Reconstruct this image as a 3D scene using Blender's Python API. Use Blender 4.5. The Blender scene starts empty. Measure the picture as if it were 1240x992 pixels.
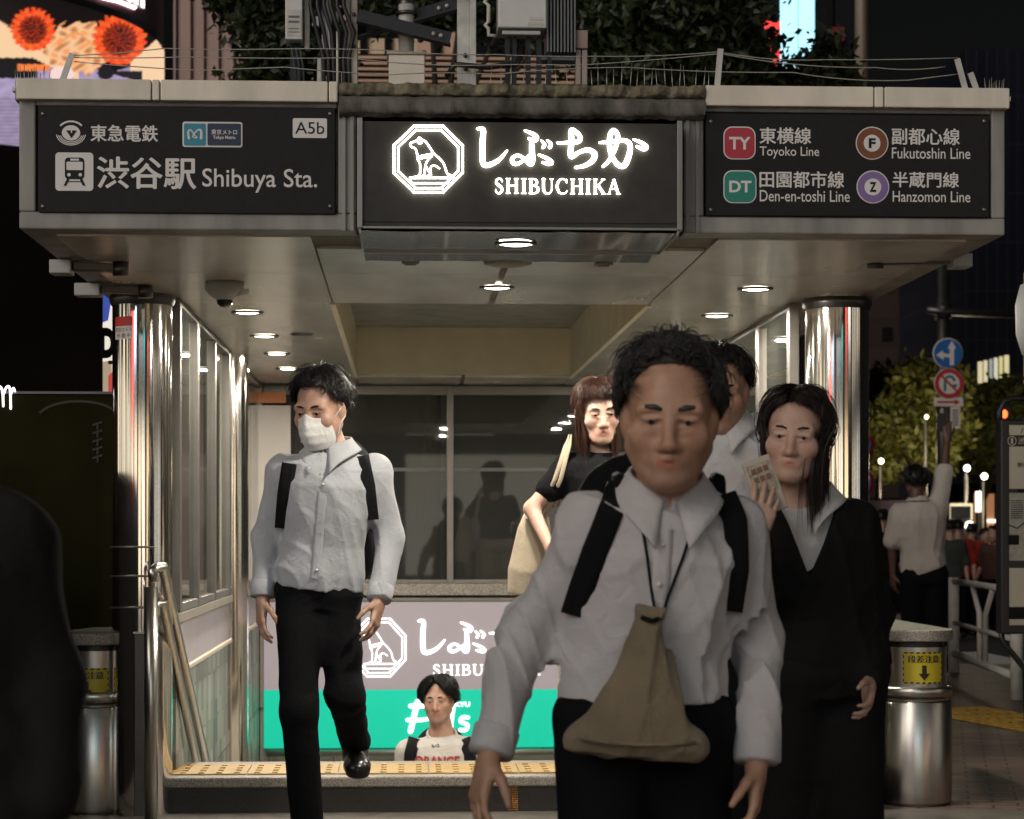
import bpy, math, random
import numpy as np
from mathutils import Vector, Matrix
R = math.radians
random.seed(7); rng = np.random.default_rng(7)
scene = bpy.context.scene
COL = scene.collection

# ------------------------------------------------------------------ camera, sky, sun, exposure
FPX, CX, HY, HC = 2640.0, 620.0, 645.0, 1.18          # focal length / principal column / horizon row of the 1240x992 photo, eye height
TH = math.atan(129.0/FPX)
cam = bpy.data.cameras.new('camera'); cam_o = bpy.data.objects.new('camera', cam); COL.objects.link(cam_o)
cam_o.location = (0, 0, HC); cam_o.rotation_euler = (R(90), 0, -TH)
cam.sensor_width = 36; cam.lens = 36*FPX/1240; cam.shift_y = (HY-496)/1240
cam.clip_start = .1; cam.clip_end = 3000
cam.dof.use_dof = True; cam.dof.focus_distance = 7.6; cam.dof.aperture_fstop = 7.0
scene.camera = cam_o

w = bpy.data.worlds.new('World'); scene.world = w; w.use_nodes = True
nt = w.node_tree; nt.nodes.clear()
sky = nt.nodes.new('ShaderNodeTexSky'); sky.sky_type = 'NISHITA'; sky.sun_disc = False
sky.sun_elevation = R(3); sky.sun_rotation = R(214)
bg = nt.nodes.new('ShaderNodeBackground'); bg.inputs[1].default_value = .0022
wo = nt.nodes.new('ShaderNodeOutputWorld')
hs_ = nt.nodes.new('ShaderNodeHueSaturation'); hs_.inputs['Saturation'].default_value = .25
nt.links.new(sky.outputs[0], hs_.inputs['Color']); nt.links.new(hs_.outputs[0], bg.inputs[0]); nt.links.new(bg.outputs[0], wo.inputs[0])

sun = bpy.data.lights.new('sun', 'SUN'); sun.energy = 1.25; sun.angle = R(40); sun.color = (1, .93, .84)
sun_o = bpy.data.objects.new('sun', sun); COL.objects.link(sun_o)
sun_o.rotation_euler = Vector((.62, .70, -.42)).to_track_quat('-Z', 'Y').to_euler()

scene.view_settings.view_transform = 'Standard'; scene.view_settings.look = 'None'
scene.view_settings.exposure = 0; scene.view_settings.gamma = 1
scene.render.engine = 'CYCLES'
scene.cycles.max_bounces = 8; scene.cycles.transparent_max_bounces = 16
scene.cycles.sample_clamp_indirect = 6; scene.cycles.caustics_reflective = False; scene.cycles.caustics_refractive = False

# ------------------------------------------------------------------ projection helpers: a photo pixel at a real depth Y -> a point of the place
def P(x, y, Y):
    u = (x-CX)/FPX; v = (HY-y)/FPX
    dx = math.sin(TH)+u*math.cos(TH); dy = math.cos(TH)-u*math.sin(TH)
    t = Y/dy
    return Vector((t*dx, Y, HC+t*v))
def PXX(x, Y): return P(x, HY, Y).x
def SC(x, Y):                                           # pixels per metre
    u = (x-CX)/FPX
    return FPX*(math.cos(TH)-u*math.sin(TH))/Y

# ------------------------------------------------------------------ materials
MATS = {}
def mat(name, col, rough=.5, metal=0, noise=0, nscale=8, bump=0, bscale=60, stretch=None, spec=None, rvar=0, dirt=None):
    if name in MATS: return MATS[name]
    m = bpy.data.materials.new(name); m.use_nodes = True
    n = m.node_tree.nodes; l = m.node_tree.links; b = n['Principled BSDF']
    b.inputs['Base Color'].default_value = (*col, 1); b.inputs['Roughness'].default_value = rough; b.inputs['Metallic'].default_value = metal
    if spec is not None: b.inputs['Specular IOR Level'].default_value = spec
    tc = n.new('ShaderNodeTexCoord'); mp = n.new('ShaderNodeMapping'); l.new(tc.outputs['Object'], mp.inputs[0])
    if stretch: mp.inputs['Scale'].default_value = stretch
    if noise or rvar:
        t = n.new('ShaderNodeTexNoise'); t.inputs['Scale'].default_value = nscale; t.inputs['Detail'].default_value = 5
        l.new(mp.outputs[0], t.inputs[0])
        if noise:
            cr = n.new('ShaderNodeValToRGB'); cr.color_ramp.elements[0].position = .3; cr.color_ramp.elements[1].position = .7
            d = dirt or tuple(c*(1-noise) for c in col)
            cr.color_ramp.elements[0].color = (*d, 1); cr.color_ramp.elements[1].color = (*[min(1, c*(1+noise*.4)) for c in col], 1)
            l.new(t.outputs['Fac'], cr.inputs[0]); l.new(cr.outputs[0], b.inputs['Base Color'])
        if rvar:
            mr = n.new('ShaderNodeMapRange'); mr.inputs['To Min'].default_value = max(.02, rough-rvar); mr.inputs['To Max'].default_value = rough+rvar
            l.new(t.outputs['Fac'], mr.inputs[0]); l.new(mr.outputs[0], b.inputs['Roughness'])
    if bump:
        t2 = n.new('ShaderNodeTexNoise'); t2.inputs['Scale'].default_value = bscale; t2.inputs['Detail'].default_value = 3
        l.new(mp.outputs[0], t2.inputs[0])
        bp = n.new('ShaderNodeBump'); bp.inputs['Strength'].default_value = bump; bp.inputs['Distance'].default_value = .01
        l.new(t2.outputs['Fac'], bp.inputs['Height']); l.new(bp.outputs[0], b.inputs['Normal'])
    MATS[name] = m; return m
def emit(name, col, strength):
    if name in MATS: return MATS[name]
    m = bpy.data.materials.new(name); m.use_nodes = True
    b = m.node_tree.nodes['Principled BSDF']; b.inputs['Base Color'].default_value = (*[min(.8, c) for c in col], 1)
    b.inputs['Emission Color'].default_value = (*col, 1); b.inputs['Emission Strength'].default_value = strength
    MATS[name] = m; return m
def emit_attr(name, strength, base=.1):                # a screen: its picture is a colour attribute
    m = bpy.data.materials.new(name); m.use_nodes = True
    n = m.node_tree.nodes; b = n['Principled BSDF']; a = n.new('ShaderNodeAttribute'); a.attribute_name = 'picture'
    m.node_tree.links.new(a.outputs['Color'], b.inputs['Emission Color']); b.inputs['Emission Strength'].default_value = strength
    b.inputs['Base Color'].default_value = (base*.3, base*.3, base*.3, 1); b.inputs['Roughness'].default_value = .4
    MATS[name] = m; return m
def glass_mat(name, tint, refl_rough=.02, dirt=.04):
    m = bpy.data.materials.new(name); m.use_nodes = True
    n = m.node_tree.nodes; l = m.node_tree.links; n.clear()
    o = n.new('ShaderNodeOutputMaterial'); tr = n.new('ShaderNodeBsdfTransparent'); tr.inputs[0].default_value = (*tint, 1)
    gl = n.new('ShaderNodeBsdfGlossy'); gl.inputs['Roughness'].default_value = refl_rough; gl.inputs[0].default_value = (.9, .92, .9, 1)
    df = n.new('ShaderNodeBsdfDiffuse'); df.inputs[0].default_value = (.35, .36, .33, 1)
    fr = n.new('ShaderNodeFresnel'); fr.inputs[0].default_value = 1.52
    mx = n.new('ShaderNodeMixShader'); l.new(fr.outputs[0], mx.inputs[0]); l.new(tr.outputs[0], mx.inputs[1]); l.new(gl.outputs[0], mx.inputs[2])
    m2 = n.new('ShaderNodeMixShader'); m2.inputs[0].default_value = dirt
    l.new(mx.outputs[0], m2.inputs[1]); l.new(df.outputs[0], m2.inputs[2]); l.new(m2.outputs[0], o.inputs[0])
    MATS[name] = m; return m

M_FASCIA = mat('fascia_paint', (.29, .28, .255), .5, 0, .42, 9, .04, 40, (1, 1, .22))
M_CAP    = mat('cap_paint', (.74, .68, .57), .5, 0, .2, 9, .03, 40, (1, 1, .25))
M_SIGN   = mat('sign_black', (.017, .017, .018), .6, 0, .15, 30, spec=.2)
M_BEAM   = mat('weathered_cement', (.13, .12, .105), .9, 0, .7, 14, .5, 60, (1, 1, .35))
M_BEAMTOP= mat('mossy_edge', (.2, .18, .12), .95, 0, .65, 30, .6, 90)
M_WHITE  = mat('sign_white', (.72, .70, .67), .5)
M_TEAL   = mat('sign_teal', (.02, .24, .35), .5)
M_NAVY   = mat('sign_navy', (.012, .022, .06), .5)
M_RED    = mat('sign_red', (.42, .025, .045), .5)
M_GREEN  = mat('sign_green', (.012, .22, .17), .5)
M_BROWN  = mat('sign_brown', (.19, .06, .015), .5)
M_PURPLE = mat('sign_purple', (.22, .14, .36), .5)
M_CHROME = mat('chrome', (.86, .82, .76), .10, 1, 0, 3, .02, 4, rvar=.04)
M_STEEL  = mat('brushed_steel', (.52, .50, .46), .30, 1, .08, 3, .012, 60, (14, 14, .6), rvar=.05)
M_DKSTEEL= mat('dark_steel', (.12, .115, .11), .38, .9, .2, 6)
M_ALU    = mat('aluminium_frame', (.22, .205, .185), .42, .9, .1, 10)
M_CEIL   = mat('ceiling_panel', (.78, .735, .65), .24, .3, .2, 4, .02, 12, (1, .35, 1), rvar=.09)
M_CEILSEAM = mat('ceiling_seam', (.16, .13, .09), .7)
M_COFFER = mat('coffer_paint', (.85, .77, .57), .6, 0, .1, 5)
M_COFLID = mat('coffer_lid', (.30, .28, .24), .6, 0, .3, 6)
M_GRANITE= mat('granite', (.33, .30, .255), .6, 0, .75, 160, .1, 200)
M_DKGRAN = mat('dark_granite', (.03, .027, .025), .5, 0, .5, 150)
M_TACT   = mat('tactile_yellow', (.42, .28, .105), .6, 0, .15, 20, .1, 80)
M_TACTOUT= mat('tactile_yellow_worn', (.42, .24, .04), .7, 0, .45, 14, .2, 60)
M_LILAC  = mat('lilac_panel', (.36, .32, .34), .4, 0, .08, 4)
M_DARK   = mat('dark_paint', (.014, .013, .013), .8, 0, .3, 10, spec=.1)
M_BLACKP = mat('black_plastic', (.012, .012, .012), .4)
M_GREYP  = mat('grey_plastic', (.42, .42, .41), .45, 0, .06, 12)
M_GALV   = mat('galvanised_steel', (.56, .56, .52), .5, .2, .35, 12, .05, 40)
M_DIRTYW = mat('dirty_white', (.55, .53, .48), .6, 0, .3, 9)
M_WIRE   = mat('wire_steel', (.5, .48, .42), .4, .7)
M_GLASS  = glass_mat('clear_glass', (.80, .86, .82))
M_GLASSB = glass_mat('tinted_glass', (.42, .42, .38), .02, .07)
M_LAMP   = emit('lamp_lens', (1, .93, .78), 14)
M_NEON   = emit('lit_letter', (1, .95, .82), 10)
M_NEONR  = emit('lit_letter_rear', (1, .99, .97), 2.2)
M_MAUVE  = emit('backlit_mauve', (.22, .19, .20), .95)
M_TQ     = emit('backlit_green', (.0, .38, .25), .95)

# ------------------------------------------------------------------ objects
def root_of(o):
    while o.parent: o = o.parent
    return o
def thing(name, label, cat, loc, group=None):
    o = bpy.data.objects.new(name, None); COL.objects.link(o); o.location = loc; o.empty_display_size = .1
    o['label'] = label; o['category'] = cat
    if group: o['group'] = group
    return o
def tag(o, label, cat, group=None):
    o['label'] = label; o['category'] = cat
    if group: o['group'] = group
    return o
def copy_tree(o, parent=None):
    c = o.copy(); COL.objects.link(c); c.parent = parent
    for ch in list(o.children): copy_tree(ch, c)
    return c
def link_mesh(name, me, parent=None, loc=None):
    """me holds world coordinates; the object is put at its base, or under its thing"""
    o = bpy.data.objects.new(name, me); COL.objects.link(o)
    if parent is not None:
        me.transform(Matrix.Translation(-root_of(parent).location)); o.parent = parent
    else:
        if loc is None:
            co = np.empty(len(me.vertices)*3); me.vertices.foreach_get('co', co); co = co.reshape(-1, 3)
            loc = Vector(((co[:, 0].min()+co[:, 0].max())/2, (co[:, 1].min()+co[:, 1].max())/2, co[:, 2].min()))
        me.transform(Matrix.Translation(-Vector(loc))); o.location = loc
    return o

class MB:
    def __init__(s): s.v = []; s.f = []; s.m = []; s.sm = []
    def add(s, vs, fs, m=0, sm=False):
        b = len(s.v); s.v += [tuple(map(float, v)) for v in vs]
        for f in fs: s.f.append(tuple(b+i for i in f)); s.m.append(m); s.sm.append(sm)
        return s
    def box(s, x0, x1, y0, y1, z0, z1, m=0):
        if x1 < x0: x0, x1 = x1, x0
        if y1 < y0: y0, y1 = y1, y0
        if z1 < z0: z0, z1 = z1, z0
        return s.add([(x0,y0,z0),(x1,y0,z0),(x1,y1,z0),(x0,y1,z0),(x0,y0,z1),(x1,y0,z1),(x1,y1,z1),(x0,y1,z1)],
              [(0,3,2,1),(4,5,6,7),(0,1,5,4),(1,2,6,5),(2,3,7,6),(3,0,4,7)], m)
    def bar(s, p0, p1, wx, wz, up=(0,0,1), m=0):           # rectangular bar between two points
        p0 = Vector(p0); p1 = Vector(p1); d = (p1-p0).normalized(); u = Vector(up)
        if abs(d.dot(u)) > .95: u = Vector((0, 1, 0))
        a = d.cross(u).normalized()*wx/2; b = a.cross(d).normalized()*wz/2
        vs = [p+i*a+j*b for p in (p0, p1) for i, j in ((-1,-1),(1,-1),(1,1),(-1,1))]
        return s.add(vs, [(0,1,2,3),(7,6,5,4),(0,4,5,1),(1,5,6,2),(2,6,7,3),(3,7,4,0)], m)
    def tube(s, pts, r, n=8, m=0, caps=True, flat=1.0):
        pts = [Vector(p) for p in pts]; k = len(pts); rr = r if isinstance(r, (list, tuple)) else [r]*k
        up = Vector((0, 1, 0)) if flat != 1 else Vector((0, 0, 1)); rings = []; prev = None
        for i in range(k):
            d = (pts[min(i+1, k-1)]-pts[max(i-1, 0)])
            d = d.normalized() if d.length > 1e-9 else Vector((0, 0, 1))
            if prev is None or flat != 1:
                u = up if abs(d.dot(up)) < .95 else Vector((1, 0, 0)); a = d.cross(u).normalized()
            else:
                a = (prev-d*prev.dot(d)); a = a.normalized() if a.length > 1e-6 else d.orthogonal().normalized()
            prev = a; b = a.cross(d)
            rings.append([pts[i]+(a*math.cos(2*math.pi*j/n)+b*math.sin(2*math.pi*j/n)*flat)*rr[i] for j in range(n)])
        vs = [v for rg in rings for v in rg]
        fs = [(i*n+j, i*n+(j+1)%n, (i+1)*n+(j+1)%n, (i+1)*n+j) for i in range(k-1) for j in range(n)]
        if caps: fs += [tuple(range(n-1, -1, -1)), tuple((k-1)*n+j for j in range(n))]
        return s.add(vs, fs, m, True)
    def cyl(s, p0, p1, r, r1=None, n=24, m=0):
        return s.tube([p0, p1], [r, r if r1 is None else r1], n, m)
    def prism(s, pts, y0, y1, m=0):                        # polygon in x,z (counter-clockwise seen from -y) extruded in y
        n = len(pts); vs = [(x, y0, z) for x, z in pts]+[(x, y1, z) for x, z in pts]
        return s.add(vs, [tuple(range(n)), tuple(range(2*n-1, n-1, -1))]+[(i, i+n, (i+1)%n+n, (i+1)%n) for i in range(n)], m)
    def hprism(s, pts, z0, z1, m=0):                       # polygon in x,y (counter-clockwise from above) extruded in z
        n = len(pts); vs = [(x, y, z0) for x, y in pts]+[(x, y, z1) for x, y in pts]
        return s.add(vs, [tuple(range(n-1, -1, -1)), tuple(range(n, 2*n))]+[(i, (i+1)%n, (i+1)%n+n, i+n) for i in range(n)], m)
    def lathe(s, c, prof, n=32, a0=0, a1=2*math.pi, m=0):
        full = abs(a1-a0) > 6.28; k = n if full else n+1
        vs = [(c[0]+r*math.cos(a0+(a1-a0)*j/n), c[1]+r*math.sin(a0+(a1-a0)*j/n), c[2]+z) for r, z in prof for j in range(k)]
        fs = [(i*k+j, i*k+(j+1)%k, (i+1)*k+(j+1)%k, (i+1)*k+j) for i in range(len(prof)-1) for j in range(k if full else n)]
        return s.add(vs, fs, m, True)
    def grid(s, fn, nu, nv, m=0, sm=True):
        vs = [fn(i/nu, j/nv) for i in range(nu+1) for j in range(nv+1)]
        return s.add(vs, [(i*(nv+1)+j, (i+1)*(nv+1)+j, (i+1)*(nv+1)+j+1, i*(nv+1)+j+1) for i in range(nu) for j in range(nv)], m, sm)
    def mesh(s, name, mats):
        me = bpy.data.meshes.new(name); me.from_pydata(s.v, [], s.f)
        for m in (mats if isinstance(mats, (list, tuple)) else [mats]): me.materials.append(m)
        me.polygons.foreach_set('material_index', s.m); me.polygons.foreach_set('use_smooth', s.sm)
        me.update(); return me
    def build(s, name, mats, parent=None, bevel=0, loc=None, seg=2):
        o = link_mesh(name, s.mesh(name, mats), parent, loc)
        if bevel:
            b = o.modifiers.new('bevel', 'BEVEL'); b.width = bevel; b.segments = seg; b.limit_method = 'ANGLE'; b.angle_limit = R(40)
        return o
def structure(o): o['kind'] = 'structure'; return o

# ------------------------------------------------------------------ lettering
def text_mesh(s, bold=0.0, space=1.0, extrude=.002, shear=0):
    cu = bpy.data.curves.new('lettering', 'FONT'); cu.body = s; cu.size = 1; cu.offset = bold; cu.extrude = 0
    cu.space_character = space; cu.shear = shear; cu.resolution_u = 4
    o = bpy.data.objects.new('lettering', cu); COL.objects.link(o); bpy.context.view_layer.update()
    me = bpy.data.meshes.new_from_object(o.evaluated_get(bpy.context.evaluated_depsgraph_get()))
    bpy.data.objects.remove(o); bpy.data.curves.remove(cu)
    return me
def text_xy(s, bold=0, space=1, shear=0):
    me = text_mesh(s, bold, space, 0, shear)
    vs = np.array([v.co[:2] for v in me.vertices]); fs = [tuple(p.vertices) for p in me.polygons]
    bpy.data.meshes.remove(me)
    lo = vs.min(0); hi = vs.max(0)
    return (vs-lo)/(hi-lo), fs, (hi-lo)
def add_text(mb, s, box, Y, bold=0, space=1, m=0, shear=0):
    """letters fitted to the photo rectangle box=(x0,y0,x1,y1) on the plane at depth Y, facing the viewer"""
    cjk = bold > 0 and any(ord(ch) > 0x2000 for ch in s)
    vs, fs, _ = text_xy(s, 0 if cjk else bold, space, shear)
    a = P(box[0], box[3], Y); b = P(box[2], box[1], Y); d = bold*(b.z-a.z)*1.0
    for k, (i, j) in enumerate(((0, 0), (1, 0), (-1, 0), (0, .7), (0, -.7)) if cjk else ((0, 0),)):   # heavier weight: the glyphs laid again, each a hair in front
        mb.add([(a.x+(b.x-a.x)*u+i*d, Y-.00012*k, a.z+(b.z-a.z)*v+j*d) for u, v in vs], fs, m)
def stroke(mb, pts, wd, tr, Y, m=0, flat=.35, n=10):
    """a brush stroke: points (x,y) mapped by tr to the plane at depth Y, width wd (metres, number or list)"""
    pts = [tr(*p) for p in pts]
    k = len(pts); ws = wd if isinstance(wd, (list, tuple)) else [wd]*k
    if len(ws) != k: ws = list(np.interp(np.linspace(0, 1, k), np.linspace(0, 1, len(ws)), ws))
    # Catmull-Rom smoothing
    out = []; wo_ = []
    for i in range(k-1):
        p0, p1, p2, p3 = pts[max(i-1, 0)], pts[i], pts[i+1], pts[min(i+2, k-1)]
        for j in range(6):
            t = j/6
            out.append(tuple(.5*((2*b)+(-a+c)*t+(2*a-5*b+4*c-d)*t*t+(-a+3*b-3*c+d)*t**3) for a, b, c, d in zip(p0, p1, p2, p3)))
            wo_.append(ws[i]+(ws[i+1]-ws[i])*t)
    out.append(pts[-1]); wo_.append(ws[-1])
    # rounded ends
    e0 = Vector(out[0]); d0 = (Vector(out[0])-Vector(out[1])).normalized()*wo_[0]*.42
    e1 = Vector(out[-1]); d1 = (Vector(out[-1])-Vector(out[-2])).normalized()*wo_[-1]*.42
    out = [tuple(e0+d0)]+out+[tuple(e1+d1)]; wo_ = [wo_[0]*.45]+wo_+[wo_[-1]*.45]
    mb.tube([(x, Y, z) for x, z in [(o[0], o[1]) for o in out]], [q/2 for q in wo_], n, m, True, flat)
def polyline(mb, pts, wd, tr, Y, m=0, closed=False):
    pts = [tr(*p) for p in pts]
    if closed: pts = pts+[pts[0]]
    for a, b in zip(pts[:-1], pts[1:]):
        d = Vector((b[0]-a[0], 0, b[1]-a[1])).normalized()*wd*.45
        mb.tube([(a[0]-d.x, Y, a[1]-d.z), (b[0]+d.x, Y, b[1]+d.z)], wd/2, 8, m, True, .35)
# ================================================================== GROUND
YF = 7.29; YS = 9.17; YB = 14.75; ZC = 2.18; ZT = 2.69            # fascia, step, back wall depths; ceiling and roof heights
XL, XR = -.98, 1.69                                                # glass walls
def ground_mat():
    m = bpy.data.materials.new('paving'); m.use_nodes = True; n = m.node_tree.nodes; l = m.node_tree.links; b = n['Principled BSDF']
    tc = n.new('ShaderNodeTexCoord'); mp = n.new('ShaderNodeMapping'); l.new(tc.outputs['Object'], mp.inputs[0]); mp.inputs['Rotation'].default_value = (0, 0, R(14))
    br = n.new('ShaderNodeTexBrick'); br.inputs['Scale'].default_value = 1; br.inputs['Brick Width'].default_value = .21; br.inputs['Row Height'].default_value = .105
    br.inputs['Mortar Size'].default_value = .006; br.inputs['Color1'].default_value = (.21, .135, .105, 1); br.inputs['Color2'].default_value = (.115, .072, .06, 1); br.inputs['Mortar'].default_value = (.03, .027, .025, 1)
    l.new(mp.outputs[0], br.inputs[0])
    ns = n.new('ShaderNodeTexNoise'); ns.inputs['Scale'].default_value = 1.7; ns.inputs['Detail'].default_value = 6; l.new(tc.outputs['Object'], ns.inputs[0])
    mx = n.new('ShaderNodeMixRGB'); mx.blend_type = 'MULTIPLY'; mx.inputs[0].default_value = .7
    cr = n.new('ShaderNodeValToRGB'); cr.color_ramp.elements[0].position = .35; cr.color_ramp.elements[1].position = .65; cr.color_ramp.elements[0].color = (.45, .42, .4, 1)
    l.new(ns.outputs['Fac'], cr.inputs[0]); l.new(br.outputs[0], mx.inputs[1]); l.new(cr.outputs[0], mx.inputs[2]); l.new(mx.outputs[0], b.inputs['Base Color'])
    bp = n.new('ShaderNodeBump'); bp.inputs['Strength'].default_value = .6; bp.inputs['Distance'].default_value = .006; bp.invert = True
    l.new(br.outputs['Fac'], bp.inputs['Height']); l.new(bp.outputs[0], b.inputs['Normal']); b.inputs['Roughness'].default_value = .55
    return m
M_PAVE = ground_mat()
M_ASPH = mat('asphalt', (.035, .033, .033), .75, 0, .4, 30, .3, 120)
M_PAINT = mat('road_paint', (.6, .58, .54), .6, 0, .3, 20)
# sidewalk with the stair opening left out
mb = MB()
xs = [-60, XL, XR, 60]; ys = [-8, 9.77, YB, 19.2]
for i in range(3):
    for j in range(3):
        if i == 1 and j == 1: continue
        mb.add([(xs[i], ys[j], 0), (xs[i+1], ys[j], 0), (xs[i+1], ys[j+1], 0), (xs[i], ys[j+1], 0)], [(0, 1, 2, 3)])
structure(mb.build('sidewalk', M_PAVE, loc=(0, 0, 0)))
structure(MB().add([(-400, -8.12, -.12), (400, -8.12, -.12), (400, -400, -.12), (-400, -400, -.12)], [(0, 3, 2, 1)]).build('near_road', M_ASPH, loc=(0, -8.12, -.12)))
structure(MB().box(-60, 60, -8.12, -8.0, -.12, .003).build('near_kerb', M_GRANITE, bevel=.01))
def GZ(y): return float(np.interp(y, [24, 34], [-.12, -.42]))            # the road falls away beyond the near lane
mb = MB(); yr = [19.32, 24, 34, 1500]; mb.add([(x, y, GZ(y)) for y in yr for x in (-400, 400)], [(2*i, 2*i+1, 2*i+3, 2*i+2) for i in range(3)])
structure(mb.build('road', M_ASPH, loc=(0, 19.32, -.12)))
structure(MB().box(-60, 60, 19.2, 19.32, -.12, .003).build('kerb', M_GRANITE, bevel=.01))
mb = MB()
for k in range(14): mb.box(2+k*.95, 2.45+k*.95, 20.6, 23.4, -.12, -.116)
structure(mb.build('road_marking', M_PAINT))
mb = MB(); mb.box(XL-.9, XR+.9, 7.0, 9.17, .001, .006)
structure(mb.build('porch_paving', mat('porch_slab', (.11, .10, .088), .45, 0, .35, 9, .1, 80), loc=(.35, 8, 0)))
# yellow guiding paving on the right
mb = MB()
a = P(1150, 862, 14.0); p0 = Vector((3.45, 14.4, .006)); p1 = Vector((4.45, 9.6, .006)); d = (p1-p0).normalized(); q = Vector((-d.y, d.x, 0))
L = (p1-p0).length; nt_ = int(L/.3)
for i in range(nt_):
    for j in range(2):
        c = p0+d*(i*.3+.15)+q*(j*.3)
        mb.bar(c-d*.146, c+d*.146, .292, .006)
        for k in range(4): mb.bar(c-d*.12+q*(k-1.5)*.07+Vector((0, 0, .005)), c+d*.12+q*(k-1.5)*.07+Vector((0, 0, .005)), .03, .006)
structure(mb.build('tactile_path', M_TACTOUT))

# ================================================================== ENTRANCE CANOPY
ent = thing('entrance_canopy', 'boxy grey station entrance canopy with cream coping on mirror-polished steel columns', 'canopy', (.355, 9.2, 0))
XA, XB = P(23, 200, YF).x, P(1217, 200, YF).x                       # outer ends
zb = P(300, 279, YF).z
# left and right fascia boxes, side fasciae and roof
mb = MB()
xl1, xr0 = P(432, 200, YF).x, P(828, 200, YF).x
for (x0, x1, pl0, pl1) in ((XA, xl1, P(43, 0, YF).x, P(409, 0, YF).x), (xr0, XB, P(852, 0, YF).x, P(1200, 0, YF).x)):
    zt, zp0, zp1 = ZT-.07, P(300, 129, YF).z-.003, P(300, 258, YF).z
    mb.box(x0, x1, YF, YF+.12, zb, zp1); mb.box(x0, pl0, YF, YF+.12, zp1, zt); mb.box(pl1, x1, YF, YF+.12, zp1, zt)
    mb.box(pl0, pl1, YF, YF+.12, zp0, zt); mb.box(pl0, pl1, YF+.05, YF+.12, zp1, zp0)
mb.box(XA, XA+.1, YF+.12, YB+.2, zb, ZT-.07); mb.box(XB-.1, XB, YF+.12, YB+.2, zb, ZT-.07); mb.box(XA+.1, XB-.1, YB+.1, YB+.2, zb, ZT-.07)
mb.build('fascia', M_FASCIA, ent, .006)
mb = MB(); mb.box(XA-.02, XB+.02, YF+.04, YB+.22, ZT-.07, ZT-.03); mb.build('roof_slab', M_FASCIA, ent)
# inner ribs each side of the lit sign
for x in (414, 424, 830, 842): a = P(x, 0, YF).x; MB().box(a, a+.012, YF-.012, YF, zb, P(0, 138, YF).z).build('rib', M_FASCIA, ent)
for (xa, xb, cuts) in ((21, 410, (185, 195, 398)), (852, 1220, (1056, 1068))):
    z0, z1 = P(300, 125, YF).z, P(300, 100, YF).z
    if xa > 500: pass
    e = [P(xa, 0, YF).x]+[P(c, 0, YF).x for c in cuts]+[P(xb, 0, YF).x]
    mb = MB()
    for i in range(len(e)-1): mb.box(e[i]+.002, e[i+1]-.002, YF-.035, YF+.3, z0, z1)
    mb.build('coping', M_CAP, ent, .004)
# central weathered beam
mb = MB(); a, b = P(411, 0, YF).x, P(852, 0, YF).x
def beam(u, v):
    x = a+(b-a)*u; k = v*4
    pr = [(YF-.02, P(0, 139, YF).z), (YF-.045, P(0, 134, YF).z), (YF-.05, P(0, 120, YF).z), (YF-.03, P(0, 114, YF).z), (YF+.2, P(0, 113, YF).z)]
    i = int(min(3, k)); t = k-i; y = pr[i][0]+(pr[i+1][0]-pr[i][0])*t; z = pr[i][1]+(pr[i+1][1]-pr[i][1])*t
    n_ = math.sin(x*61)*math.sin(x*23+v*5)*.004+math.sin(x*140+v*9)*.0018
    return (x, y+n_, z+n_*.8)
mb.grid(beam, 240, 12); mb.add([beam(0, i/12) for i in range(13)]+[(a, YF+.2, P(0, 139, YF).z)], [tuple(range(13, -1, -1))]); mb.add([beam(1, i/12) for i in range(13)]+[(b, YF+.2, P(0, 139, YF).z)], [tuple(range(14))])
mb.build('centre_beam', M_BEAM, ent)
mb = MB()
def edge(u, v):
    x = a+(b-a)*u; ang = v*math.pi
    n_ = math.sin(x*47)*.004+math.sin(x*97+1)*.004+math.sin(x*211)*.002
    return (x, YF-.03-math.sin(ang)*(.02+n_), P(0, 113.5, YF).z+(1-math.cos(ang))*.5*.042+n_*.4)
mb.grid(edge, 300, 8); mb.box(a, b, YF-.03, YF+.3, P(0, 113, YF).z, P(0, 104, YF).z-.004)
mb.build('mossy_edge', M_BEAMTOP, ent)
# ceiling panels around the coffer
cx0, cx1, cy0, cy1 = P(403, 368, 9.53).x, P(785, 368, 9.53).x, 9.53, 14.04
xs = [XA+.1, cx0, .372, cx1, XB-.1]; ys = [YF+.12, 8.43, cy0, 10.65, 11.75, 12.85, cy1, YB+.1]
mb = MB(); ms = MB()
for i in range(4):
    for j in range(7):
        if i in (1, 2) and 2 <= j <= 5: continue
        y0 = ys[j]
        if i in (1, 2) and j == 0: y0 = 7.71
        dx = .011 if i == 1 else .003
        mb.box(xs[i]+.003+(.011 if i == 2 else 0), xs[i+1]-dx, y0+.002, ys[j+1]-.002, ZC, ZC+.02)
mb.build('ceiling_panel', M_CEIL, ent, .0015, seg=1)
ms.box(XA+.1, cx0-.02, YF+.12, YB+.1, ZC+.012, ZC+.016); ms.box(cx1+.02, XB-.1, YF+.12, YB+.1, ZC+.012, ZC+.016); ms.box(cx0-.02, cx1+.02, YF+.12, cy0-.02, ZC+.012, ZC+.016); ms.box(cx0-.02, cx1+.02, cy1+.02, YB+.1, ZC+.012, ZC+.016)
ms.build('ceiling_seam', M_CEILSEAM, ent)
mb = MB(); zl = 2.50
mb.box(cx0-.02, cx0, cy0, cy1, ZC+.018, zl); mb.box(cx1, cx1+.02, cy0, cy1, ZC+.018, zl); mb.box(cx0-.02, cx1+.02, cy1, cy1+.02, ZC+.018, zl); mb.box(cx0-.02, cx1+.02, cy0-.02, cy0, ZC+.018, zl)
mb.box(cx0-.012, cx0+.012, cy0, cy1, ZC-.006, ZC+.017); mb.box(cx1-.012, cx1+.012, cy0, cy1, ZC-.006, ZC+.017)
mb.build('coffer', M_COFFER, ent)
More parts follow.
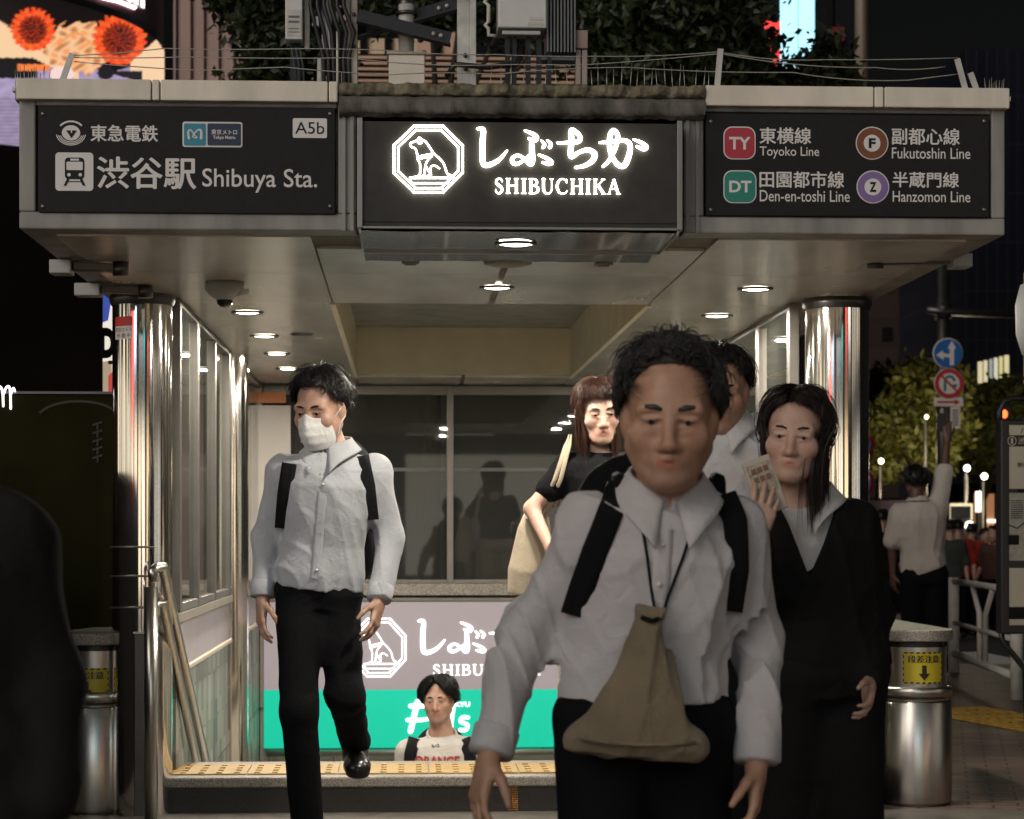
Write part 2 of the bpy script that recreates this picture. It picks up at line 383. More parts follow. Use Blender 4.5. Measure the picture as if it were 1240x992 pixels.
MB().box(cx0-.02, cx1+.02, cy0-.02, cy1+.02, zl, zl+.03).build('coffer_lid', M_COFLID, ent)
# steel columns
zc_ = ZC
for (px, yy, rr, top) in ((172.5, 9.22, .125, 1), (1013.5, 9.24, .136, 1), (281, 12.3, .092, 0)):
    c = P(px, 0, yy)
    mb = MB(); mb.lathe((c.x, yy, 0), [(rr, -.4 if yy > 10 else 0), (rr, zc_)], 64)
    o = mb.build('column', M_CHROME, ent)
    if top: MB().lathe((c.x, yy, 0), [(rr+.004, zc_-.05), (rr+.012, zc_-.03), (rr+.012, zc_-.008), (rr, zc_-.002)], 48).build('collar', M_DKSTEEL, o)
# flat chrome cheek beside the left column pair and thin brackets
for z in (1.0, 1.12, .97-.1): mb = MB(); mb.cyl((P(138, 0, 9.2).x, 9.08, z), (P(192, 0, 9.2).x, 9.06, z), .004, n=8); mb.build('bracket_rod', M_ALU, ent)
# chrome soffit under the lit sign
sx0, sx1 = P(437, 0, YF-.1).x, P(820, 0, YF-.1).x
def wav(u, v): return (sx0+(sx1-sx0)*u, YF-.09+v*.79, zb-.012+.0012*math.sin(u*23+2*math.sin(u*9))+.0005*math.sin(u*61+1))
mb = MB().grid(wav, 160, 6)
mb.add([(sx0, YF-.09, zb+.02), (sx1, YF-.09, zb+.02), (sx1, YF+.7, zb+.02), (sx0, YF+.7, zb+.02)], [(0, 1, 2, 3)])
mb.build('sign_soffit', mat('polished_sheet', (.75, .78, .78), .12, 1), ent)
mb = MB(); mb.box(sx0, sx1, 7.70, 7.712, zb-.02, ZC+.02); mb.box(sx0-.006, sx0, YF-.09, 7.71, zb-.02, ZC+.02); mb.box(sx1, sx1+.006, YF-.09, 7.71, zb-.02, ZC+.02); mb.build('soffit_edge', M_ALU, ent)

# ceiling fittings
def downlight(x, y, r=.085, z=ZC, label='', grp='recessed downlights under the canopy', power=10):
    t = thing('downlight', label, 'ceiling light', (x, y, z), grp)
    MB().lathe((x, y, z), [(r*.82, -.002), (r*.86, -.010), (r, -.009), (r*1.03, -.001)], 40).build('trim_ring', M_DKSTEEL, t)
    MB().lathe((x, y, z), [(0.0001, -.009), (r*.5, -.0085), (r*.82, -.004)], 40).build('lens', M_LAMP, t)
    l = bpy.data.lights.new('downlight_lamp', 'AREA'); l.shape = 'DISK'; l.size = r*1.5; l.energy = power; l.color = (1, .91, .78)
    o = bpy.data.objects.new('downlight_lamp', l); COL.objects.link(o); o.parent = t; o.location = (0, 0, -.016)
    return t
LAMP = 25
downlight(.378, 7.46, .072, zb-.0135, 'round downlight set in the mirror strip under the lit sign', power=LAMP)
downlight(.372, 8.86, .07, ZC, 'round downlight on the centre seam just behind the ceiling speaker disc', power=LAMP)
rows = {'left': ('first and nearest downlight in the row left of the ceiling recess', 'second downlight in the row left of the ceiling recess', 'third downlight in the row left of the ceiling recess', 'fourth and farthest downlight in the row left of the ceiling recess'),
        'right': ('nearest downlight in the row beside the right glass wall', 'second downlight in the row beside the right glass wall', 'third downlight right of the ceiling recess, above the older man', 'fourth downlight right of the ceiling recess, above the dark-haired woman')}
for y, lb in zip((9.92, 11.1, 12.2, 13.3), rows['left']): downlight(-.715, y, .072, ZC, lb, power=LAMP)
for y, lb in zip((8.86, 9.96, 11.1, 13.3), rows['right']): downlight(1.43, y, .072, ZC, lb, power=LAMP)
t = thing('ceiling_speaker', 'flat round grey ceiling speaker disc between two downlights', 'speaker', (.378, 8.05, ZC))
MB().lathe((.378, 8.05, ZC), [(.0001, -.014), (.07, -.014), (.088, -.008), (.09, 0)], 40).build('grille', mat('speaker_grey', (.32, .29, .24), .6, 0, .2, 80), t)
for k, px in enumerate((497, 731)):
    c = P(px, 318, 8.05); t = thing('ceiling_socket', ('small square metal ceiling socket left of the speaker disc', 'small square metal ceiling socket right of the speaker disc')[k], 'socket', (c.x, 8.05, ZC), 'sockets in the ceiling')
    mb = MB(); mb.box(c.x-.032, c.x+.032, 8.02, 8.03, ZC-.012, ZC); mb.box(c.x-.032, c.x+.032, 8.07, 8.08, ZC-.012, ZC); mb.box(c.x-.032, c.x-.022, 8.03, 8.07, ZC-.012, ZC); mb.box(c.x+.022, c.x+.032, 8.03, 8.07, ZC-.012, ZC); mb.build('rim', M_ALU, t)
    MB().box(c.x-.022, c.x+.022, 8.03, 8.07, ZC-.004, ZC-.001).build('plate', M_CEILSEAM, t)
c = P(366, 406, 11.0); t = tag(MB().lathe((c.x, 11.0, ZC), [(.0001, -.012), (.05, -.012), (.06, 0)], 32).build('smoke_detector', M_DKSTEEL), 'small dark smoke detector on the ceiling above the masked man', 'detector')
# dome camera
c = P(272, 330, 8.75); c.z = ZC; s_ = SC(272, 8.75)
t = thing('dome_camera', 'grey security dome camera hanging from the ceiling near the left columns', 'camera', c)
MB().lathe(c, [(.0001, -.0005), (.078, -.0005), (.078, -.028), (.072, -.04), (.055, -.058), (.032, -.072)], 40).build('housing', M_GREYP, t)
MB().lathe((c.x, c.y, c.z), [(.032, -.072), (.03, -.085), (.018, -.098), (.0001, -.102)], 32).build('dome', mat('smoked_dome', (.03, .03, .03), .05), t)
mb = MB(); mb.cyl((c.x+.05, c.y-.02, c.z-.05), (c.x+.1, c.y-.03, c.z-.04), .012, n=12); mb.build('sensor', M_WHITE, t)

# hinged arms / brackets at both ends under the canopy
def bracket(name, label, xs_, y, z, sgn):
    t = thing(name, label, 'bracket', (xs_[0], y, z))
    mb = MB(); mb.box(xs_[0], xs_[1], y-.05, y+.05, z, z+.05); mb.build('mount', M_GREYP, t, .004)
    mb = MB(); mb.bar((xs_[1], y, z+.03), (xs_[2], y+.05, z+.03), .05, .03); mb.bar((xs_[1], y-.02, z+.055), (xs_[2], y-.04, z+.06), .02, .015); mb.build('arm', M_DKSTEEL, t, .003)
    mb = MB(); mb.cyl((xs_[2], y+.03, z), (xs_[2], y+.03, ZC), .03); mb.build('pivot', M_DKSTEEL, t)
    mb = MB(); mb.tube([(xs_[1], y-.05, z+.06), ((xs_[1]+xs_[2])/2, y-.07, z+.035+.03), (xs_[2], y-.03, z+.08)], .006, 6); mb.build('cable', M_BLACKP, t)
for (px, y, z0, lb) in (((92, 122, 175), 8.85, 345, 'grey hinged bracket arm beside the left column, lower of two'), ((62, 88, 145), 8.1, 318, 'grey hinged bracket arm at the left canopy corner, higher of two')):
    bracket('shutter_bracket', lb, [P(q, 0, y).x for q in px], y, min(P(0, z0+8, y).z, ZC-.05), 1)
y = 8.0; bracket('shutter_bracket', 'grey hinged bracket arm under the right canopy corner', [P(q, 0, y).x for q in (1174, 1150, 1062)], y, P(0, 318, y).z, -1)

# ================================================================== SIGNS ON THE FASCIA
def rrect(mb, box, Y, r, m=0):                          # rounded rectangle face in photo pixels
    a = P(box[0], box[3], Y); b = P(box[2], box[1], Y); pts = []
    for (cx_, cz_, a0) in ((b.x-r, b.z-r, 0), (a.x+r, b.z-r, 90), (a.x+r, a.z+r, 180), (b.x-r, a.z+r, 270)):
        for k in range(7): t_ = R(a0+k*15); pts.append((cx_+r*math.cos(t_), Y, cz_+r*math.sin(t_)))
    n = len(pts); mb.add(pts, [tuple(range(n-1, -1, -1))], m)
def disc(mb, cx_, cy_, rp, Y, m=0, ry=None, n=40):
    c = P(cx_, cy_, Y); r = rp/SC(cx_, Y); rz = (ry or rp)/SC(cx_, Y)
    mb.add([(c.x+r*math.cos(2*math.pi*k/n), Y, c.z+rz*math.sin(2*math.pi*k/n)) for k in range(n)], [tuple(range(n-1, -1, -1))], m)
def poly(mb, pts, Y, m=0):
    v = [P(x, y, Y) for x, y in pts]; ar = sum(v[i].x*v[(i+1)%len(v)].z-v[(i+1)%len(v)].x*v[i].z for i in range(len(v)))
    if ar > 0: v = v[::-1]
    mb.add(v, [tuple(range(len(v)))], m)
def line(mb, pts, wpx, Y, m=0):
    tr = lambda x, y: (P(x, y, Y).x, P(x, y, Y).z)
    for i in range(len(pts)-1):
        a = Vector((*pts[i], 0)); b = Vector((*pts[i+1], 0)); d = (b-a).normalized(); q = Vector((-d.y, d.x, 0))*wpx/2
        poly(mb, [(a+q).to_2d(), (b+q).to_2d(), (b-q).to_2d(), (a-q).to_2d()], Y+.00005*i, m)
def arc(cx_, cy_, rx, ry, a0, a1, n=16): return [(cx_+rx*math.cos(R(a0+(a1-a0)*k/n)), cy_-ry*math.sin(R(a0+(a1-a0)*k/n))) for k in range(n+1)]

YP = YF-.012
def sign_panel(name, label, box, Yp):
    a = P(box[0], box[3], Yp); b = P(box[2], box[1], Yp)
    t = thing(name, label, 'sign', ((a.x+b.x)/2, YF, a.z))
    MB().box(a.x, b.x, Yp, YF+.049, a.z, b.z).build('panel', M_SIGN, t, .003)
    for (x, y) in ((box[0]+6, box[1]+7), (box[2]-6, box[1]+7), (box[0]+6, box[3]-7), (box[2]-6, box[3]-7)):
        c = P(x, y, Yp);
        mbs = MB(); mbs.cyl((c.x, Yp-.004, c.z), (c.x, Yp, c.z), .006, .008, 14); mbs.build('screw', M_ALU, t)
    return t
y1, y2, y3 = YP-.0015, YP-.003, YP-.0045
t = sign_panel('station_sign', 'dark station name sign with train pictogram and white Japanese lettering, on the left fascia', (46, 131, 406, 257), YP)
mb = MB(); add_text(mb, '東急電鉄', (110, 152, 191, 171), y1, .022); add_text(mb, '渋谷駅', (118, 191, 237, 228), y1, .022); add_text(mb, 'Shibuya Sta.', (245, 205, 384, 233), y1, .006)
mb.build('lettering', M_WHITE, t)
mb = MB(); disc(mb, 86, 161, 11, y1, 0, 9.3); poly(mb, [(80, 158), (93, 158), (86.5, 167.5)], y2, 1); line(mb, [(86.5, 158), (86.5, 161)], 1.6, y3, 0)
for k, (rx, ry) in enumerate(((13.2, 10.5), (15.4, 12.4), (17.6, 14.2))):
    line(mb, arc(86, 161.5, rx, ry, 195-k*4, 345+k*4), 1.1, y1-.0001*k, 0)
line(mb, arc(86, 162, 17, 15, 40, 140), 2.2, y1, 0)
mb.build('railway_emblem', [M_WHITE, M_SIGN], t)
mb = MB(); rrect(mb, (67, 185, 113, 231), y1, .012); mb.build('train_plate', M_WHITE, t)
mb = MB(); rrect(mb, (78.5, 191, 102, 217), y2, .012)
poly(mb, [(81, 216.5), (84.5, 216.5), (80, 225), (77, 225)], y2-.0002); poly(mb, [(96, 216.5), (99.5, 216.5), (103.5, 225), (100.3, 225)], y2-.0002); poly(mb, [(82, 219.5), (98, 219.5), (99.5, 220.5), (81, 220.5)], y2-.0004)
mb.build('train_shape', M_SIGN, t)
mb = MB(); rrect(mb, (80.4, 196, 100.2, 206), y3, .004); rrect(mb, (85, 192.3, 95.6, 194.6), y3, .002); disc(mb, 83.5, 211.7, 2.1, y3); disc(mb, 97.2, 211.7, 2.1, y3); mb.build('train_window', M_WHITE, t)
mb = MB(); rrect(mb, (221, 148, 293.5, 178), y1, .008); mb.build('operator_plate', M_WHITE, t)
mb = MB(); rrect(mb, (222.8, 149.8, 249.3, 176.2), y2, .005, 0); rrect(mb, (251.2, 149.8, 291.8, 176.2), y2, .005, 1); mb.build('operator_colour', [M_TEAL, M_NAVY], t)
mb = MB(); tr = lambda x, y: (P(x, y, y3).x, P(x, y, y3).z)
heart = [(229, 168), (228, 160), (231, 157.5), (236, 164), (239, 166.8), (236.2, 167), (233.5, 165.5), (236, 161), (240, 157.6), (243.6, 158.5), (243.8, 168)]
stroke(mb, heart, [.009, .007, .005, .004, .004, .004, .004, .005, .006, .008, .01], tr, y3, 0, .15, 8)
add_text(mb, '東京メトロ', (256, 157, 287, 163), y3, .02); add_text(mb, 'Tokyo Metro', (258, 164.5, 285, 169.5), y3, .02); mb.build('operator_lettering', M_WHITE, t)
mb = MB(); rrect(mb, (354.5, 143.5, 396, 167), y1, .006); mb.build('exit_plate', M_WHITE, t)
mb = MB(); add_text(mb, 'A5b', (357.5, 148, 392.5, 162), y2, .0); mb.build('exit_code', M_SIGN, t)

t = sign_panel('line_sign', 'dark sign listing four railway lines beside coloured line badges, on the right fascia', (855, 140, 1198, 261), YP)
mb = MB()
for s, bx, bo in (('東横線', (920, 155, 982, 174), .02), ('Toyoko Line', (920, 178, 992, 192), .004), ('田園都市線', (920, 208, 1022, 227), .02), ('Den-en-toshi Line', (920, 231, 1029, 244), .004),
              ('副都心線', (1080, 156, 1162, 175), .02), ('Fukutoshin Line', (1080, 179.5, 1175, 192), .004), ('半蔵門線', (1081, 209, 1161, 227), .02), ('Hanzomon Line', (1081, 232, 1175, 244.5), .004)):
    add_text(mb, s, bx, y1, bo)
mb.build('lettering', M_WHITE, t)
for bx, m_, tx in (((876, 153.5, 915, 193), M_RED, ('TY', (883, 166, 909, 181))), ((876, 206.5, 916, 246), M_GREEN, ('DT', (883, 219, 910, 233)))):
    mb = MB(); rrect(mb, bx, y1, .03); o = mb.build('line_badge', M_WHITE, t)
    mb = MB(); rrect(mb, (bx[0]+1.3, bx[1]+1.3, bx[2]-1.3, bx[3]-1.3), y2, .027); mb.build('badge_face', m_, o)
    mb = MB(); add_text(mb, tx[0], tx[1], y3, .03); mb.build('badge_letter', M_WHITE, o)
for c_, m_, tx in (((1056, 173.5), M_BROWN, 'F'), ((1057, 226.5), M_PURPLE, 'Z')):
    mb = MB(); disc(mb, *c_, 20, y1); o = mb.build('line_badge', M_WHITE, t)
    mb = MB(); disc(mb, *c_, 18.7, y2); mb.build('badge_face', m_, o)
    mb = MB(); disc(mb, *c_, 10.3, y3); mb.build('badge_core', M_WHITE, o)
    mb = MB(); add_text(mb, tx, (c_[0]-4, c_[1]-6, c_[0]+4.4, c_[1]+6), y3-.0015, .04); mb.build('badge_letter', M_SIGN, o)

# ------------------------------------------------ brush logo shared by the two lit signs
OCT = [(335, 80), (695, 80), (938, 325), (938, 670), (695, 918), (335, 918), (84, 670), (84, 325)]
OCT2 = [(357, 132), (673, 132), (884, 347), (884, 648), (673, 866), (357, 866), (138, 648), (138, 347)]
DOG = [([(400, 225), (365, 265), (300, 292), (285, 315), (310, 350), (350, 365), (372, 430), (380, 500), (408, 555), (408, 690), (380, 712), (300, 735)], 30),
       ([(400, 225), (430, 250), (480, 280), (530, 350), (580, 425), (650, 490), (705, 560), (738, 660), (760, 690), (830, 712)], 30),
       ([(385, 285), (405, 255), (425, 290), (400, 300)], 34), ([(388, 480), (440, 455), (520, 440), (572, 425)], 32), ([(400, 500), (470, 478), (560, 455)], 26),
       ([(560, 455), (500, 520), (475, 590), (460, 690), (440, 712)], 28), ([(480, 585), (510, 640), (545, 700), (490, 712)], 28), ([(545, 700), (540, 610), (570, 580), (610, 588), (650, 615)], 28)]
BASE = [([(285, 735), (830, 735)], 36), ([(310, 803), (760, 803)], 30), ([(340, 866), (690, 866)], 30), ([(285, 735), (300, 790)], 26)]
KANA = [([(45, 62), (85, 70), (80, 150), (80, 250), (88, 300), (120, 308), (175, 285), (215, 250), (248, 210)], [18, 38, 40, 42, 42, 38, 32, 24, 14]),
        ([(370, 75), (420, 95), (450, 118), (440, 140), (395, 128)], [16, 28, 34, 30, 20]), ([(415, 150), (418, 200), (420, 280), (405, 300), (360, 260), (320, 242), (285, 262), (288, 292), (320, 300), (370, 270), (400, 240)], [30, 40, 42, 34, 22, 22, 28, 30, 26, 20, 16]),
        ([(482, 142), (505, 168), (495, 188)], [14, 22, 26]), ([(522, 140), (548, 165), (540, 188)], [14, 24, 28]), ([(465, 238), (520, 262), (552, 290), (530, 300), (490, 290)], [16, 26, 34, 28, 18]),
        ([(592, 158), (640, 158), (735, 148), (745, 110), (690, 72), (688, 150), (684, 250), (740, 222), (800, 205), (845, 230), (835, 275), (780, 312), (715, 325)], [16, 24, 34, 30, 38, 42, 36, 28, 34, 42, 40, 30, 20]),
        ([(880, 156), (940, 152), (1040, 140), (1085, 165), (1085, 230), (1050, 310), (1000, 300), (955, 220), (950, 120), (975, 75), (1005, 110), (990, 190), (950, 270), (905, 318)], [16, 26, 30, 38, 40, 42, 36, 34, 36, 38, 34, 30, 28, 22]),
        ([(1112, 135), (1165, 155), (1200, 185), (1180, 200), (1135, 182)], [14, 26, 36, 30, 20])]
TH_, TN_, SF = .17, .075, .06
SER = {  # strokes on a unit box: (points, width)
 'S': [([(.82,.78),(.70,.93),(.45,.97),(.22,.87),(.20,.68),(.45,.54),(.72,.40),(.80,.22),(.62,.05),(.38,.02),(.16,.12),(.12,.26)], [.07,.09,.1,.13,.15,.18,.18,.15,.12,.1,.09,.07])],
 'H': [([(.2,.03),(.2,.97)],TH_),([(.8,.03),(.8,.97)],TH_),([(.2,.52),(.8,.52)],TN_)]+[([(x-.16,y),(x+.16,y)],SF) for x in (.2,.8) for y in (.03,.97)],
 'I': [([(.5,.03),(.5,.97)],TH_*1.9)]+[([(.1,y),(.9,y)],SF) for y in (.03,.97)],
 'B': [([(.22,.03),(.22,.97)],TH_),([(.05,.97),(.5,.96),(.74,.86),(.74,.66),(.5,.54),(.25,.53)],[.06,.07,.14,.14,.07,.06]),([(.5,.54),(.82,.42),(.86,.2),(.6,.04),(.05,.03)],[.07,.14,.16,.08,.06])],
 'U': [([(.2,.97),(.2,.32),(.32,.08),(.52,.02),(.72,.1),(.82,.32),(.82,.97)],[.17,.17,.14,.1,.08,.075,.075]),([(.04,.97),(.36,.97)],SF),([(.68,.97),(.96,.97)],SF)],
 'C': [([(.86,.74),(.74,.92),(.52,.98),(.28,.88),(.14,.62),(.15,.36),(.3,.1),(.56,.02),(.78,.08),(.9,.22)],[.08,.08,.08,.12,.17,.17,.12,.08,.07,.06]),([(.86,.97),(.86,.72)],.06)],
 'K': [([(.2,.03),(.2,.97)],TH_),([(.82,.97),(.26,.45)],TN_),([(.42,.58),(.86,.03)],TH_)]+[([(.04,y),(.36,y)],SF) for y in (.03,.97)]+[([(.66,.97),(.95,.97)],SF),([(.7,.03),(1,.03)],SF)],
 'A': [([(.5,.98),(.14,.03)],TN_),([(.5,.98),(.86,.03)],TH_),([(.27,.36),(.72,.36)],TN_),([(.0,.03),(.28,.03)],SF),([(.7,.03),(1.04,.03)],SF)]}
WID = {'S': .62, 'H': .92, 'I': .42, 'B': .74, 'U': .88, 'C': .86, 'K': .86, 'A': .88}
def serif(mb, s, box, Y, m=0, flat=.3):
    tot = sum(WID[c] for c in s)+.10*(len(s)-1); a = P(box[0], box[3], Y); b = P(box[2], box[1], Y); sx = (b.x-a.x)/tot; h = b.z-a.z; x = 0
    for ch in s:
        wd = WID[ch]
        for pts, ww in SER[ch]:
            ww = [q*h*.92 for q in ww] if isinstance(ww, list) else ww*h*(.92 if ch != 'I' else .5)
            if ch == 'I' and len(pts) == 2 and pts[0][1] == pts[1][1]: ww = SF*h
            tr = lambda u, v, x=x, wd=wd: (a.x+(x+u*wd)*sx, a.z+v*h)
            if len(pts) == 2: 
                q0, q1 = tr(*pts[0]), tr(*pts[1]); mb.tube([(q0[0], Y, q0[1]), (q1[0], Y, q1[1])], ww/2, 8, m, True, flat)
            else: stroke(mb, pts, ww, tr, Y, m, flat, 8)
        x += wd+.10
def logo(parent, M, Y, ebox, kbox, sbox, lw):
    es = (ebox[2]-ebox[0])/858.; tr = lambda u, v: (lambda q: (q.x, q.z))(P(ebox[0]+(u-84)*es, ebox[1]+(v-80)*(ebox[3]-ebox[1])/838., Y))
    k = es/SC(600, Y)
    mb = MB(); polyline(mb, OCT, 40*k*lw, tr, Y, 0, True); polyline(mb, OCT2, 34*k*lw, tr, Y, 0, True)
    for p, q in BASE: polyline(mb, p, q*k*lw, tr, Y)
    for p, q in DOG: stroke(mb, p, q*k*lw, tr, Y)
    mb.build('emblem', M, parent)
    ks = (kbox[2]-kbox[0])/1160.; tr2 = lambda u, v: (lambda q: (q.x, q.z))(P(kbox[0]+(u-45)*ks, kbox[1]+(v-62)*(kbox[3]-kbox[1])/263., Y))
    k2 = ks/SC(600, Y); mb = MB()
    for p, q in KANA: stroke(mb, p, [z*k2*.88 for z in q], tr2, Y)
    mb.build('brush_lettering', M, parent)
    mb = MB(); serif(mb, 'SHIBUCHIKA', sbox, Y); mb.build('capital_lettering', M, parent)
a, b = P(437, 275, YF-.09), P(822, 139, YF-.09)
t = thing('lit_name_sign', 'black lightbox sign with glowing dog emblem and brush lettering, centre of the fascia', 'sign', ((a.x+b.x)/2, YF-.02, a.z))
MB().box(a.x+.006, b.x-.006, YF-.085, YF+.1, a.z+.004, b.z-.03).build('panel', mat('lightbox_face', (.036, .033, .028), .5, 0, .25, 25, spec=.3), t)
mb = MB(); mb.box(a.x-.012, a.x+.006, YF-.098, YF-.004, a.z-.004, b.z-.02); mb.box(b.x-.006, b.x+.012, YF-.098, YF-.004, a.z-.004, b.z-.02); mb.box(a.x+.006, b.x-.006, YF-.096, YF-.07, a.z-.006, a.z+.004); mb.build('frame', M_ALU, t, .002)
logo(t, M_NEON, YF-.1, (477, 152.7, 560.5, 233), (578, 156, 783.5, 203), (599, 217, 751, 234.5), .66)
# ================================================================== GLASS WALLS
def glass_wall(label, x, ys_, z0, z1, sgn):
    t = thing('glass_wall', label, 'glass wall', (x, (ys_[0]+ys_[-1])/2, z0))
    mb = MB()
    for i, y in enumerate(ys_): mb.box(x-.022, x+.022, y-.035, y-.004, z0, z1); mb.box(x-.022, x+.022, y+.004, y+.035, z0, z1)
    for i in range(len(ys_)-1): mb.box(x-.02, x+.02, ys_[i]+.036, ys_[i+1]-.036, z0, z0+.035); mb.box(x-.02, x+.02, ys_[i]+.036, ys_[i+1]-.036, z1-.03, z1)
    mb.build('frame', M_ALU, t, .003)
    for i in range(len(ys_)-1): MB().add([(x, ys_[i]+.03, z0+.03), (x, ys_[i+1]-.03, z0+.03), (x, ys_[i+1]-.03, z1-.02), (x, ys_[i]+.03, z1-.02)], [(0, 1, 2, 3)]).build('pane', M_GLASS, t)
    return t
glass_wall('steel-framed glass side wall on the left, behind the left column pair', XL, [9.38, 10.2, 11.1, 12.0, 13.1, 14.68], .84, ZC, 1)
glass_wall('steel-framed glass side wall on the right, behind the dark-suited woman', XR, [9.45, 10.3, 11.2, 12.4, 13.6, 14.68], .84, ZC, -1)
t = thing('back_glass_wall', 'dark reflecting glass wall closing the far end of the stairwell', 'glass wall', (.355, YB, .84))
mb = MB(); zs0, zs1 = P(0, 707, YB).z, ZC-.01
xm = [XL, P(545, 0, YB).x, P(740, 0, YB).x, XR]
for i, x in enumerate(xm): mb.box(x-.022, x+.022, YB-.03, YB+.03, zs0, zs1)
for i in range(3): mb.box(xm[i]+.022, xm[i+1]-.022, YB-.025, YB+.025, zs0, zs0+.025); mb.box(xm[i]+.022, xm[i+1]-.022, YB-.025, YB+.025, zs1-.06, zs1)
mb.build('frame', M_ALU, t, .003)
mb = MB(); z = P(0, 568, YB).z
for i in range(3): mb.box(xm[i]+.023, xm[i+1]-.023, YB-.012, YB+.012, z-.012, z+.012)
mb.build('glazing_bar', M_DKSTEEL, t)
for i in range(3): MB().add([(xm[i]+.02, YB, zs0), (xm[i+1]-.02, YB, zs0), (xm[i+1]-.02, YB, zs1), (xm[i]+.02, YB, zs1)], [(0, 1, 2, 3)]).build('pane', M_GLASSB, t)
# ================================================================== STAIRWELL
def tile_mat():
    m = bpy.data.materials.new('mosaic_tile'); m.use_nodes = True; n = m.node_tree.nodes; l = m.node_tree.links; b = n['Principled BSDF']
    tc = n.new('ShaderNodeTexCoord'); mp = n.new('ShaderNodeMapping'); mp.inputs['Rotation'].default_value = (0, R(90), 0); sw = n.new('ShaderNodeSeparateXYZ'); cb = n.new('ShaderNodeCombineXYZ')
    l.new(tc.outputs['Object'], sw.inputs[0]); l.new(sw.outputs['Z'], cb.inputs['X']); l.new(sw.outputs['Y'], cb.inputs['Y'])
    br = n.new('ShaderNodeTexBrick'); br.inputs['Scale'].default_value = 1; br.inputs['Brick Width'].default_value = .24; br.inputs['Row Height'].default_value = .13; br.inputs['Mortar Size'].default_value = .006; br.offset = .37; br.inputs['Bias'].default_value = -.1
    br.inputs['Color1'].default_value = (.36, .37, .32, 1); br.inputs['Color2'].default_value = (.07, .07, .06, 1); br.inputs['Mortar'].default_value = (.22, .21, .19, 1)
    l.new(cb.outputs[0], br.inputs[0]); l.new(br.outputs[0], b.inputs['Base Color']); b.inputs['Roughness'].default_value = .5
    bp = n.new('ShaderNodeBump'); bp.inputs['Strength'].default_value = .4; bp.inputs['Distance'].default_value = .003; bp.invert = True; l.new(br.outputs['Fac'], bp.inputs['Height']); l.new(bp.outputs[0], b.inputs['Normal'])
    return m
M_TILE = tile_mat()
for sgn, x, lb in ((1, XL, 'left stairwell wall with lilac band over grey mosaic tiles and granite sill'), (-1, XR, 'right stairwell wall with lilac band over grey mosaic tiles, behind the older man')):
    t = thing('stair_wall', lb, 'wall', (x, 12, -2.8)); xo = x-sgn*.14
    MB().box(xo, x+sgn*.02, 9.3, YB, .79, .838).build('sill', M_GRANITE, t, .006)
    MB().box(xo, x, 9.42, YB, .59, .789).build('band', M_LILAC, t)
    MB().box(xo, x+sgn*.015, 9.42, YB, .568, .589).build('ledge', mat('cream_rail', (.6, .5, .4), .4), t, .004)
    MB().box(xo, x-sgn*.004, 9.42, YB, -2.8, .567).build('tiles', M_TILE, t)
st = thing('staircase', 'granite-edged stair going down behind a raised entrance step with yellow tactile strip', 'staircase', (.355, 9.2, 0))
xs0, xs1 = P(163, 0, YS).x, P(1062, 0, YS).x; ZS = .155
mb = MB()
mb.hprism([(xs0, YS), (xs1, YS), (xs1, 9.42), (XR, 9.6), (XR, 9.80), (XL, 9.80), (XL, 9.6), (xs0, 9.42)], ZS-.045, ZS)
mb.build('entrance_step', M_GRANITE, st, .008)
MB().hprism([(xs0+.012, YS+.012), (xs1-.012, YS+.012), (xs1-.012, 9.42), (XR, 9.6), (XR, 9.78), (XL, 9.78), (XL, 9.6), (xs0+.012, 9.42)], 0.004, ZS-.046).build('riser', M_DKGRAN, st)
mb = MB(); zz = ZS; yy = 9.80
for k in range(15):
    mb.box(XL+.002, XR-.002, yy+k*.26, yy+(k+1)*.26+.02, ZS-(k+1)*.175-.3, ZS-(k+1)*.175)
mb.box(XL+.002, XR-.002, yy+15*.26+.02, YB, -2.8, ZS-15*.175)
mb.build('steps', mat('stair_tread', (.58, .54, .48), .5, 0, .3, 20), st)
# tactile strip: six plates of raised bars
mb = MB(); x0 = P(196, 0, 9.5).x; n_ = 7; pw = .30+.1
for k in range(n_):
    a = x0+k*.385; mb.box(a, a+.379, 9.26, 9.64, ZS+.001, ZS+.006)
    for i in range(5):
        for j in range(4):
            cx_ = a+.04+i*.075; cy_ = 9.3+j*.095
            mb.hprism([(cx_-.012, cy_-.022), (cx_+.012, cy_-.022), (cx_+.012, cy_+.022), (cx_-.012, cy_+.022)], ZS+.006, ZS+.0105)
mb.build('tactile_strip', M_TACT, st)
mb = MB()
for i in range(5):
    for j in range(11): mb.cyl((P(616+i*2.6, 0, YS).x, YS+.008, .012+j*.0095), (P(616+i*2.6, 0, YS).x, YS+.0125, .012+j*.0095), .003, n=8)
mb.build('riser_studs', mat('amber_reflector', (.6, .25, .03), .3), st)
# rear wall under the glass + lit sign
t = thing('stair_end_wall', 'granite-capped end wall below the dark glass at the foot of the stair', 'wall', (.355, YB+.1, -2.8))
MB().box(XL+.001, XR-.001, YB-.06, YB+.2, P(0, 722, YB-.06).z, zs0-.001).build('sill', M_GRANITE, t, .006)
MB().box(XL+.001, XR-.001, YB+.02, YB+.2, -2.8, P(0, 722, YB-.06).z-.001).build('wall', mat('stair_end_paint', (.3, .27, .22), .6, 0, .2, 4), t)
mb = MB(); z = P(0, 727, YB-.04).z; mb.box(XL+.02, XR-.02, YB-.05, YB+.019, z-.012, z+.012); mb.build('trim', M_ALU, t, .003)
mb = MB(); z = P(0, 914, YB-.1).z; mb.tube([(XL+.05, YB-.1, z), (XR-.05, YB-.1, z)], .022, 14)
for x in (P(328, 0, YB).x, P(405, 0, YB).x, .4, 1.1): mb.tube([(x, YB-.1, z-.004), (x, YB-.05, z-.05), (x, YB+.02, z-.05)], .012, 10)
mb.build('rail', M_STEEL, t)
YR = YB-.045
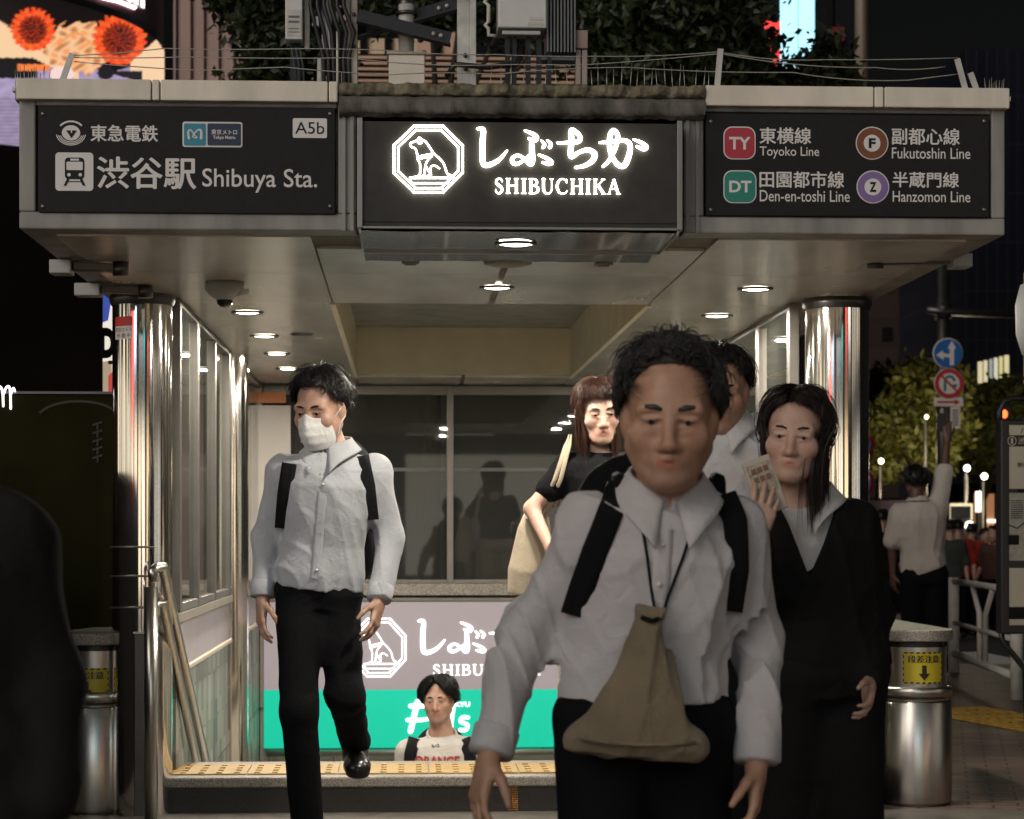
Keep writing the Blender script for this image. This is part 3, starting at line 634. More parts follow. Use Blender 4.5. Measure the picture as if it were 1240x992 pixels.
z0, zg, z1 = P(0, 908, YR).z, P(0, 837, YR).z, P(0, 730, YR).z
t = thing('backlit_sign', 'wide backlit mauve and green sign repeating the dog emblem at the stair end', 'sign', (.355, YR, z0))
MB().box(XL+.03, XR-.03, YR, YR+.06, zg, z1).build('upper_panel', M_MAUVE, t)
MB().box(XL+.03, XR-.03, YR, YR+.06, z0, zg-.001).build('lower_panel', M_TQ, t)
YL = YR-.004
logo(t, M_NEONR, YL-.002, (425.5, 749.5, 491.5, 819.5), (506.5, 752, 690, 793), (524, 804.5, 654, 818), .58)
mb = MB(); tr = lambda x, y: (P(x, y, YL).x, P(x, y, YL).z); k = 1/SC(550, YL)
for p, q in (([(506, 849), (502, 865), (497, 886)], 6.2), ([(497, 855), (515, 855), (526, 853)], 5.5), ([(493, 872), (510, 872), (524, 869)], 4.5),
             ([(532, 866), (526, 875), (532, 884), (540, 876), (533, 866)], 4.5), ([(549, 858), (547, 872), (546, 884)], 4.5), ([(546, 872), (540, 870), (536, 877), (541, 883), (546, 877)], 4), ([(567, 869), (560, 869), (558, 874), (566, 878), (564, 884), (557, 884)], 4.4)):
    stroke(mb, p, q*k, tr, YL-.002, 0, .3)
add_text(mb, 'TOKYU', (537, 850, 569, 856), YL, .03); mb.build('shop_lettering', M_NEONR, t)

# handrails
def handrail(label, pts1, pts2, post):
    t = thing('handrail', label, 'handrail', post)
    mb = MB(); mb.tube([(post[0], post[1], 0.006), (post[0], post[1], pts1[0][2]-.02)], .028, 16); mb.build('post', M_STEEL, t)
    mb = MB(); mb.tube(pts1, .021, 16); mb.build('upper_rail', M_STEEL, t)
    mb = MB(); mb.tube(pts2, .019, 16); mb.build('lower_rail', M_STEEL, t)
    return t
A = P(189, 688, 8.88); B = P(197, 686, 8.95); C = P(250, 926, 10.1); D_ = (C-B)
handrail('double chrome handrail running down the left side of the stair', [P(187, 705, 8.87), P(185, 692, 8.87), A, B, B+D_*.5, B+D_, B+D_*2.2], [P(188, 745, 8.9), P(189, 733, 8.9), P(197, 730, 8.97), P(238, 926, 9.9), P(197, 730, 8.97)+(P(238, 926, 9.9)-P(197, 730, 8.97))*2], (A.x-.02, 8.88, 0))
m = lambda v: Vector((.71-v.x, v.y, v.z))
handrail('double chrome handrail running down the right side of the stair, behind the suited woman', [m(v) for v in (P(187, 705, 8.87), P(185, 692, 8.87), A, B, B+D_*.5, B+D_, B+D_*2.2)], [m(v) for v in (P(188, 745, 8.9), P(189, 733, 8.9), P(197, 730, 8.97), P(238, 926, 9.9))], (.71-A.x+.02, 8.88, 0))

# ================================================================== STEEL END PILLARS WITH GRANITE TOPS
def end_pillar(label, c, r, back, stick, zt):
    t = thing('end_pillar', label, 'pillar', (c[0], c[1], 0))
    MB().lathe((c[0], c[1], 0), [(r-.002, .012), (r, .02), (r, .445), (r-.004, .45)], 72).build('lower_drum', M_STEEL, t)
    mb = MB(); mb.lathe((c[0], c[1], 0), [(r-.012, .452), (r-.012, .468), (r+.002, .47), (r+.002, .505), (r-.004, .512), (r*.86, .514)], 72); mb.build('band', M_STEEL, t)
    MB().lathe((c[0], c[1], 0), [(r*.86, .512), (r*.86, zt-.075)], 72).build('upper_drum', M_STEEL, t)
    MB().lathe((c[0], c[1], 0), [(r*.8, zt-.076), (r*.8, zt-.05)], 72).build('gasket', M_BLACKP, t)
    MB().lathe((c[0], c[1], 0), [(r-.008, 0.001), (r-.008, .014)], 48).build('base_ring', M_DKSTEEL, t)
    # granite top: round end running back to a point
    pts = []; bx, by = back; d = Vector((bx-c[0], by-c[1])); L_ = d.length; ang = math.atan2(d.y, d.x); al = math.acos(r*1.03/L_)
    for k in range(33): a_ = ang+al+(2*math.pi-2*al)*k/32; pts.append((c[0]+r*1.03*math.cos(a_), c[1]+r*1.03*math.sin(a_)))
    pts.append((bx, by))
    MB().hprism(pts, zt-.05, zt).build('granite_top', M_GRANITE, t, .006)
    q = [(c[0]+(x-c[0])*.8, c[1]+(y-c[1])*.9) for x, y in pts]
    q = [(x, y) for x, y in q if y > c[1]+r*.3]
    if len(q) > 2: MB().hprism(q, .0, zt-.051).build('wall_core', M_DKGRAN, t)
    # warning label wrapped on the upper drum
    rr = r*.86+.0015
    def wrap(u, z, k=0): a_ = stick[0]+(u-.5)*stick[1]; return (c[0]+(rr+k)*math.sin(a_), c[1]-(rr+k)*math.cos(a_), z)
    z0, z1 = stick[2], stick[3]
    mb = MB(); mb.grid(lambda u, v: wrap(u, z0+(z1-z0)*v), 16, 2, 0); lab = mb.build('warning_label', mat('label_yellow', (.55, .45, .02), .35), t)
    mb = MB(); vs, fs, _ = text_xy('段差注意', 0); h = z1-z0
    for k_, i_ in enumerate((0, .008, -.008)): mb.add([wrap(.12+.76*u+i_, z0+h*(.66+.24*v), .002+.0001*k_) for u, v in vs], fs)


    mb.grid(lambda u, v: wrap(.5+(u-.5)*.11, z0+h*(.32+.26*v), .0015), 6, 2)
    mb.grid(lambda u, v: wrap(.5+(u-.5)*.28*v, z0+h*(.1+.22*v), .0015), 10, 6)
    for k in range(7):
        u0 = .02+k*.14
        for (a0, a1) in ((-.005, .045), (.95, 1.0)):
            mb.add([wrap(u0, z0+h*a0, .0014), wrap(u0+.08, z0+h*a0, .0014), wrap(u0+.1, z0+h*a1, .0014), wrap(u0+.02, z0+h*a1, .0014)], [(0, 1, 2, 3)])
    for k in range(5):
        for (a0, a1) in ((0, .03), (.97, 1)):
            mb.add([wrap(a0, z0+h*(.05+k*.19), .0016), wrap(a1, z0+h*(.05+k*.19), .0016), wrap(a1, z0+h*(.14+k*.19), .0016), wrap(a0, z0+h*(.14+k*.19), .0016)], [(0, 1, 2, 3)])
    mb.build('warning_print', M_BLACKP, lab)
    return t
c = P(1108, 0, 9.42)
end_pillar('brushed steel end pillar with granite top and yellow step warning label, at right', (c.x, 9.42), .158, (P(1064, 0, 10.8).x, 10.9), (.06, 1.34, P(0, 832, 9.28).z, P(0, 793, 9.28).z), .76)
c = P(115, 0, 9.3)
end_pillar('shadowed steel end pillar with granite top and dirty warning label, at left', (c.x, 9.3), .158, (P(192, 0, 10.6).x, 10.7), (-.12, 1.36, P(0, 849, 9.15).z, P(0, 810, 9.15).z), .76)
for k, (px, pz, lb) in enumerate(((173, 768, 'dark square steel post at the left end of the raised step'), (1052, 838, 'steel post at the right end of the raised step, beside the steel end pillar'))):
    a = P(px, pz, 9.12 if k == 0 else 9.3); t = thing('step_post', lb, 'post', (a.x, a.y, 0), 'posts at the ends of the raised step')
    w_ = .033 if k == 0 else .03
    MB().box(a.x-w_, a.x+w_, a.y-.03, a.y+.03, (0.16 if k else .0), a.z).build('shaft', M_DKSTEEL if k == 0 else M_STEEL, t, .004)
    MB().box(a.x-w_-.004, a.x+w_+.004, a.y-.034, a.y+.034, a.z, a.z+.01).build('cap', M_STEEL, t, .003)
a = P(151, 0, 9.32)
t = thing('camera_notice', 'small red and white camera notice stuck high on the left chrome column', 'notice', (P(151, 0, 9.15).x, 9.12, P(0, 413, 9.15).z))
cc = P(172.5, 0, 9.22); rr = .1265
def wr(u, z, k=0): a_ = math.asin(max(-1, min(1, (P(140, 0, 9.15).x+(P(162, 0, 9.15).x-P(140, 0, 9.15).x)*u-cc.x)/rr))); return (cc.x+(rr+k)*math.sin(a_), 9.22-(rr+k)*math.cos(a_), z)
zz0, zz1 = P(0, 413, 9.23).z, P(0, 386, 9.23).z
MB().grid(lambda u, v: wr(u, zz0+(zz1-zz0)*v), 10, 1).build('sheet', M_WHITE, t)
mb = MB(); mb.grid(lambda u, v: wr(u, zz0+(zz1-zz0)*(.58+.42*v), .0008), 10, 1); mb.build('red_banner', mat('notice_red', (.5, .03, .02), .5), t)
mb = MB(); vs, fs, _ = text_xy('防犯カメラ', 0); mb.add([wr(.05+.9*u, zz0+(zz1-zz0)*(.32+.2*v), .001) for u, v in vs], fs); vs, fs, _ = text_xy('作動中', 0, 1.6); mb.add([wr(.1+.8*u, zz0+(zz1-zz0)*(.06+.2*v), .001) for u, v in vs], fs); mb.build('lettering', M_BLACKP, t)

t = thing('pale_panel', 'pale tall panel with orange header in front of the back glass behind the masked man', 'board', (P(328, 0, 14.6).x, 14.6, .84))  # plain pale panel set before the left end of the back glass
MB().box(P(304, 0, 14.6).x, P(352, 0, 14.6).x, 14.6, 14.64, P(0, 703, 14.6).z, P(0, 490, 14.6).z).build('sheet', mat('pale_board', (.55, .50, .45), .5, 0, .1, 3), t, .003)
MB().box(P(312, 0, 14.6).x, P(346, 0, 14.6).x, 14.6, 14.63, P(0, 487, 14.6).z, P(0, 474, 14.6).z).build('orange_header', mat('orange_header', (.6, .2, .05), .5), t)
# ================================================================== ON AND BEHIND THE ROOF
YT = 9.0
def rx(x, y=YT): return P(x, 0, y).x
def rz(y_, y=YT): return P(600, y_, y).z
RZ = ZT-.03                                                         # roof surface
M_GREYB = mat('cabinet_grey', (.58, .58, .56), .5, .1, .1, 8)
M_CONC = mat('pole_concrete', (.48, .44, .37), .8, 0, .35, 8, .2, 40)
M_CREAMB = mat('cream_box', (.72, .66, .56), .6, 0, .15, 7)
M_BLKST = mat('black_angle', (.02, .02, .022), .45, .5)
def post_thing(name, label, cat, build, base):
    t = thing(name, label, cat, base); build(t); return t
def b(t):
    mb = MB(); mb.box(rx(419), rx(425), YT-.01, YT+.04, RZ, rz(-60)); mb.box(rx(425.4), rx(433), YT-.03, YT+.05, RZ, rz(-60)); mb.build('shaft', M_CONC, t, .003)
    mb = MB()
    for y in (22, 60): mb.cyl((rx(429), YT-.04, rz(y)), (rx(429), YT-.03, rz(y)), .008)
    mb.build('bolt', M_DKSTEEL, t)
post_thing('roof_post', 'tan concrete equipment post left of the capped pipe on the roof', 'post', b, (rx(426), YT, RZ))
def b(t):
    mb = MB(); mb.box(rx(553.5), rx(568), YT-.06, YT-.05, RZ, rz(-60)); mb.box(rx(568), rx(576), YT-.06, YT+.05, RZ, rz(-60)); mb.box(rx(553.5), rx(556), YT-.05, YT+.05, RZ, rz(-60)); mb.build('shaft', M_GALV, t, .002)
    mb = MB()
    for y in (2, 72, 88): mb.cyl((rx(563), YT-.075, rz(y)), (rx(563), YT-.06, rz(y)), .009, n=6)
    mb.build('bolt', M_DKSTEEL, t)
post_thing('roof_post', 'bright galvanised steel channel post with bolts beside the grey cabinet', 'post', b, (rx(564), YT, RZ))
def b(t):
    MB().box(rx(471), rx(514), YT-.12, YT+.12, RZ, rz(75)).build('base_box', M_CREAMB, t, .004)
    MB().box(rx(468.5), rx(515), YT-.13, YT+.13, rz(75), rz(71.5)).build('lid', M_CONC, t, .003)
    MB().cyl((rx(492), YT, rz(72)), (rx(492), YT, rz(4)), .032).build('pipe', M_GALV, t)
    mb = MB()
    for y in (18, 34): mb.lathe((rx(492), YT, rz(y)), [(.033, -.008), (.045, -.006), (.045, .006), (.033, .008)], 24)
    mb.build('clamp', M_DKSTEEL, t); MB().lathe((rx(492), YT, rz(4)), [(.035, -.01), (.035, .012), (.0001, .016)], 24).build('cap', M_DKSTEEL, t)
post_thing('vent_pipe', 'capped galvanised pipe rising from a cream box on the roof', 'pipe', b, (rx(492), YT, RZ))
def angle_bar(label, a, bb, y):
    t = thing('angle_brace', label, 'brace', (rx(a[0], y), y, rz(a[1], y)))
    p, q = Vector((rx(a[0], y), y, rz(a[1], y))), Vector((rx(bb[0], y), y-.02, rz(bb[1], y)))
    mb = MB(); mb.bar(p, q, .008, .06); o = Vector((0, -.03, -.028)); mb.bar(p+o, q+o, .06, .008); mb.build('angle', M_BLKST, t)
    mb = MB(); d = q-p
    for k in (.82, .9): mb.cyl(p+d*k+Vector((0, -.014, .005)), p+d*k+Vector((0, -.004, .005)), .009, n=6)
    mb.build('bolt', M_GALV, t)
angle_bar('black steel angle brace climbing to the galvanised post', (432, 42), (553, 8), YT+.06)
angle_bar('black steel angle brace sloping down across the capped pipe', (433, 22), (545, 50), YT-.06)
def b(t):
    MB().box(rx(347), rx(367.5), YT-.1, YT+.03, rz(57), rz(-40)).build('case', M_GREYB, t, .004)
    MB().box(rx(349), rx(365.5), YT-.103, YT-.1, rz(53), rz(22)).build('label_plate', M_DIRTYW, t)
    mb = MB()
    for k, y in enumerate((29, 35, 44, 48)): mb.box(rx(351), rx(364), YT-.105, YT-.103, rz(y+(2.6 if k < 2 else 1)), rz(y))
    mb.build('label_print', M_DKSTEEL, t)
    mb = MB()
    for k, x in enumerate((353, 358, 363)): mb.tube([(rx(x), YT-.03, rz(57)), (rx(x+2), YT-.05, rz(70)), (rx(x+5), YT-.02, rz(88)), (rx(x+6), YT, RZ)], .005, 6)
    mb.build('cable', mat('cable_green', (.03, .05, .045), .5), t)
    MB().box(rx(369.5), rx(375.5), YT-.05, YT, rz(65), rz(-40)).build('conduit', M_DIRTYW, t, .003)
    MB().box(rx(352), rx(364), YT-.02, YT+.03, RZ, rz(57)).build('stand', M_BLKST, t)
post_thing('meter_box', 'tall grey meter box with printed label and white conduit beside the tree', 'box', b, (rx(357), YT, RZ))
def b(t):
    MB().box(rx(390), rx(402), YT-.04, YT+.02, rz(64), rz(-10)).build('case', M_GREYB, t, .003)
    MB().box(rx(378.5), rx(387), YT-.06, YT-.02, rz(38), rz(26)).build('switch', M_GREYP, t, .003)
    mb = MB()
    for k in range(6):
        x = 380+k*7; mb.tube([(rx(x), YT-.05, rz(-30)), (rx(x-3+k), YT-.07, rz(15)), (rx(x+4+k*2), YT-.05, rz(45)), (rx(x+12-k), YT-.04, rz(75)), (rx(x+14), YT-.02, RZ)], .009, 8)
    mb.build('black_cable', M_BLACKP, t)
    mb = MB(); mb.tube([(rx(409), YT-.05, RZ), (rx(409), YT-.05, rz(-30))], .005, 8); mb.tube([(rx(386), YT-.03, RZ), (rx(388), YT-.03, rz(75))], .012, 8); mb.build('conduit', M_GALV, t)
    MB().bar((rx(384), YT, rz(4)), (rx(414), YT+.02, rz(60)), .02, .03).build('strut', M_BLKST, t)
post_thing('switch_box', 'small grey switch box wrapped in hanging black cables on the roof', 'box', b, (rx(396), YT, RZ))
def b(t):
    MB().box(rx(602), rx(660), YT-.1, YT+.1, rz(40), rz(-50)).build('case', M_GREYB, t, .005)
    MB().box(rx(607), rx(653), YT-.09, YT-.06, rz(47.5), rz(43)).build('lower_flange', M_GREYP, t, .002)
    mb = MB(); mb.box(rx(638), rx(656), YT-.103, YT-.1, rz(37), rz(33)); mb.box(rx(640), rx(656), YT-.103, YT-.1, rz(31), rz(27)); mb.build('plate', M_DIRTYW, t)
    mb = MB()
    for x in (596, ): mb.tube([(rx(590), YT-.05, rz(-20)), (rx(590), YT-.05, rz(2)), (rx(586), YT-.05, rz(6)), (rx(591), YT-.05, rz(10)), (rx(591), YT-.05, rz(30)), (rx(587), YT-.05, rz(34)), (rx(591), YT-.05, rz(38)), (rx(591), YT-.05, rz(46)), (rx(600), YT-.05, rz(47))], .008, 8)
    mb.build('insulator_bracket', M_DIRTYW, t)
    mb = MB()
    for k in range(9): x = 661+k*4.1; mb.box(rx(x), rx(x+1.9), YT-.06, YT+.12, rz(66), rz(-50))
    mb.build('cooling_fin', mat('fin_grey', (.14, .14, .135), .4, .3), t)
    mb = MB(); mb.box(rx(655), rx(697), YT+.0, YT+.1, rz(72), rz(67)); mb.build('fin_base', M_DKSTEEL, t)
    mb = MB()
    for x in (612, 620, 637, 650, 662): mb.box(rx(x), rx(x+5), YT-.04, YT+.04, RZ, rz(47)); 
    mb.build('leg', M_BLKST, t)
    mb = MB(); mb.tube([(rx(540), YT-.1, rz(100)), (rx(550), YT-.12, rz(86)), (rx(590), YT-.1, rz(88)), (rx(625), YT-.08, rz(82)), (rx(632), YT-.06, rz(60))], .012, 8); mb.build('hose', M_BLACKP, t)
post_thing('transformer', 'grey transformer cabinet with ribbed cooling fins standing on the roof', 'transformer', b, (rx(640), YT, RZ))
def b(t):
    mb = MB(); mb.box(rx(697), rx(702.5), YT-.03, YT+.03, RZ, rz(61)); mb.box(rx(704), rx(710.5), YT-.03, YT+.03, RZ, rz(61)); mb.build('shaft', mat('pinkish_post', (.34, .28, .25), .7, 0, .2, 8), t, .002)
    MB().box(rx(696.5), rx(711), YT-.04, YT+.04, rz(60), rz(38)).build('head', mat('pinkish_post_head', (.3, .23, .2), .7, 0, .2, 8), t, .003)
post_thing('roof_post', 'twin-legged pinkish post right of the cooling fins', 'post', b, (rx(704), YT, RZ))
# bird wires and their stakes on the coping
YW = YF+.12; ZK = P(0, 101, YW).z
def wx(x): return P(x, 0, YW).x
def wz(y_): return P(600, y_, YW).z
for lb, pts in (('leaning wire stake above the left end of the coping', ((70, 98, 88, 71),)), ('thin wire stake where the right coping begins', ((867, 105, 872, 57),)), ('crooked pair of wire stakes near the right end of the coping', ((1173, 108, 1158, 66), (1188, 110, 1174, 83)))):
    for q in pts[:1]: t = thing('wire_stake', lb, 'stake', (wx(q[0]), YW, RZ+.06), 'stakes holding the bird wires')
    mb = MB()
    for q in pts: mb.bar((wx(q[0]), YW, RZ+.0), (wx(q[2]), YW-.01, wz(q[3])), .02, .006, (0, 1, 0))
    mb.build('stake', M_GALV, t)
def wire(lb, pts):
    mb = MB(); out = []
    for i in range(len(pts)-1):
        for k in range(6):
            s = k/6; x = pts[i][0]+(pts[i+1][0]-pts[i][0])*s; y = pts[i][1]+(pts[i+1][1]-pts[i][1])*s+4*s*(1-s)*pts[i][2]; out.append((wx(x), YW, wz(y)))
    out.append((wx(pts[-1][0]), YW, wz(pts[-1][1]))); mb.tube(out, .0019, 6)
    tag(mb.build('bird_wire', M_WIRE), lb, 'wire', 'wires strung along the coping')
wire('highest thin wire strung along the canopy coping', [(86, 73, 1), (200, 63, 1), (345, 62, -1), (480, 63, 2), (600, 66, 1), (720, 67, 2), (870, 60, 4), (1000, 68, 1), (1160, 64, 0)])
wire('second highest thin wire strung along the canopy coping', [(86, 75, 1), (225, 73, 1), (420, 72, 2), (560, 80, -1), (700, 78, 1), (872, 62, 5), (1060, 77, 3), (1145, 75, 0)])
wire('lowest thin wire strung along the canopy coping', [(90, 80, 1), (240, 89, 0), (345, 84, 1), (470, 92, -2), (600, 90, -2), (760, 80, 2), (960, 84, 4), (1100, 92, 0), (1160, 84, 0)])
rr_ = random.Random(3); sk_ = thing('bird_spikes', 'thin bird spikes standing along the canopy edge', 'spikes', (0, YW, RZ))
for x0, x1, n_ in ((18, 60, 12), (715, 866, 17), (560, 700, 10), (1195, 1218, 9)):
    for k in range(n_):
        x = x0+(x1-x0)*(k+rr_.random()*.4)/n_; h = 20+rr_.random()*12 if x0 > 500 and x0 < 1000 else 10+rr_.random()*10
        MB().tube([(wx(x), YW+.01, RZ+.012), (wx(x+rr_.uniform(-3, 3)), YW+.01, wz(104-h))], .0012, 5).build('spike', M_WIRE, sk_)
tag(MB().box(wx(16), wx(1222), YW-.02, YW+.02, RZ+.002, RZ+.016).build('spike_rail', M_GALV), 'low metal rail along the coping carrying stakes and wires', 'rail')

# ------------------------------------------------ trees
def leaf_mat(name, c0, c1):
    m = bpy.data.materials.new(name); m.use_nodes = True; n = m.node_tree.nodes; l = m.node_tree.links; b_ = n['Principled BSDF']
    ge = n.new('ShaderNodeNewGeometry'); cr = n.new('ShaderNodeValToRGB'); cr.color_ramp.elements[0].color = (*c0, 1); cr.color_ramp.elements[1].color = (*c1, 1)
    l.new(ge.outputs['Random Per Island'], cr.inputs[0]); l.new(cr.outputs[0], b_.inputs['Base Color']); b_.inputs['Roughness'].default_value = .5
    MATS[name] = m; return m
M_LEAFD = leaf_mat('dark_leaf', (.012, .02, .007), (.035, .05, .016)); M_LEAFY = leaf_mat('street_leaf', (.06, .075, .012), (.16, .15, .03))
M_BARK = mat('bark', (.05, .04, .03), .9, 0, .4, 12, .5, 40)
def tree(label, base, trunk_h, blobs, nleaf, ls, leafm, seed, grp, tr=.09, cat='tree'):
    g = np.random.default_rng(seed); t = thing('street_tree', label, cat, base, grp); B = Vector(base)
    mb = MB(); top = B+Vector((0, 0, trunk_h)); mb.tube([B, B+Vector((.03, .02, trunk_h*.5)), top], [tr, tr*.8, tr*.6], 10)
    for c, r in blobs: c = Vector(c); mb.tube([top-Vector((0, 0, trunk_h*.1)), (top+c)/2+Vector((.05, 0, .05)), c], [tr*.5, tr*.3, tr*.1], 6)
    mb.build('trunk', M_BARK, t)
    # leaves: small folded quads clustered into sprays inside each lobe
    vs = []; fs = []; W = np.array([r**2 for c, r in blobs]); W = W/W.sum()
    ncl = max(1, nleaf//14); which = g.choice(len(blobs), ncl, p=W); k = 0
    for wi in which:
        c, r = blobs[wi]; d = g.normal(size=3); d /= np.linalg.norm(d); rad = r*g.random()**.33
        cc_ = np.array(c)+d*rad*np.array([1, 1, .85]); cs = r*.13+ls
        for _ in range(14):
            p = cc_+g.normal(size=3)*cs; a = g.normal(size=3); a /= np.linalg.norm(a); b2 = np.cross(a, g.normal(size=3)); b2 /= np.linalg.norm(b2)
            s = ls*(.6+.8*g.random()); q = [p-a*s, p+b2*s*.45, p+a*s, p-b2*s*.45+np.cross(a, b2)*s*.15]
            vs += [tuple(x) for x in q]; fs.append((k, k+1, k+2, k+3)); k += 4
    me = bpy.data.meshes.new('crown'); me.from_pydata(vs, [], fs); me.materials.append(leafm); link_mesh('crown', me, t)
def blob(x, y_, Y, rpx, dy=0): c = P(x, y_, Y); return ((c.x, Y+dy, c.z), rpx/SC(x, Y))
Yt = 17.5
tree('dark tree behind the meter box, over the left coping', (P(330, 0, Yt).x, Yt, 0), 3.6, [blob(318, 10, Yt, 48), blob(345, 62, Yt, 42), blob(300, -50, Yt, 60), blob(372, 20, Yt, 40), blob(280, -10, Yt, 28), blob(330, 100, Yt, 38), blob(390, 60, Yt, 34)], 9000, .05, M_LEAFD, 1, 'trees behind the canopy', .12)
Yt = 19
tree('large dark tree behind the roof, right of the transformer', (P(800, 0, Yt).x, Yt, 0), 3.8, [blob(770, 20, Yt, 75), blob(840, 10, Yt, 80), blob(735, 60, Yt, 50), blob(875, 30, Yt, 48), blob(800, 90, Yt, 60), blob(872, 85, Yt, 46), blob(820, -80, Yt, 90), blob(885, -40, Yt, 30)], 15000, .055, M_LEAFD, 2, 'trees behind the canopy', .16)
tree('thin dark tree in front of the cyan lit screen', (P(985, 0, 20).x, 20, 0), 4.0, [blob(1003, 70, 20, 26), blob(962, 98, 20, 22), blob(1000, 95, 20, 30), blob(965, 112, 20, 30), blob(930, 95, 20, 22), blob(926, 50, 20, 16), blob(1015, 110, 20, 30), blob(985, 80, 20, 12)], 3000, .05, M_LEAFD, 3, 'trees behind the canopy', .1)
tree('dark tree hanging over the slatted terrace between the posts', (P(520, 0, 19.5).x, 19.5, 0), 4.4, [blob(470, 2, 19.5, 36), blob(520, 0, 19.5, 40), blob(560, -6, 19.5, 40), blob(620, 0, 19.5, 50), blob(680, 20, 19.5, 40)], 5000, .05, M_LEAFD, 14, 'trees behind the canopy', .1)

# ------------------------------------------------ buildings behind
def facade_box(t, x0, x1, y0, y1, z1, m, name='wall'): return MB().box(x0, x1, y0, y1, GZ(y0) if x0 > 1.5 else 0, z1).build(name, m, t)
# slatted terrace building
Yb = 24.0; X0, X1 = P(425, 0, Yb).x, P(800, 0, Yb).x
t = thing('terrace_building', 'cafe terrace building with pinkish cream horizontal slats behind the roof equipment', 'building', ((X0+X1)/2, Yb, 0))
zt_ = P(600, 34, Yb).z; zb_ = P(600, 140, Yb).z
facade_box(t, X0-1.5, X1-.2, Yb+.4, Yb+6, zb_, mat('dark_render', (.035, .03, .027), .8, 0, .3, 2))
M_SLAT = mat('cream_slat', (.80, .62, .42), .6, 0, .15, 3); M_SLATP = mat('pink_slat', (.72, .47, .34), .6, 0, .15, 3)
MB().box(X0, P(505, 0, Yb).x, Yb+.1, Yb+.3, P(0, 58, Yb).z, P(0, 39, Yb).z).build('upper_panel', M_SLAT, t); MB().box(P(505.2, 0, Yb).x, P(562, 0, Yb).x, Yb+.1, Yb+.3, P(0, 58, Yb).z, zt_).build('upper_panel', M_SLATP, t)
mb = MB()
for y_ in (63, 70, 77, 84, 91.5, 99, 106, 114): mb.box(X0, P(700, 0, Yb).x, Yb, Yb+.05, P(0, y_+3.2, Yb).z, P(0, y_, Yb).z)
mb.build('slats', M_SLATP, t)
mb = MB()
for x in (440, 470, 530, 580, 640, 690): mb.box(P(x, 0, Yb).x-.04, P(x, 0, Yb).x+.04, Yb+.06, Yb+.14, zb_, zt_)
mb.build('upright', M_DARK, t)
MB().box(X0, X1, Yb+.4, Yb+.5, zb_, P(0, 70, Yb).z).build('back_panel', M_DARK, t)
# pink panelled building
Yb = 45.0
t = thing('panelled_building', 'pale pink building of tall vertical cladding panels left of the tree', 'building', (P(280, 0, Yb).x, Yb, 0))
X0, X1 = P(210, 0, Yb).x, P(420, 0, Yb).x
facade_box(t, X0, X1, Yb, Yb+12, 22, mat('pink_cladding', (.60, .41, .37), .6, 0, .12, .8))
mb = MB()
for k, x in enumerate((213, 231, 247, 265, 283, 300, 318, 336)): mb.box(P(x, 0, Yb).x, P(x+1.4, 0, Yb).x, Yb-.05, Yb-.002, 0, 22)
mb.build('panel_joint', M_DARK, t)
# curved LED corner building
def pic_led(u, v):                                      # u right, v up -> colour: spiky orange discs, cream sweeps, lavender floor
    X_ = u*200; Y_ = 170-(v*200)
    n_ = math.sin(X_*.35+math.sin(Y_*.23)*2)*.5+math.sin(Y_*.41+X_*.13)*.5
    c = np.array([.01, .006, .006])
    if Y_ > 78+6*math.sin(X_*.06)+X_*.02: c = np.array([.50, .40, .62])*(.85+.1*n_)
    if 70 < Y_ < 95 and X_ < 45: c = np.array([.012, .01, .012])
    if 78 < Y_ < 86 and 20 < X_ < 60: c = np.array([1, .25, .06])
    if Y_ > 26+X_*.62 and Y_ < 70+max(0, X_-40)*.5 and X_ < 95: c = np.array([1, .66, .38])
    d = math.hypot((X_-98)/42, (Y_-58)/32)
    if d < 1+.12*n_: c = np.array([1, .62-.28*abs(n_), .34-.24*abs(n_)])*(1-.45*max(0, n_))
    if abs(Y_-(48+8*math.sin(X_*.12))) < 1.6 and 70 < X_ < 125: c = np.array([.9, .35, .12])
    for (sx_, sy_, r_) in ((40, 36, 24), (145, 48, 29)):
        d = math.hypot(X_-sx_, (Y_-sy_)*1.02); an = math.atan2(Y_-sy_, X_-sx_); rr2 = r_*(1+.14*abs(math.sin(an*11))+.05*math.sin(an*23))
        if d < rr2:
            k = d/rr2; fl = math.sin(an*31+k*9)*math.sin(an*17)
            c = np.array([1, .11+.09*fl, .025]) if k > .66 else np.array([.25+.35*max(0, fl), .03, .01])
            if k < .5 and fl < -.1: c = np.array([.02, .01, .01])
    if Y_ > 40+(X_-198)*-.9 and X_ > 158 and Y_ > 30: c = np.array([1, .68, .42])
    if math.hypot((X_-128)/10, (Y_-88)/9) < 1: c = np.array([.02, .015, .02])
    if math.hypot((X_-75)/15, (Y_-90)/10) < 1: c = np.array([1, .72, .68])
    if 86 < Y_ < 100 and 118 < X_ < 172 and Y_ < 84+(X_-118)*.3: c = np.array([.02, .015, .02])
    if Y_ > 118: c = c*(.75+.12*math.sin(Y_*1.4))
    return np.clip(c, 0, 1)
plan = [(-320, 28.2), (-160, 28.8), (-60, 29.3), (40, 29.9), (100, 30.6), (150, 31.4), (183, 32.3), (196, 33.1), (199, 34.2), (196, 40)]
pp = [P(x, 0, y) for x, y in plan]
def curve_at(s):
    s = s*(len(pp)-1); i = min(int(s), len(pp)-2); f_ = s-i
    p0, p1, p2, p3 = pp[max(i-1, 0)], pp[i], pp[i+1], pp[min(i+2, len(pp)-1)]
    q = .5*((2*p1)+(p2-p0)*f_+(2*p0-5*p1+4*p2-p3)*f_*f_+(3*p1-p0-3*p2+p3)*f_**3); return q
zled0 = P(0, 171, 29.4).z; zled1 = P(85, 2, 30.4).z
t = thing('screen_building', 'curved corner building wrapped in a huge bright video screen with maroon band above', 'building', (pp[2].x-3, 36, 0))
n_u, n_v = 230, 130
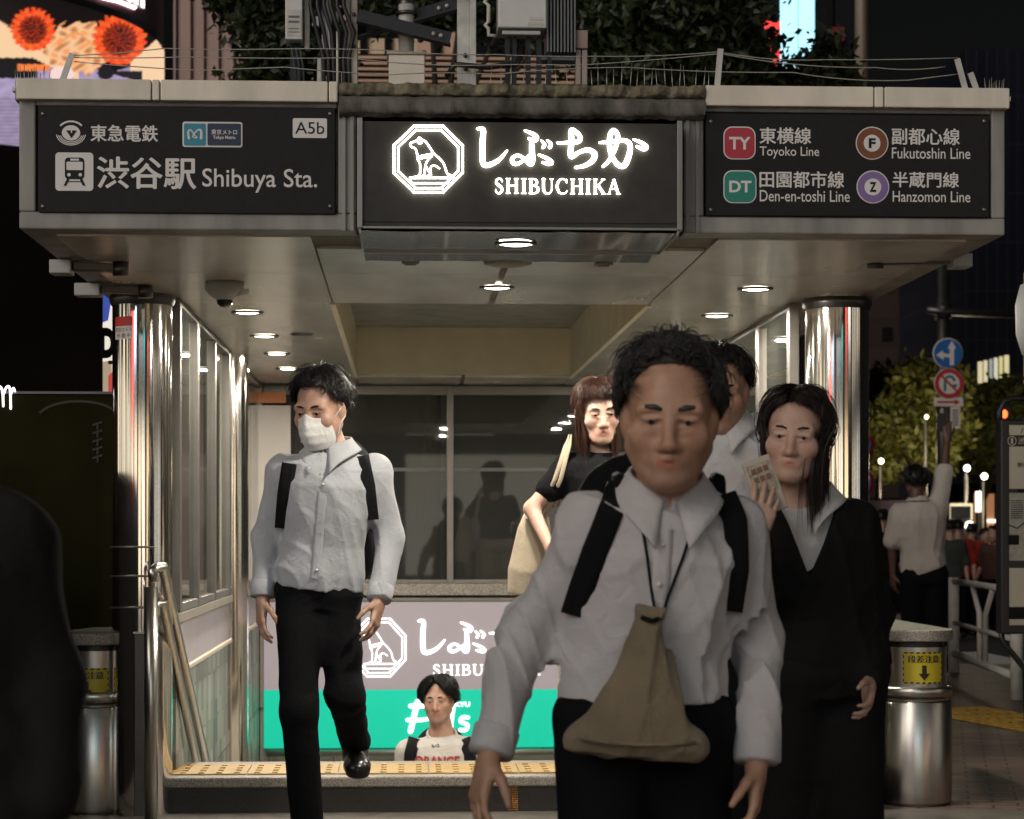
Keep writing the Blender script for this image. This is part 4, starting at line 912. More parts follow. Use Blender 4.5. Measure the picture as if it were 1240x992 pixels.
mb = MB(); mb.grid(lambda u, v: (lambda q: (q.x, q.y, zled0+(zled1-zled0)*v))(curve_at(.12+u*.80)), n_u, n_v)
me = mb.mesh('video_screen', emit_attr('video_screen_light', .95)); at_ = me.color_attributes.new('picture', 'FLOAT_COLOR', 'POINT')
cols = np.ones((len(me.vertices), 4), np.float32)
for i, v_ in enumerate(me.vertices):
    fw = Vector((v_.co.x, v_.co.y)); dep = math.sin(TH)*fw.x+math.cos(TH)*fw.y; xc = math.cos(TH)*fw.x-math.sin(TH)*fw.y
    cols[i, :3] = pic_led((xc/dep*FPX+CX)/200., (170-(HY-(v_.co.z-HC)/dep*FPX))/200.)
at_.data.foreach_set('color', cols.ravel()); link_mesh('video_screen', me, t)
M_MAROON = mat('maroon_band', (.20, .05, .07), .5, 0, .1, 3)
MB().grid(lambda u, v: (lambda q: (q.x, q.y-.12, zled1+.06+2.2*v))(curve_at(.1+u*.9)), 80, 2).build('maroon_band', M_MAROON, t)
MB().grid(lambda u, v: (lambda q: (q.x, q.y-.13, zled1-.04+.1*v))(curve_at(.1+u*.9)), 80, 1).build('screen_edge', M_BLACKP, t)
MB().grid(lambda u, v: (lambda q: (q.x, q.y+.05, 0+zled0*v))(curve_at(.1+u*.9)), 60, 1).build('lower_wall', M_DARK, t)
MB().grid(lambda u, v: (lambda q: (q.x-.1, q.y+.3, zled0+(5)*v))(curve_at(.1+u*.9)), 60, 1).build('core_wall', M_DARK, t)
mb = MB(); vs, fs, _ = text_xy('Rakuten', .035, .96)
samp = []
for k in range(400):
    q = curve_at(.2+k/400*.75); dep = math.sin(TH)*q.x+math.cos(TH)*q.y; samp.append(((math.cos(TH)*q.x-math.sin(TH)*q.y)/dep*FPX+CX, q, dep))
def onb(u, v, py=None):
    px_ = 92+85*u; sm = min(samp, key=lambda q: abs(q[0]-px_)); y_ = -8+22*u*u+u*1-v*40
    return (sm[1].x, sm[1].y-.2, HC+(HY-y_)*sm[2]/FPX)
mb.add([onb(u, v) for u, v in vs], fs); mb.add([onb(.36, -.08), onb(.40, -.20), onb(.62, -.17), onb(.86, -.17), onb(.90, -.04), onb(.62, -.05)], [(0, 1, 2, 3, 4, 5)]); mb.build('lettering', emit('band_letters', (1, .97, .95), 2.5), t)
# cyan screen tower + red strip + column
Yb = 42.0
t = thing('cyan_screen_tower', 'tower with a tall glowing pale cyan screen and red sign behind the trees', 'building', (P(965, 0, Yb).x, Yb, 0))
facade_box(t, P(905, 0, Yb).x, P(1010, 0, Yb).x, Yb+.1, Yb+10, 30, M_DARK)
M_CY = emit('cyan_screen', (.42, .82, 1), 1.3)
mb = MB(); mb.box(P(945, 0, Yb).x, P(966, 0, Yb).x, Yb, Yb+.05, P(0, 135, Yb).z, 26); mb.box(P(967.5, 0, Yb).x, P(986.5, 0, Yb).x, Yb, Yb+.05, P(0, 135, Yb).z, 26); mb.build('cyan_screen', M_CY, t)
MB().box(P(926, 0, Yb).x, P(944.5, 0, Yb).x, Yb, Yb+.05, P(0, 102, Yb).z, P(0, 15, Yb).z).build('red_sign', emit('red_sign_light', (1, .06, .05), 1.2), t)
t = thing('dark_tower', 'dark glass tower with a faint red panel beside a pale round column', 'building', (P(1030, 0, Yb).x, Yb+2, 0))
facade_box(t, P(1012, 0, Yb).x, P(1032, 0, Yb).x, Yb, Yb+8, 28, mat('dark_glass_wall', (.02, .02, .024), .15))
MB().box(P(1008, 0, Yb).x, P(1022, 0, Yb).x, Yb-.06, Yb-.01, P(0, 50, Yb).z, P(0, 22, Yb).z).build('red_panel', mat('dim_red', (.2, .02, .015), .5), t)
MB().cyl((P(1043, 0, Yb).x, Yb, 0), (P(1043, 0, Yb).x, Yb, 28), .13, n=20).build('column', mat('pale_column', (.35, .28, .22), .35, .4), t)
# ------------------------------------------------ left side: hoarding, shop poster, lit letters
Yh = 9.75
t = thing('shop_front', 'dark shop front left of the entrance with unlit black band over olive panel', 'shop front', (P(60, 0, Yh).x, Yh, 0))
xh0, xh1 = P(-420, 0, Yh).x, P(139, 0, Yh).x
MB().box(xh0, xh1, Yh, Yh+.2, .0, P(0, 478, Yh).z).build('olive_panel', mat('olive_panel', (.016, .0145, .004), .8, 0, .3, 3, spec=.05), t)
MB().box(-2.3, -1.93, 3.2, Yh-.02, 0, 1.45).build('added_shade_wall', M_DARK, t)  # unseen wall, added to keep the sun off the left end pillar
MB().box(xh0, xh1, Yh-.01, Yh+.21, P(0, 477, Yh).z, P(0, 474, Yh).z).build('ledge', M_DKSTEEL, t)
MB().box(xh0, P(115, 0, Yh).x, Yh+.22, Yh+.25, P(0, 476, Yh).z, P(0, 172, Yh).z).build('black_band', mat('band_black', (.004, .0025, .0025), .8, 0, .2, 3, spec=.03), t)
mb = MB(); Yk = Yh-.004
line(mb, arc(95, 508, 50, 22, 20, 160, 24), 3, Yk)
for k in range(5): line(mb, [(112, 515+k*10), (124, 511+k*10)], 2.5, Yk-.001); line(mb, [(118, 512+k*10), (118, 520+k*10)], 2.2, Yk-.002)
mb.build('faint_ornament', mat('olive_dark', (.018, .017, .006), .6), t)
mb = MB(); tr = lambda x, y: (P(x, y, Yh-.03).x, P(x, y, Yh-.03).z); k = 1/SC(10, Yh)
stroke(mb, [(-8, 492), (-6, 474), (-1, 468), (3, 474), (4, 492)], 2.6*k, tr, Yh-.03); stroke(mb, [(4, 478), (8, 469), (12, 471), (13, 495)], 2.6*k, tr, Yh-.03); stroke(mb, [(13, 478), (16, 470), (18, 474)], 2.4*k, tr, Yh-.03)
mb.build('lit_lettering', emit('white_letter', (1, 1, 1), 2.2), t)
Yp_ = 10.6
t = thing('lit_poster', 'tall backlit poster with bold black letters seen behind the left column', 'poster', (P(128, 0, Yp_).x, Yp_, P(0, 520, Yp_).z))
bx = lambda x0, y0, x1, y1, m_: (P(x0, 0, Yp_).x, P(x1, 0, Yp_).x, P(0, y1, Yp_).z, P(0, y0, Yp_).z)
def pbox(nm, x0, y0, x1, y1, m_, k=0): a_ = bx(x0, y0, x1, y1, 0); return MB().box(a_[0], a_[1], Yp_-.002*k-.002, Yp_+.03, a_[2], a_[3]).build(nm, m_, t)
pbox('frame', 113, 352, 160, 521, M_DARK); pbox('sheet', 116, 356, 158, 517, emit('poster_white', (.95, .86, .76), .9), 2)
mb = MB(); poly(mb, [(116, 356), (136, 356), (131, 388), (116, 394)], Yp_-.008); mb.build('blue_shape', emit('poster_blue', (.06, .10, .42), .8), t)
mb = MB(); poly(mb, [(116, 440), (135, 436), (137, 480), (128, 517), (116, 517)], Yp_-.008); mb.build('tan_shape', emit('poster_tan', (.5, .38, .26), .8), t)
mb = MB(); poly(mb, [(131, 455), (139, 448), (150, 470), (146, 517), (132, 517)], Yp_-.0095); mb.build('red_shape', emit('poster_red', (.6, .08, .07), .8), t)
mb = MB(); add_text(mb, 'DM', (121, 397, 158, 434), Yp_-.010, .07); add_text(mb, 'T', (131, 437, 150, 452), Yp_-.012, .07); mb.build('lettering', mat('poster_ink', (.01, .01, .01), .5), t)
tag(MB().box(P(113, 0, Yp_).x, P(150, 0, Yp_).x, Yp_+.0, Yp_+.08, 0, P(0, 522, Yp_).z).build('poster_stand', M_DARK), 'dark stand carrying the backlit poster behind the left column', 'stand')

# ================================================================== RIGHT: STREET
def xw(x, Y): return P(x, 0, Y).x
def zw(y_, Y): return P(1150, y_, Y).z
# guardrail
t = thing('guardrail', 'white tubular pedestrian guardrail with V-shaped braces at the kerb', 'guardrail', (xw(1190, 17), 17, 0))
g0 = Vector((xw(1155, 18.2), 18.2, 0)); g1 = Vector((xw(1231, 15.2), 15.2, 0)); M_RAIL = mat('rail_white', (.62, .58, .55), .5, 0, .15, 10)
gd = g1-g0
for k in (0, 1): p = g0+gd*k; MB().cyl(p, p+Vector((0, 0, .80 if k == 0 else .8)), .045, n=18).build('post', M_RAIL, t)
mb = MB()
for h in (.77, .42): mb.tube([g0+Vector((0, 0, h)), g1+Vector((0, 0, h))], .026 if h > .5 else .02, 12)
mb.tube([g0+Vector((0, 0, .16)), g1+Vector((0, 0, .16))], .03, 12); mb.build('rail', M_RAIL, t)
mb = MB(); 
for s in (-1, 1): mb.tube([g0+gd*(.5+s*.16)+Vector((0, 0, .75)), g0+gd*(.5+s*.05)+Vector((0, 0, .55)), g0+gd*(.5+s*.045)+Vector((0, 0, .17))], .022, 10)
mb.build('brace', M_RAIL, t)
g2 = g1+Vector((.9, -3.2, 0)); t2 = thing('guardrail', 'white guardrail bay at the right edge below the map board', 'guardrail', g1+Vector((.3, -.8, 0)))
mb = MB()
for k in (.18, 1): p = g1+(g2-g1)*k; mb.cyl(p, p+Vector((0, 0, .8)), .045, n=18)
for h in (.77, .42, .16): mb.tube([g1+(g2-g1)*.18+Vector((0, 0, h)), g2+Vector((0, 0, h))], .026, 12)
mb.build('bay', M_RAIL, t2)
# map board
Ym = 12.6
t = thing('map_board', 'black-framed street information board with pale panels at the right edge', 'information board', (xw(1250, Ym), Ym, 0))
zb0, zb1 = zw(768, Ym), zw(508, Ym)
MB().box(xw(1211, Ym), xw(1330, Ym), Ym-.02, Ym+.1, zb0, zb1).build('case', M_BLACKP, t, .01)
mb = MB(); mb.tube([(xw(1213, Ym), Ym+.04, zw(520, Ym)), (xw(1213, Ym), Ym+.04, zw(497, Ym)), (xw(1218, Ym), Ym+.04, zw(486, Ym)), (xw(1228, Ym), Ym+.04, zw(482, Ym)), (xw(1300, Ym), Ym+.04, zw(482, Ym))], .017, 10); mb.build('tube_frame', M_BLACKP, t); mb = MB()
mb.tube([(xw(1214, Ym), Ym+.04, zw(760, Ym)), (xw(1216, Ym), Ym+.04, zw(778, Ym)), (xw(1228, Ym), Ym+.04, zw(792, Ym)), (xw(1244, Ym), Ym+.04, zw(812, Ym)), (xw(1246, Ym), Ym+.04, .0)], .018, 10); mb.build('tube_frame', M_BLACKP, t)
MB().cyl((xw(1300, Ym), Ym+.04, 0), (xw(1300, Ym), Ym+.04, zb0), .05).build('leg', M_BLACKP, t)
M_PAPER = mat('board_paper', (.50, .45, .37), .5, 0, .08, 6)
for (y0, y1, m_) in ((515, 527, M_PAPER), (541, 592, M_PAPER), (597, 679, mat('board_map', (.36, .34, .29), .5, 0, .3, 25)), (688, 757, M_PAPER)):
    MB().box(xw(1221, Ym), xw(1322, Ym), Ym-.026, Ym-.02, zw(y1, Ym), zw(y0, Ym)).build('panel', m_, t)
mb = MB(); yq = Ym-.027; add_text(mb, 'バスのりば', (1236, 517, 1275, 525), yq, .02); add_text(mb, '新橋駅前', (1232, 560, 1268, 566), yq, .02)
for k in range(9): rrect(mb, (1224, 606+k*2.6, 1239, 607+k*2.6), yq, .002)
rrect(mb, (1222, 735, 1260, 750), yq, .004); rrect(mb, (1221, 648, 1234, 660), yq, .004); line(mb, [(1222, 636), (1232, 640), (1244, 630), (1260, 642)], 1.5, yq); rrect(mb, (1232, 592.5, 1262, 597), yq, .003)
mb.build('lettering', M_DARK, t)
mb = MB(); add_text(mb, '渋谷駅前', (1233, 530, 1270, 538), Ym-.0215, .01); line(mb, arc(1225.5, 534, 5, 5.5, 0, 360, 24), .9, Ym-.0212); add_text(mb, '1', (1224.3, 530.5, 1226.8, 537.5), Ym-.0215, .02); mb.build('header_lettering', M_PAPER, t)
# traffic sign pole
Ys = 41.0
t = thing('sign_pole', 'dark street pole carrying round traffic signs and a long side arm', 'pole', (xw(1142, Ys), Ys, GZ(Ys)))
MB().cyl((xw(1142, Ys), Ys, GZ(Ys)), (xw(1142, Ys), Ys, zw(296, Ys)), .125).build('shaft', M_DKSTEEL, t)
mb = MB(); mb.tube([(xw(1120, Ys), Ys-.1, zw(376, Ys)), (xw(1142, Ys), Ys-.1, zw(378, Ys)), (xw(1262, Ys), Ys-.1, zw(382, Ys))], .08, 12); mb.build('arm', M_DKSTEEL, t)
mb = MB(); mb.cyl((xw(1142, Ys), Ys, zw(386, Ys)), (xw(1142, Ys), Ys, zw(368, Ys)), .17); mb.build('clamp', M_DKSTEEL, t)
M_BLUE = mat('sign_blue', (.01, .10, .34), .4); M_SRED = mat('traffic_red', (.38, .02, .03), .4); M_SWH = mat('traffic_white', (.62, .56, .52), .45)
def rsign(label, cx_, cy_, r, Y, kind, grp=None):
    t = thing('traffic_sign', label, 'traffic sign', (xw(cx_, Y), Y, zw(cy_, Y)), grp); 
    c = P(cx_, cy_, Y); rw = r/SC(cx_, Y)
    MB().cyl((c.x, Y+.02, c.z), (c.x, Y, c.z), rw, n=48).build('disc', M_SWH if kind != 'park' else M_SRED, t)
    mb = MB()
    if kind in ('left_ahead',):
        disc(mb, cx_, cy_, r*.94, Y-.004, 0, n=48); mb.build('face', M_BLUE, t); mb = MB(); s = r/18.; q = lambda x, y: (cx_+x*s, cy_+y*s)
        poly(mb, [q(2, 14), q(2, -6), q(7, -6), q(7, 14)], Y-.008); poly(mb, [q(-.5, -5.5), q(4.5, -15), q(9.5, -5.5)], Y-.0085)
        poly(mb, [q(2, 5), q(-6, 4), q(-6, -.5), q(2, 1)], Y-.009); poly(mb, [q(-14, 2), q(-6, -3.5), q(-5, 8)], Y-.0095); mb.build('arrow', M_SWH, t)
    elif kind == 'no_turn':
        disc(mb, cx_, cy_, r*.97, Y-.004, n=48); mb.build('ring', M_SRED, t); mb = MB(); disc(mb, cx_, cy_, r*.68, Y-.006, n=48); mb.build('face', M_SWH, t)
        s = r/18.; mb = MB(); q = lambda x, y: (cx_+x*s, cy_+y*s)
        line(mb, [q(-5, 9), q(-5, -2)]+[q(.5-5.5*math.cos(R(a_)), -3-5.5*math.sin(R(a_))) for a_ in range(0, 181, 20)]+[q(6, 1)], 3.4*s, Y-.0065); poly(mb, [q(1.5, 1), q(10.5, 1), q(6, 7.5)], Y-.0085); mb.build('arrow', mat('arrow_blue', (.02, .14, .2), .5), t)
        mb = MB(); line(mb, [q(-9, -9), q(9, 9)], 2.6*s, Y-.0095); mb.build('bar', M_SRED, t)
    elif kind == 'park':
        disc(mb, cx_, cy_, r*.74, Y-.004, n=48); mb.build('face', M_BLUE, t); mb = MB(); s = r/18.; line(mb, [(cx_-10*s, cy_-10*s), (cx_+10*s, cy_+10*s)], 3.4*s, Y-.007); mb.build('bar', M_SRED, t)
    return t
Yq = Ys-.2
rsign('blue round traffic sign with white ahead and left arrows, on the dark pole', 1148, 428, 18.5, Yq, 'left_ahead')
rsign('red-ringed no U-turn sign under the big blue arrow sign', 1149.5, 464.5, 18.5, Yq, 'no_turn')
t = thing('arrow_plate', 'small white plate with a red arrow under the no U-turn sign', 'sign', (xw(1149, Yq), Yq, zw(492, Yq)))
mb = MB(); a_, b_ = P(1131, 492, Yq), P(1166.5, 481.5, Yq); MB().box(a_.x, b_.x, Yq, Yq+.02, a_.z, b_.z).build('plate', M_SWH, t, .004)
mb = MB(); poly(mb, [(1135, 485.6), (1156, 485.6), (1156, 488.4), (1135, 488.4)], Yq-.003); poly(mb, [(1156, 483.2), (1163, 487), (1156, 490.8)], Yq-.0035); mb.build('arrow', M_SRED, t)
t = thing('notice_plate', 'pale street notice plate with fine print below the arrow plate', 'sign', (xw(1157, Yq), Yq, zw(519, Yq)))
a_, b_ = P(1151, 519, Yq), P(1163, 493, Yq); MB().box(a_.x, b_.x, Yq, Yq+.02, a_.z, b_.z).build('plate', M_SWH, t)
mb = MB()
for k in range(7): rrect(mb, (1153, 496+k*3, 1161, 497.4+k*3), Yq-.003, .01)
mb.build('print', M_DKSTEEL, t)
# parking-ban signs just right of the column
Yn = 26.0
t = thing('sign_post', 'thin grey post with two parking-ban discs close to the right columns', 'pole', (xw(1048, Yn), Yn, GZ(Yn))); MB().cyl((xw(1048, Yn), Yn, GZ(Yn)), (xw(1048, Yn), Yn, zw(520, Yn)), .03).build('shaft', M_GALV, t)
rsign('upper dim parking-ban disc peeking out beside the right column', 1041, 539, 18, Yn-.06, 'park'); rsign('lower dim parking-ban disc peeking out beside the right column', 1041, 584, 18, Yn-.06, 'park')
# far sign post with three discs, far blue sign
Yz = 62.0
t = thing('sign_post', 'far thin post with three small stacked signs left of the map board', 'pole', (xw(1203, Yz), Yz, GZ(Yz))); MB().cyl((xw(1203, Yz), Yz+.05, GZ(Yz)), (xw(1203, Yz), Yz+.05, zw(562, Yz)), .05).build('shaft', M_GALV, t)
rsign('small far no U-turn sign at the top of the triple sign post', 1202.5, 571, 6.5, Yz, 'no_turn'); rsign('middle far parking-ban sign of the triple sign post', 1202.5, 591, 6.5, Yz, 'park'); rsign('lowest far parking-ban sign of the triple sign post', 1202.5, 607, 6.5, Yz, 'park')
rsign('small distant blue arrow sign above the raised-arm man', 1127.5, 547, 9.5, 55.0, 'left_ahead')
t = thing('signal_pole', 'dark pole with a pedestrian signal seen from its unlit side', 'traffic light', (xw(1118, 50), 50, GZ(50)))
MB().cyl((xw(1118, 50), 50.2, GZ(50)), (xw(1118, 50), 50.2, zw(453, 50)), .07).build('shaft', M_DKSTEEL, t)
mb = MB(); mb.tube([(xw(1082, 50), 50, zw(517, 50)), (xw(1135, 50), 50, zw(512, 50))], .06, 10); mb.build('arm', M_DKSTEEL, t)
MB().box(xw(1080, 50), xw(1092, 50), 49.8, 50.3, zw(567, 50), zw(521, 50)).build('signal_box', M_BLACKP, t, .02)
t = thing('red_signal', 'small red signal lamp glowing above the map board', 'signal', (xw(1216, 30), 30, GZ(30)))
MB().cyl((xw(1217, 30), 30.1, GZ(30)), (xw(1217, 30), 30.1, zw(506, 30)), .04).build('shaft', M_DKSTEEL, t); MB().box(xw(1209, 30), xw(1224, 30), 29.95, 30.2, zw(512, 30), zw(492, 30)).build('housing', M_BLACKP, t, .01)
mb = MB(); disc(mb, 1216.5, 501.5, 3.6, 29.94, 0, 5); mb.build('lens', emit('red_lens', (1, .12, .03), 4), t)
# street trees on the far side
tree('leafy street tree lit yellow-green behind the raised-arm man', (xw(1110, 47), 47, GZ(47)), 2.6, [blob(1090, 500, 47, 30), blob(1130, 475, 47, 34), blob(1075, 530, 47, 20), blob(1110, 535, 47, 28), blob(1150, 515, 47, 24), blob(1070, 572, 47, 13), blob(1105, 452, 47, 14), blob(1140, 550, 47, 18)], 5200, .11, M_LEAFY, 4, 'street trees across the road', .12)
tree('darker street tree between the sign pole and the map board', (xw(1190, 52), 52, GZ(52)), 2.6, [blob(1175, 530, 52, 26), blob(1200, 515, 52, 30), blob(1222, 490, 52, 30), blob(1235, 520, 52, 30), blob(1190, 545, 52, 22)], 5500, .12, M_LEAFY, 5, 'street trees across the road', .12)
tree('dark low tree at the far end of the street beside the right columns', (xw(1062, 56), 56, GZ(56)), 2.4, [blob(1060, 500, 56, 24), blob(1058, 545, 56, 22), blob(1066, 470, 56, 18)], 2500, .13, M_LEAFD, 6, 'street trees across the road', .1)
# brown and navy buildings
def facade_mat(name, base, line_c, sx, sy):
    m = bpy.data.materials.new(name); m.use_nodes = True; n = m.node_tree.nodes; l = m.node_tree.links; b_ = n['Principled BSDF']
    tc = n.new('ShaderNodeTexCoord'); sp = n.new('ShaderNodeSeparateXYZ'); cb = n.new('ShaderNodeCombineXYZ'); l.new(tc.outputs['Object'], sp.inputs[0]); l.new(sp.outputs['X'], cb.inputs['X']); l.new(sp.outputs['Z'], cb.inputs['Y'])
    br = n.new('ShaderNodeTexBrick'); br.offset = 0; br.inputs['Scale'].default_value = 1; br.inputs['Brick Width'].default_value = sx; br.inputs['Row Height'].default_value = sy; br.inputs['Mortar Size'].default_value = min(sx, sy)*.06
    br.inputs['Color1'].default_value = (*base, 1); br.inputs['Color2'].default_value = (*[c*.75 for c in base], 1); br.inputs['Mortar'].default_value = (*line_c, 1)
    l.new(cb.outputs[0], br.inputs[0]); l.new(br.outputs[0], b_.inputs['Base Color']); b_.inputs['Roughness'].default_value = .4; return m
Yb = 75.0
t = thing('brown_building', 'large plain dark brown building across the street right of the columns', 'building', (xw(1100, Yb), Yb, GZ(Yb)))
facade_box(t, xw(1000, Yb), xw(1168, Yb), Yb, Yb+20, zw(150, Yb), facade_mat('brown_cladding', (.075, .05, .045), (.05, .034, .03), 1.6, .9))
mb = MB()
for x, y0, y1 in ((1068, 397, 414), (1158, 323, 357), (1068, 335, 352)): mb.box(xw(x, Yb), xw(x+13, Yb), Yb-.02, Yb+.1, zw(y1, Yb), zw(y0, Yb))
mb.build('window', mat('unlit_glass', (.012, .012, .014), .1), t)
Yb = 66.0
t = thing('navy_building', 'dark navy office tower with one row of lit yellow windows', 'building', (xw(1220, Yb), Yb, GZ(Yb)))
facade_box(t, xw(1169, Yb), xw(1300, Yb), Yb, Yb+20, zw(60, Yb), facade_mat('navy_curtain_wall', (.02, .024, .045), (.05, .05, .065), .32, 1.5))
for k, (x0, x1, col) in enumerate(((1184, 1189.5, (1, .86, .5)), (1191, 1195.5, (1, .88, .55)), (1198, 1201.5, (.5, .5, .45)), (1203.5, 1208, (.95, .92, .7)), (1210, 1214, (1, .85, .35)), (1216, 1221.5, (1, .88, .5)))):
    MB().box(xw(x0, Yb), xw(x1, Yb), Yb-.03, Yb-.005, zw(464-k*1.6, Yb), zw(438-k*1.6, Yb)).build('lit_window', emit('window_%s' % 'abcdef'[k], col, .65), t)
MB().box(xw(1240, Yb), xw(1247, Yb), Yb-.03, Yb-.005, zw(470, Yb), zw(330, Yb)).build('lit_strip', emit('window_strip', (.8, .6, .45), .25), t)
# low kiosk block
Yb = 42.8
t = thing('kiosk', 'low mauve-fronted kiosk with a bright shop window behind the raised-arm man', 'kiosk', (xw(1105, Yb), Yb, GZ(Yb)))
facade_box(t, xw(1040, Yb), xw(1144, Yb), Yb+.3, Yb+5, zw(603, Yb), M_DARK)
MB().box(xw(1040, Yb), xw(1144, Yb), Yb, Yb+.28, zw(621, Yb), zw(606, Yb)).build('fascia', mat('mauve_fascia', (.36, .26, .28), .5, 0, .1, 1), t)
MB().box(xw(1042, Yb), xw(1079, Yb), Yb+.2, Yb+.28, zw(655, Yb), zw(622, Yb)).build('shop_window', emit('shop_window_light', (.55, .6, .6), .45), t)
mb = MB()
for k in range(9): x = 1054+k*2.9; mb.cyl((xw(x, Yb), Yb+.1, zw(650, Yb)), (xw(x, Yb), Yb+.1, zw(627+k%3*2, Yb)), .02+.008*(k%2))
mb.build('window_mullion', M_DIRTYW, t)
# lamps of the far street
def lamp(label, x, y_, Y, r, col, st_, pw=60):
    t = thing('street_lamp', label, 'street lamp', (xw(x, Y), Y, GZ(Y)), 'lamps along the far street')
    c = P(x, y_, Y); MB().cyl((c.x, Y+.1, GZ(Y)), (c.x, Y+.1, c.z-.1), .05, .035, n=10).build('shaft', M_DKSTEEL, t)
    mb = MB(); rw = r/SC(x, Y); mb.lathe((c.x, Y, c.z), [(.0001, -rw), (rw*.7, -rw*.7), (rw, 0), (rw*.7, rw*.7), (.0001, rw)], 16); mb.build('globe', emit('globe_%d' % int(x), col, st_), t)
    l = bpy.data.lights.new('street_lamp_light', 'POINT'); l.energy = pw; l.color = (1, .84, .55); l.shadow_soft_size = .3; o = bpy.data.objects.new('street_lamp_light', l); COL.objects.link(o); o.parent = t; o.location = (0, -.5, c.z-GZ(Y))
lamp('brightest white street lamp globe right of the sign pole', 1171, 567, 44.5, 4, (1, .95, .85), 9, 90)
lamp('warm street lamp globe low in the yellow-green tree', 1067, 558.5, 45, 3.4, (1, .88, .6), 7, 75); lamp('tall street lamp globe hidden among the yellow-green leaves', 1122, 505, 43.5, 2.5, (1, .9, .6), 6, 65)
lamp('wide bright lamp just left of the triple sign post', 1192, 577, 45.5, 4.2, (1, .9, .75), 6, 70)
t = thing('lit_kiosk_sign', 'small upright lit white street sign near the far crossing', 'sign', (xw(1187, 46), 46, GZ(46))); MB().box(xw(1184, 46), xw(1189.5, 46), 46, 46.2, GZ(46), zw(621, 46)).build('post', M_DKSTEEL, t); MB().box(xw(1184, 46), xw(1189.5, 46), 45.95, 46.2, zw(620, 46), zw(595, 46)).build('lamp_box', emit('white_box', (1, .93, .9), 1.6), t)
# warm shop wall behind, lit
Yb = 54.0
t = thing('corner_shop', 'far corner shop with a warm orange-lit front at the end of the street', 'shop', (xw(1200, Yb), Yb, GZ(Yb))); facade_box(t, xw(1172, Yb), xw(1260, Yb), Yb+.1, Yb+6, zw(585, Yb), M_DARK)
MB().box(xw(1180, Yb), xw(1204, Yb), Yb, Yb+.05, GZ(Yb), zw(598, Yb)).build('lit_front', emit('warm_front', (.85, .38, .18), .35), t)
MB().box(xw(1192, Yb), xw(1215, Yb), Yb-.06, Yb-.01, zw(633, Yb), zw(629, Yb)).build('light_bar', emit('bar_light', (1, .9, .8), 1.5), t)
# van seen from the front
Yv = 44.0
t = thing('parked_van', 'dark van facing us with a lit windscreen frame behind the crowd', 'van', (xw(1163, Yv), Yv, GZ(44)))
xv0, xv1 = xw(1147, Yv), xw(1179, Yv); zz_ = GZ(44); zt = zw(609, Yv)
M_VAN = mat('van_paint', (.10, .09, .085), .3)
mb = MB(); mb.prism([(xv0, zz_+.3), (xv1, zz_+.3), (xv1, zz_+1.2), (xv1-.12, zt), (xv0+.12, zt), (xv0, zz_+1.2)], Yv, Yv+4.2); mb.build('body', M_VAN, t, .06)
mb = MB(); mb.box(xw(1148.5, Yv), xw(1177.5, Yv), Yv-.03, Yv-.003, zw(613, Yv), zw(610, Yv)); mb.box(xw(1148.5, Yv), xw(1150.5, Yv), Yv-.03, Yv-.003, zw(630, Yv), zw(613, Yv)); mb.box(xw(1175.5, Yv), xw(1177.5, Yv), Yv-.03, Yv-.003, zw(630, Yv), zw(613, Yv)); mb.build('cab_light', emit('cab_light', (.95, .8, .5), .8), t)
MB().box(xw(1151, Yv), xw(1175, Yv), Yv-.025, Yv-.003, zw(627, Yv), zw(614, Yv)).build('windscreen', mat('windscreen', (.015, .015, .015), .08), t)
for x in (1152, 1174): MB().cyl((xw(x, Yv), Yv-.05, zw(637, Yv)), (xw(x, Yv), Yv, zw(637, Yv)), .1).build('headlight', emit('headlight', (1, .9, .75), 3), t)
for x in (1151, 1175):
    for yy_ in (.7, 3.4): MB().cyl((xw(x, Yv)-.1, Yv+yy_, zz_+.32), (xw(x, Yv)+.1, Yv+yy_, zz_+.32), .32).build('wheel', M_BLACKP, t)
# pale lamp at the right edge
Ye = 6.5
t = thing('pale_lantern', 'large pale rounded lantern cut off by the right edge', 'lantern', (P(1262, 0, Ye).x, Ye, 0))
c = P(1262, 385, Ye); MB().cyl((c.x, Ye, 0), (c.x, Ye, c.z-.1), .03).build('shaft', M_DKSTEEL, t)
MB().lathe((c.x, Ye, c.z), [(.0001, -.12), (.06, -.11), (.078, -.05), (.08, .04), (.065, .1), (.0001, .125)], 32).build('globe', mat('frosted_globe', (.5, .54, .51), .5), t)
# ================================================================== ACROSS THE STREET, BEHIND THE VIEWER (seen in the chrome and the dark glass)
def across(label, x0, x1, y, h, wall, screens, seed=0):
    t = thing('street_building', label, 'building', ((x0+x1)/2, y, 0)); MB().box(x0, x1, y-8, y, -.12, h).build('wall', wall, t)
    for k, (a_, b2, z0, z1, m_, nm) in enumerate(screens): MB().box(a_, b2, y+.02, y+.12, z0, z1).build(nm, m_, t)
    g = random.Random(seed)
    for fl in range(int(h/3.1)):  # window rows added to give the chrome columns more light to mirror
        x = x0+.6
        while x < x1-2:
            w_ = g.uniform(.9, 2.4); z0 = 3.3+fl*3.1
            if g.random() < .62 and z0+1.5 < h and not any(a_-.3 < x+w_ and x < b2+.3 and z0 < zz1 and z0+1.5 > zz0 for a_, b2, zz0, zz1, _, _ in screens): MB().box(x, x+w_, y+.01, y+.06, z0, z0+1.5).build('lit_window', g.choice(ADDED_WIN), t)
            x += w_+g.uniform(.3, .9)
ADDED_WIN = [emit('added_window_warm', (1, .86, .62), .9), emit('added_window_neutral', (1, .95, .85), .7), emit('added_window_cool', (.8, .9, 1), .6), emit('added_window_dim', (1, .8, .55), .35)]
E = lambda n, c, s: emit(n, c, s)
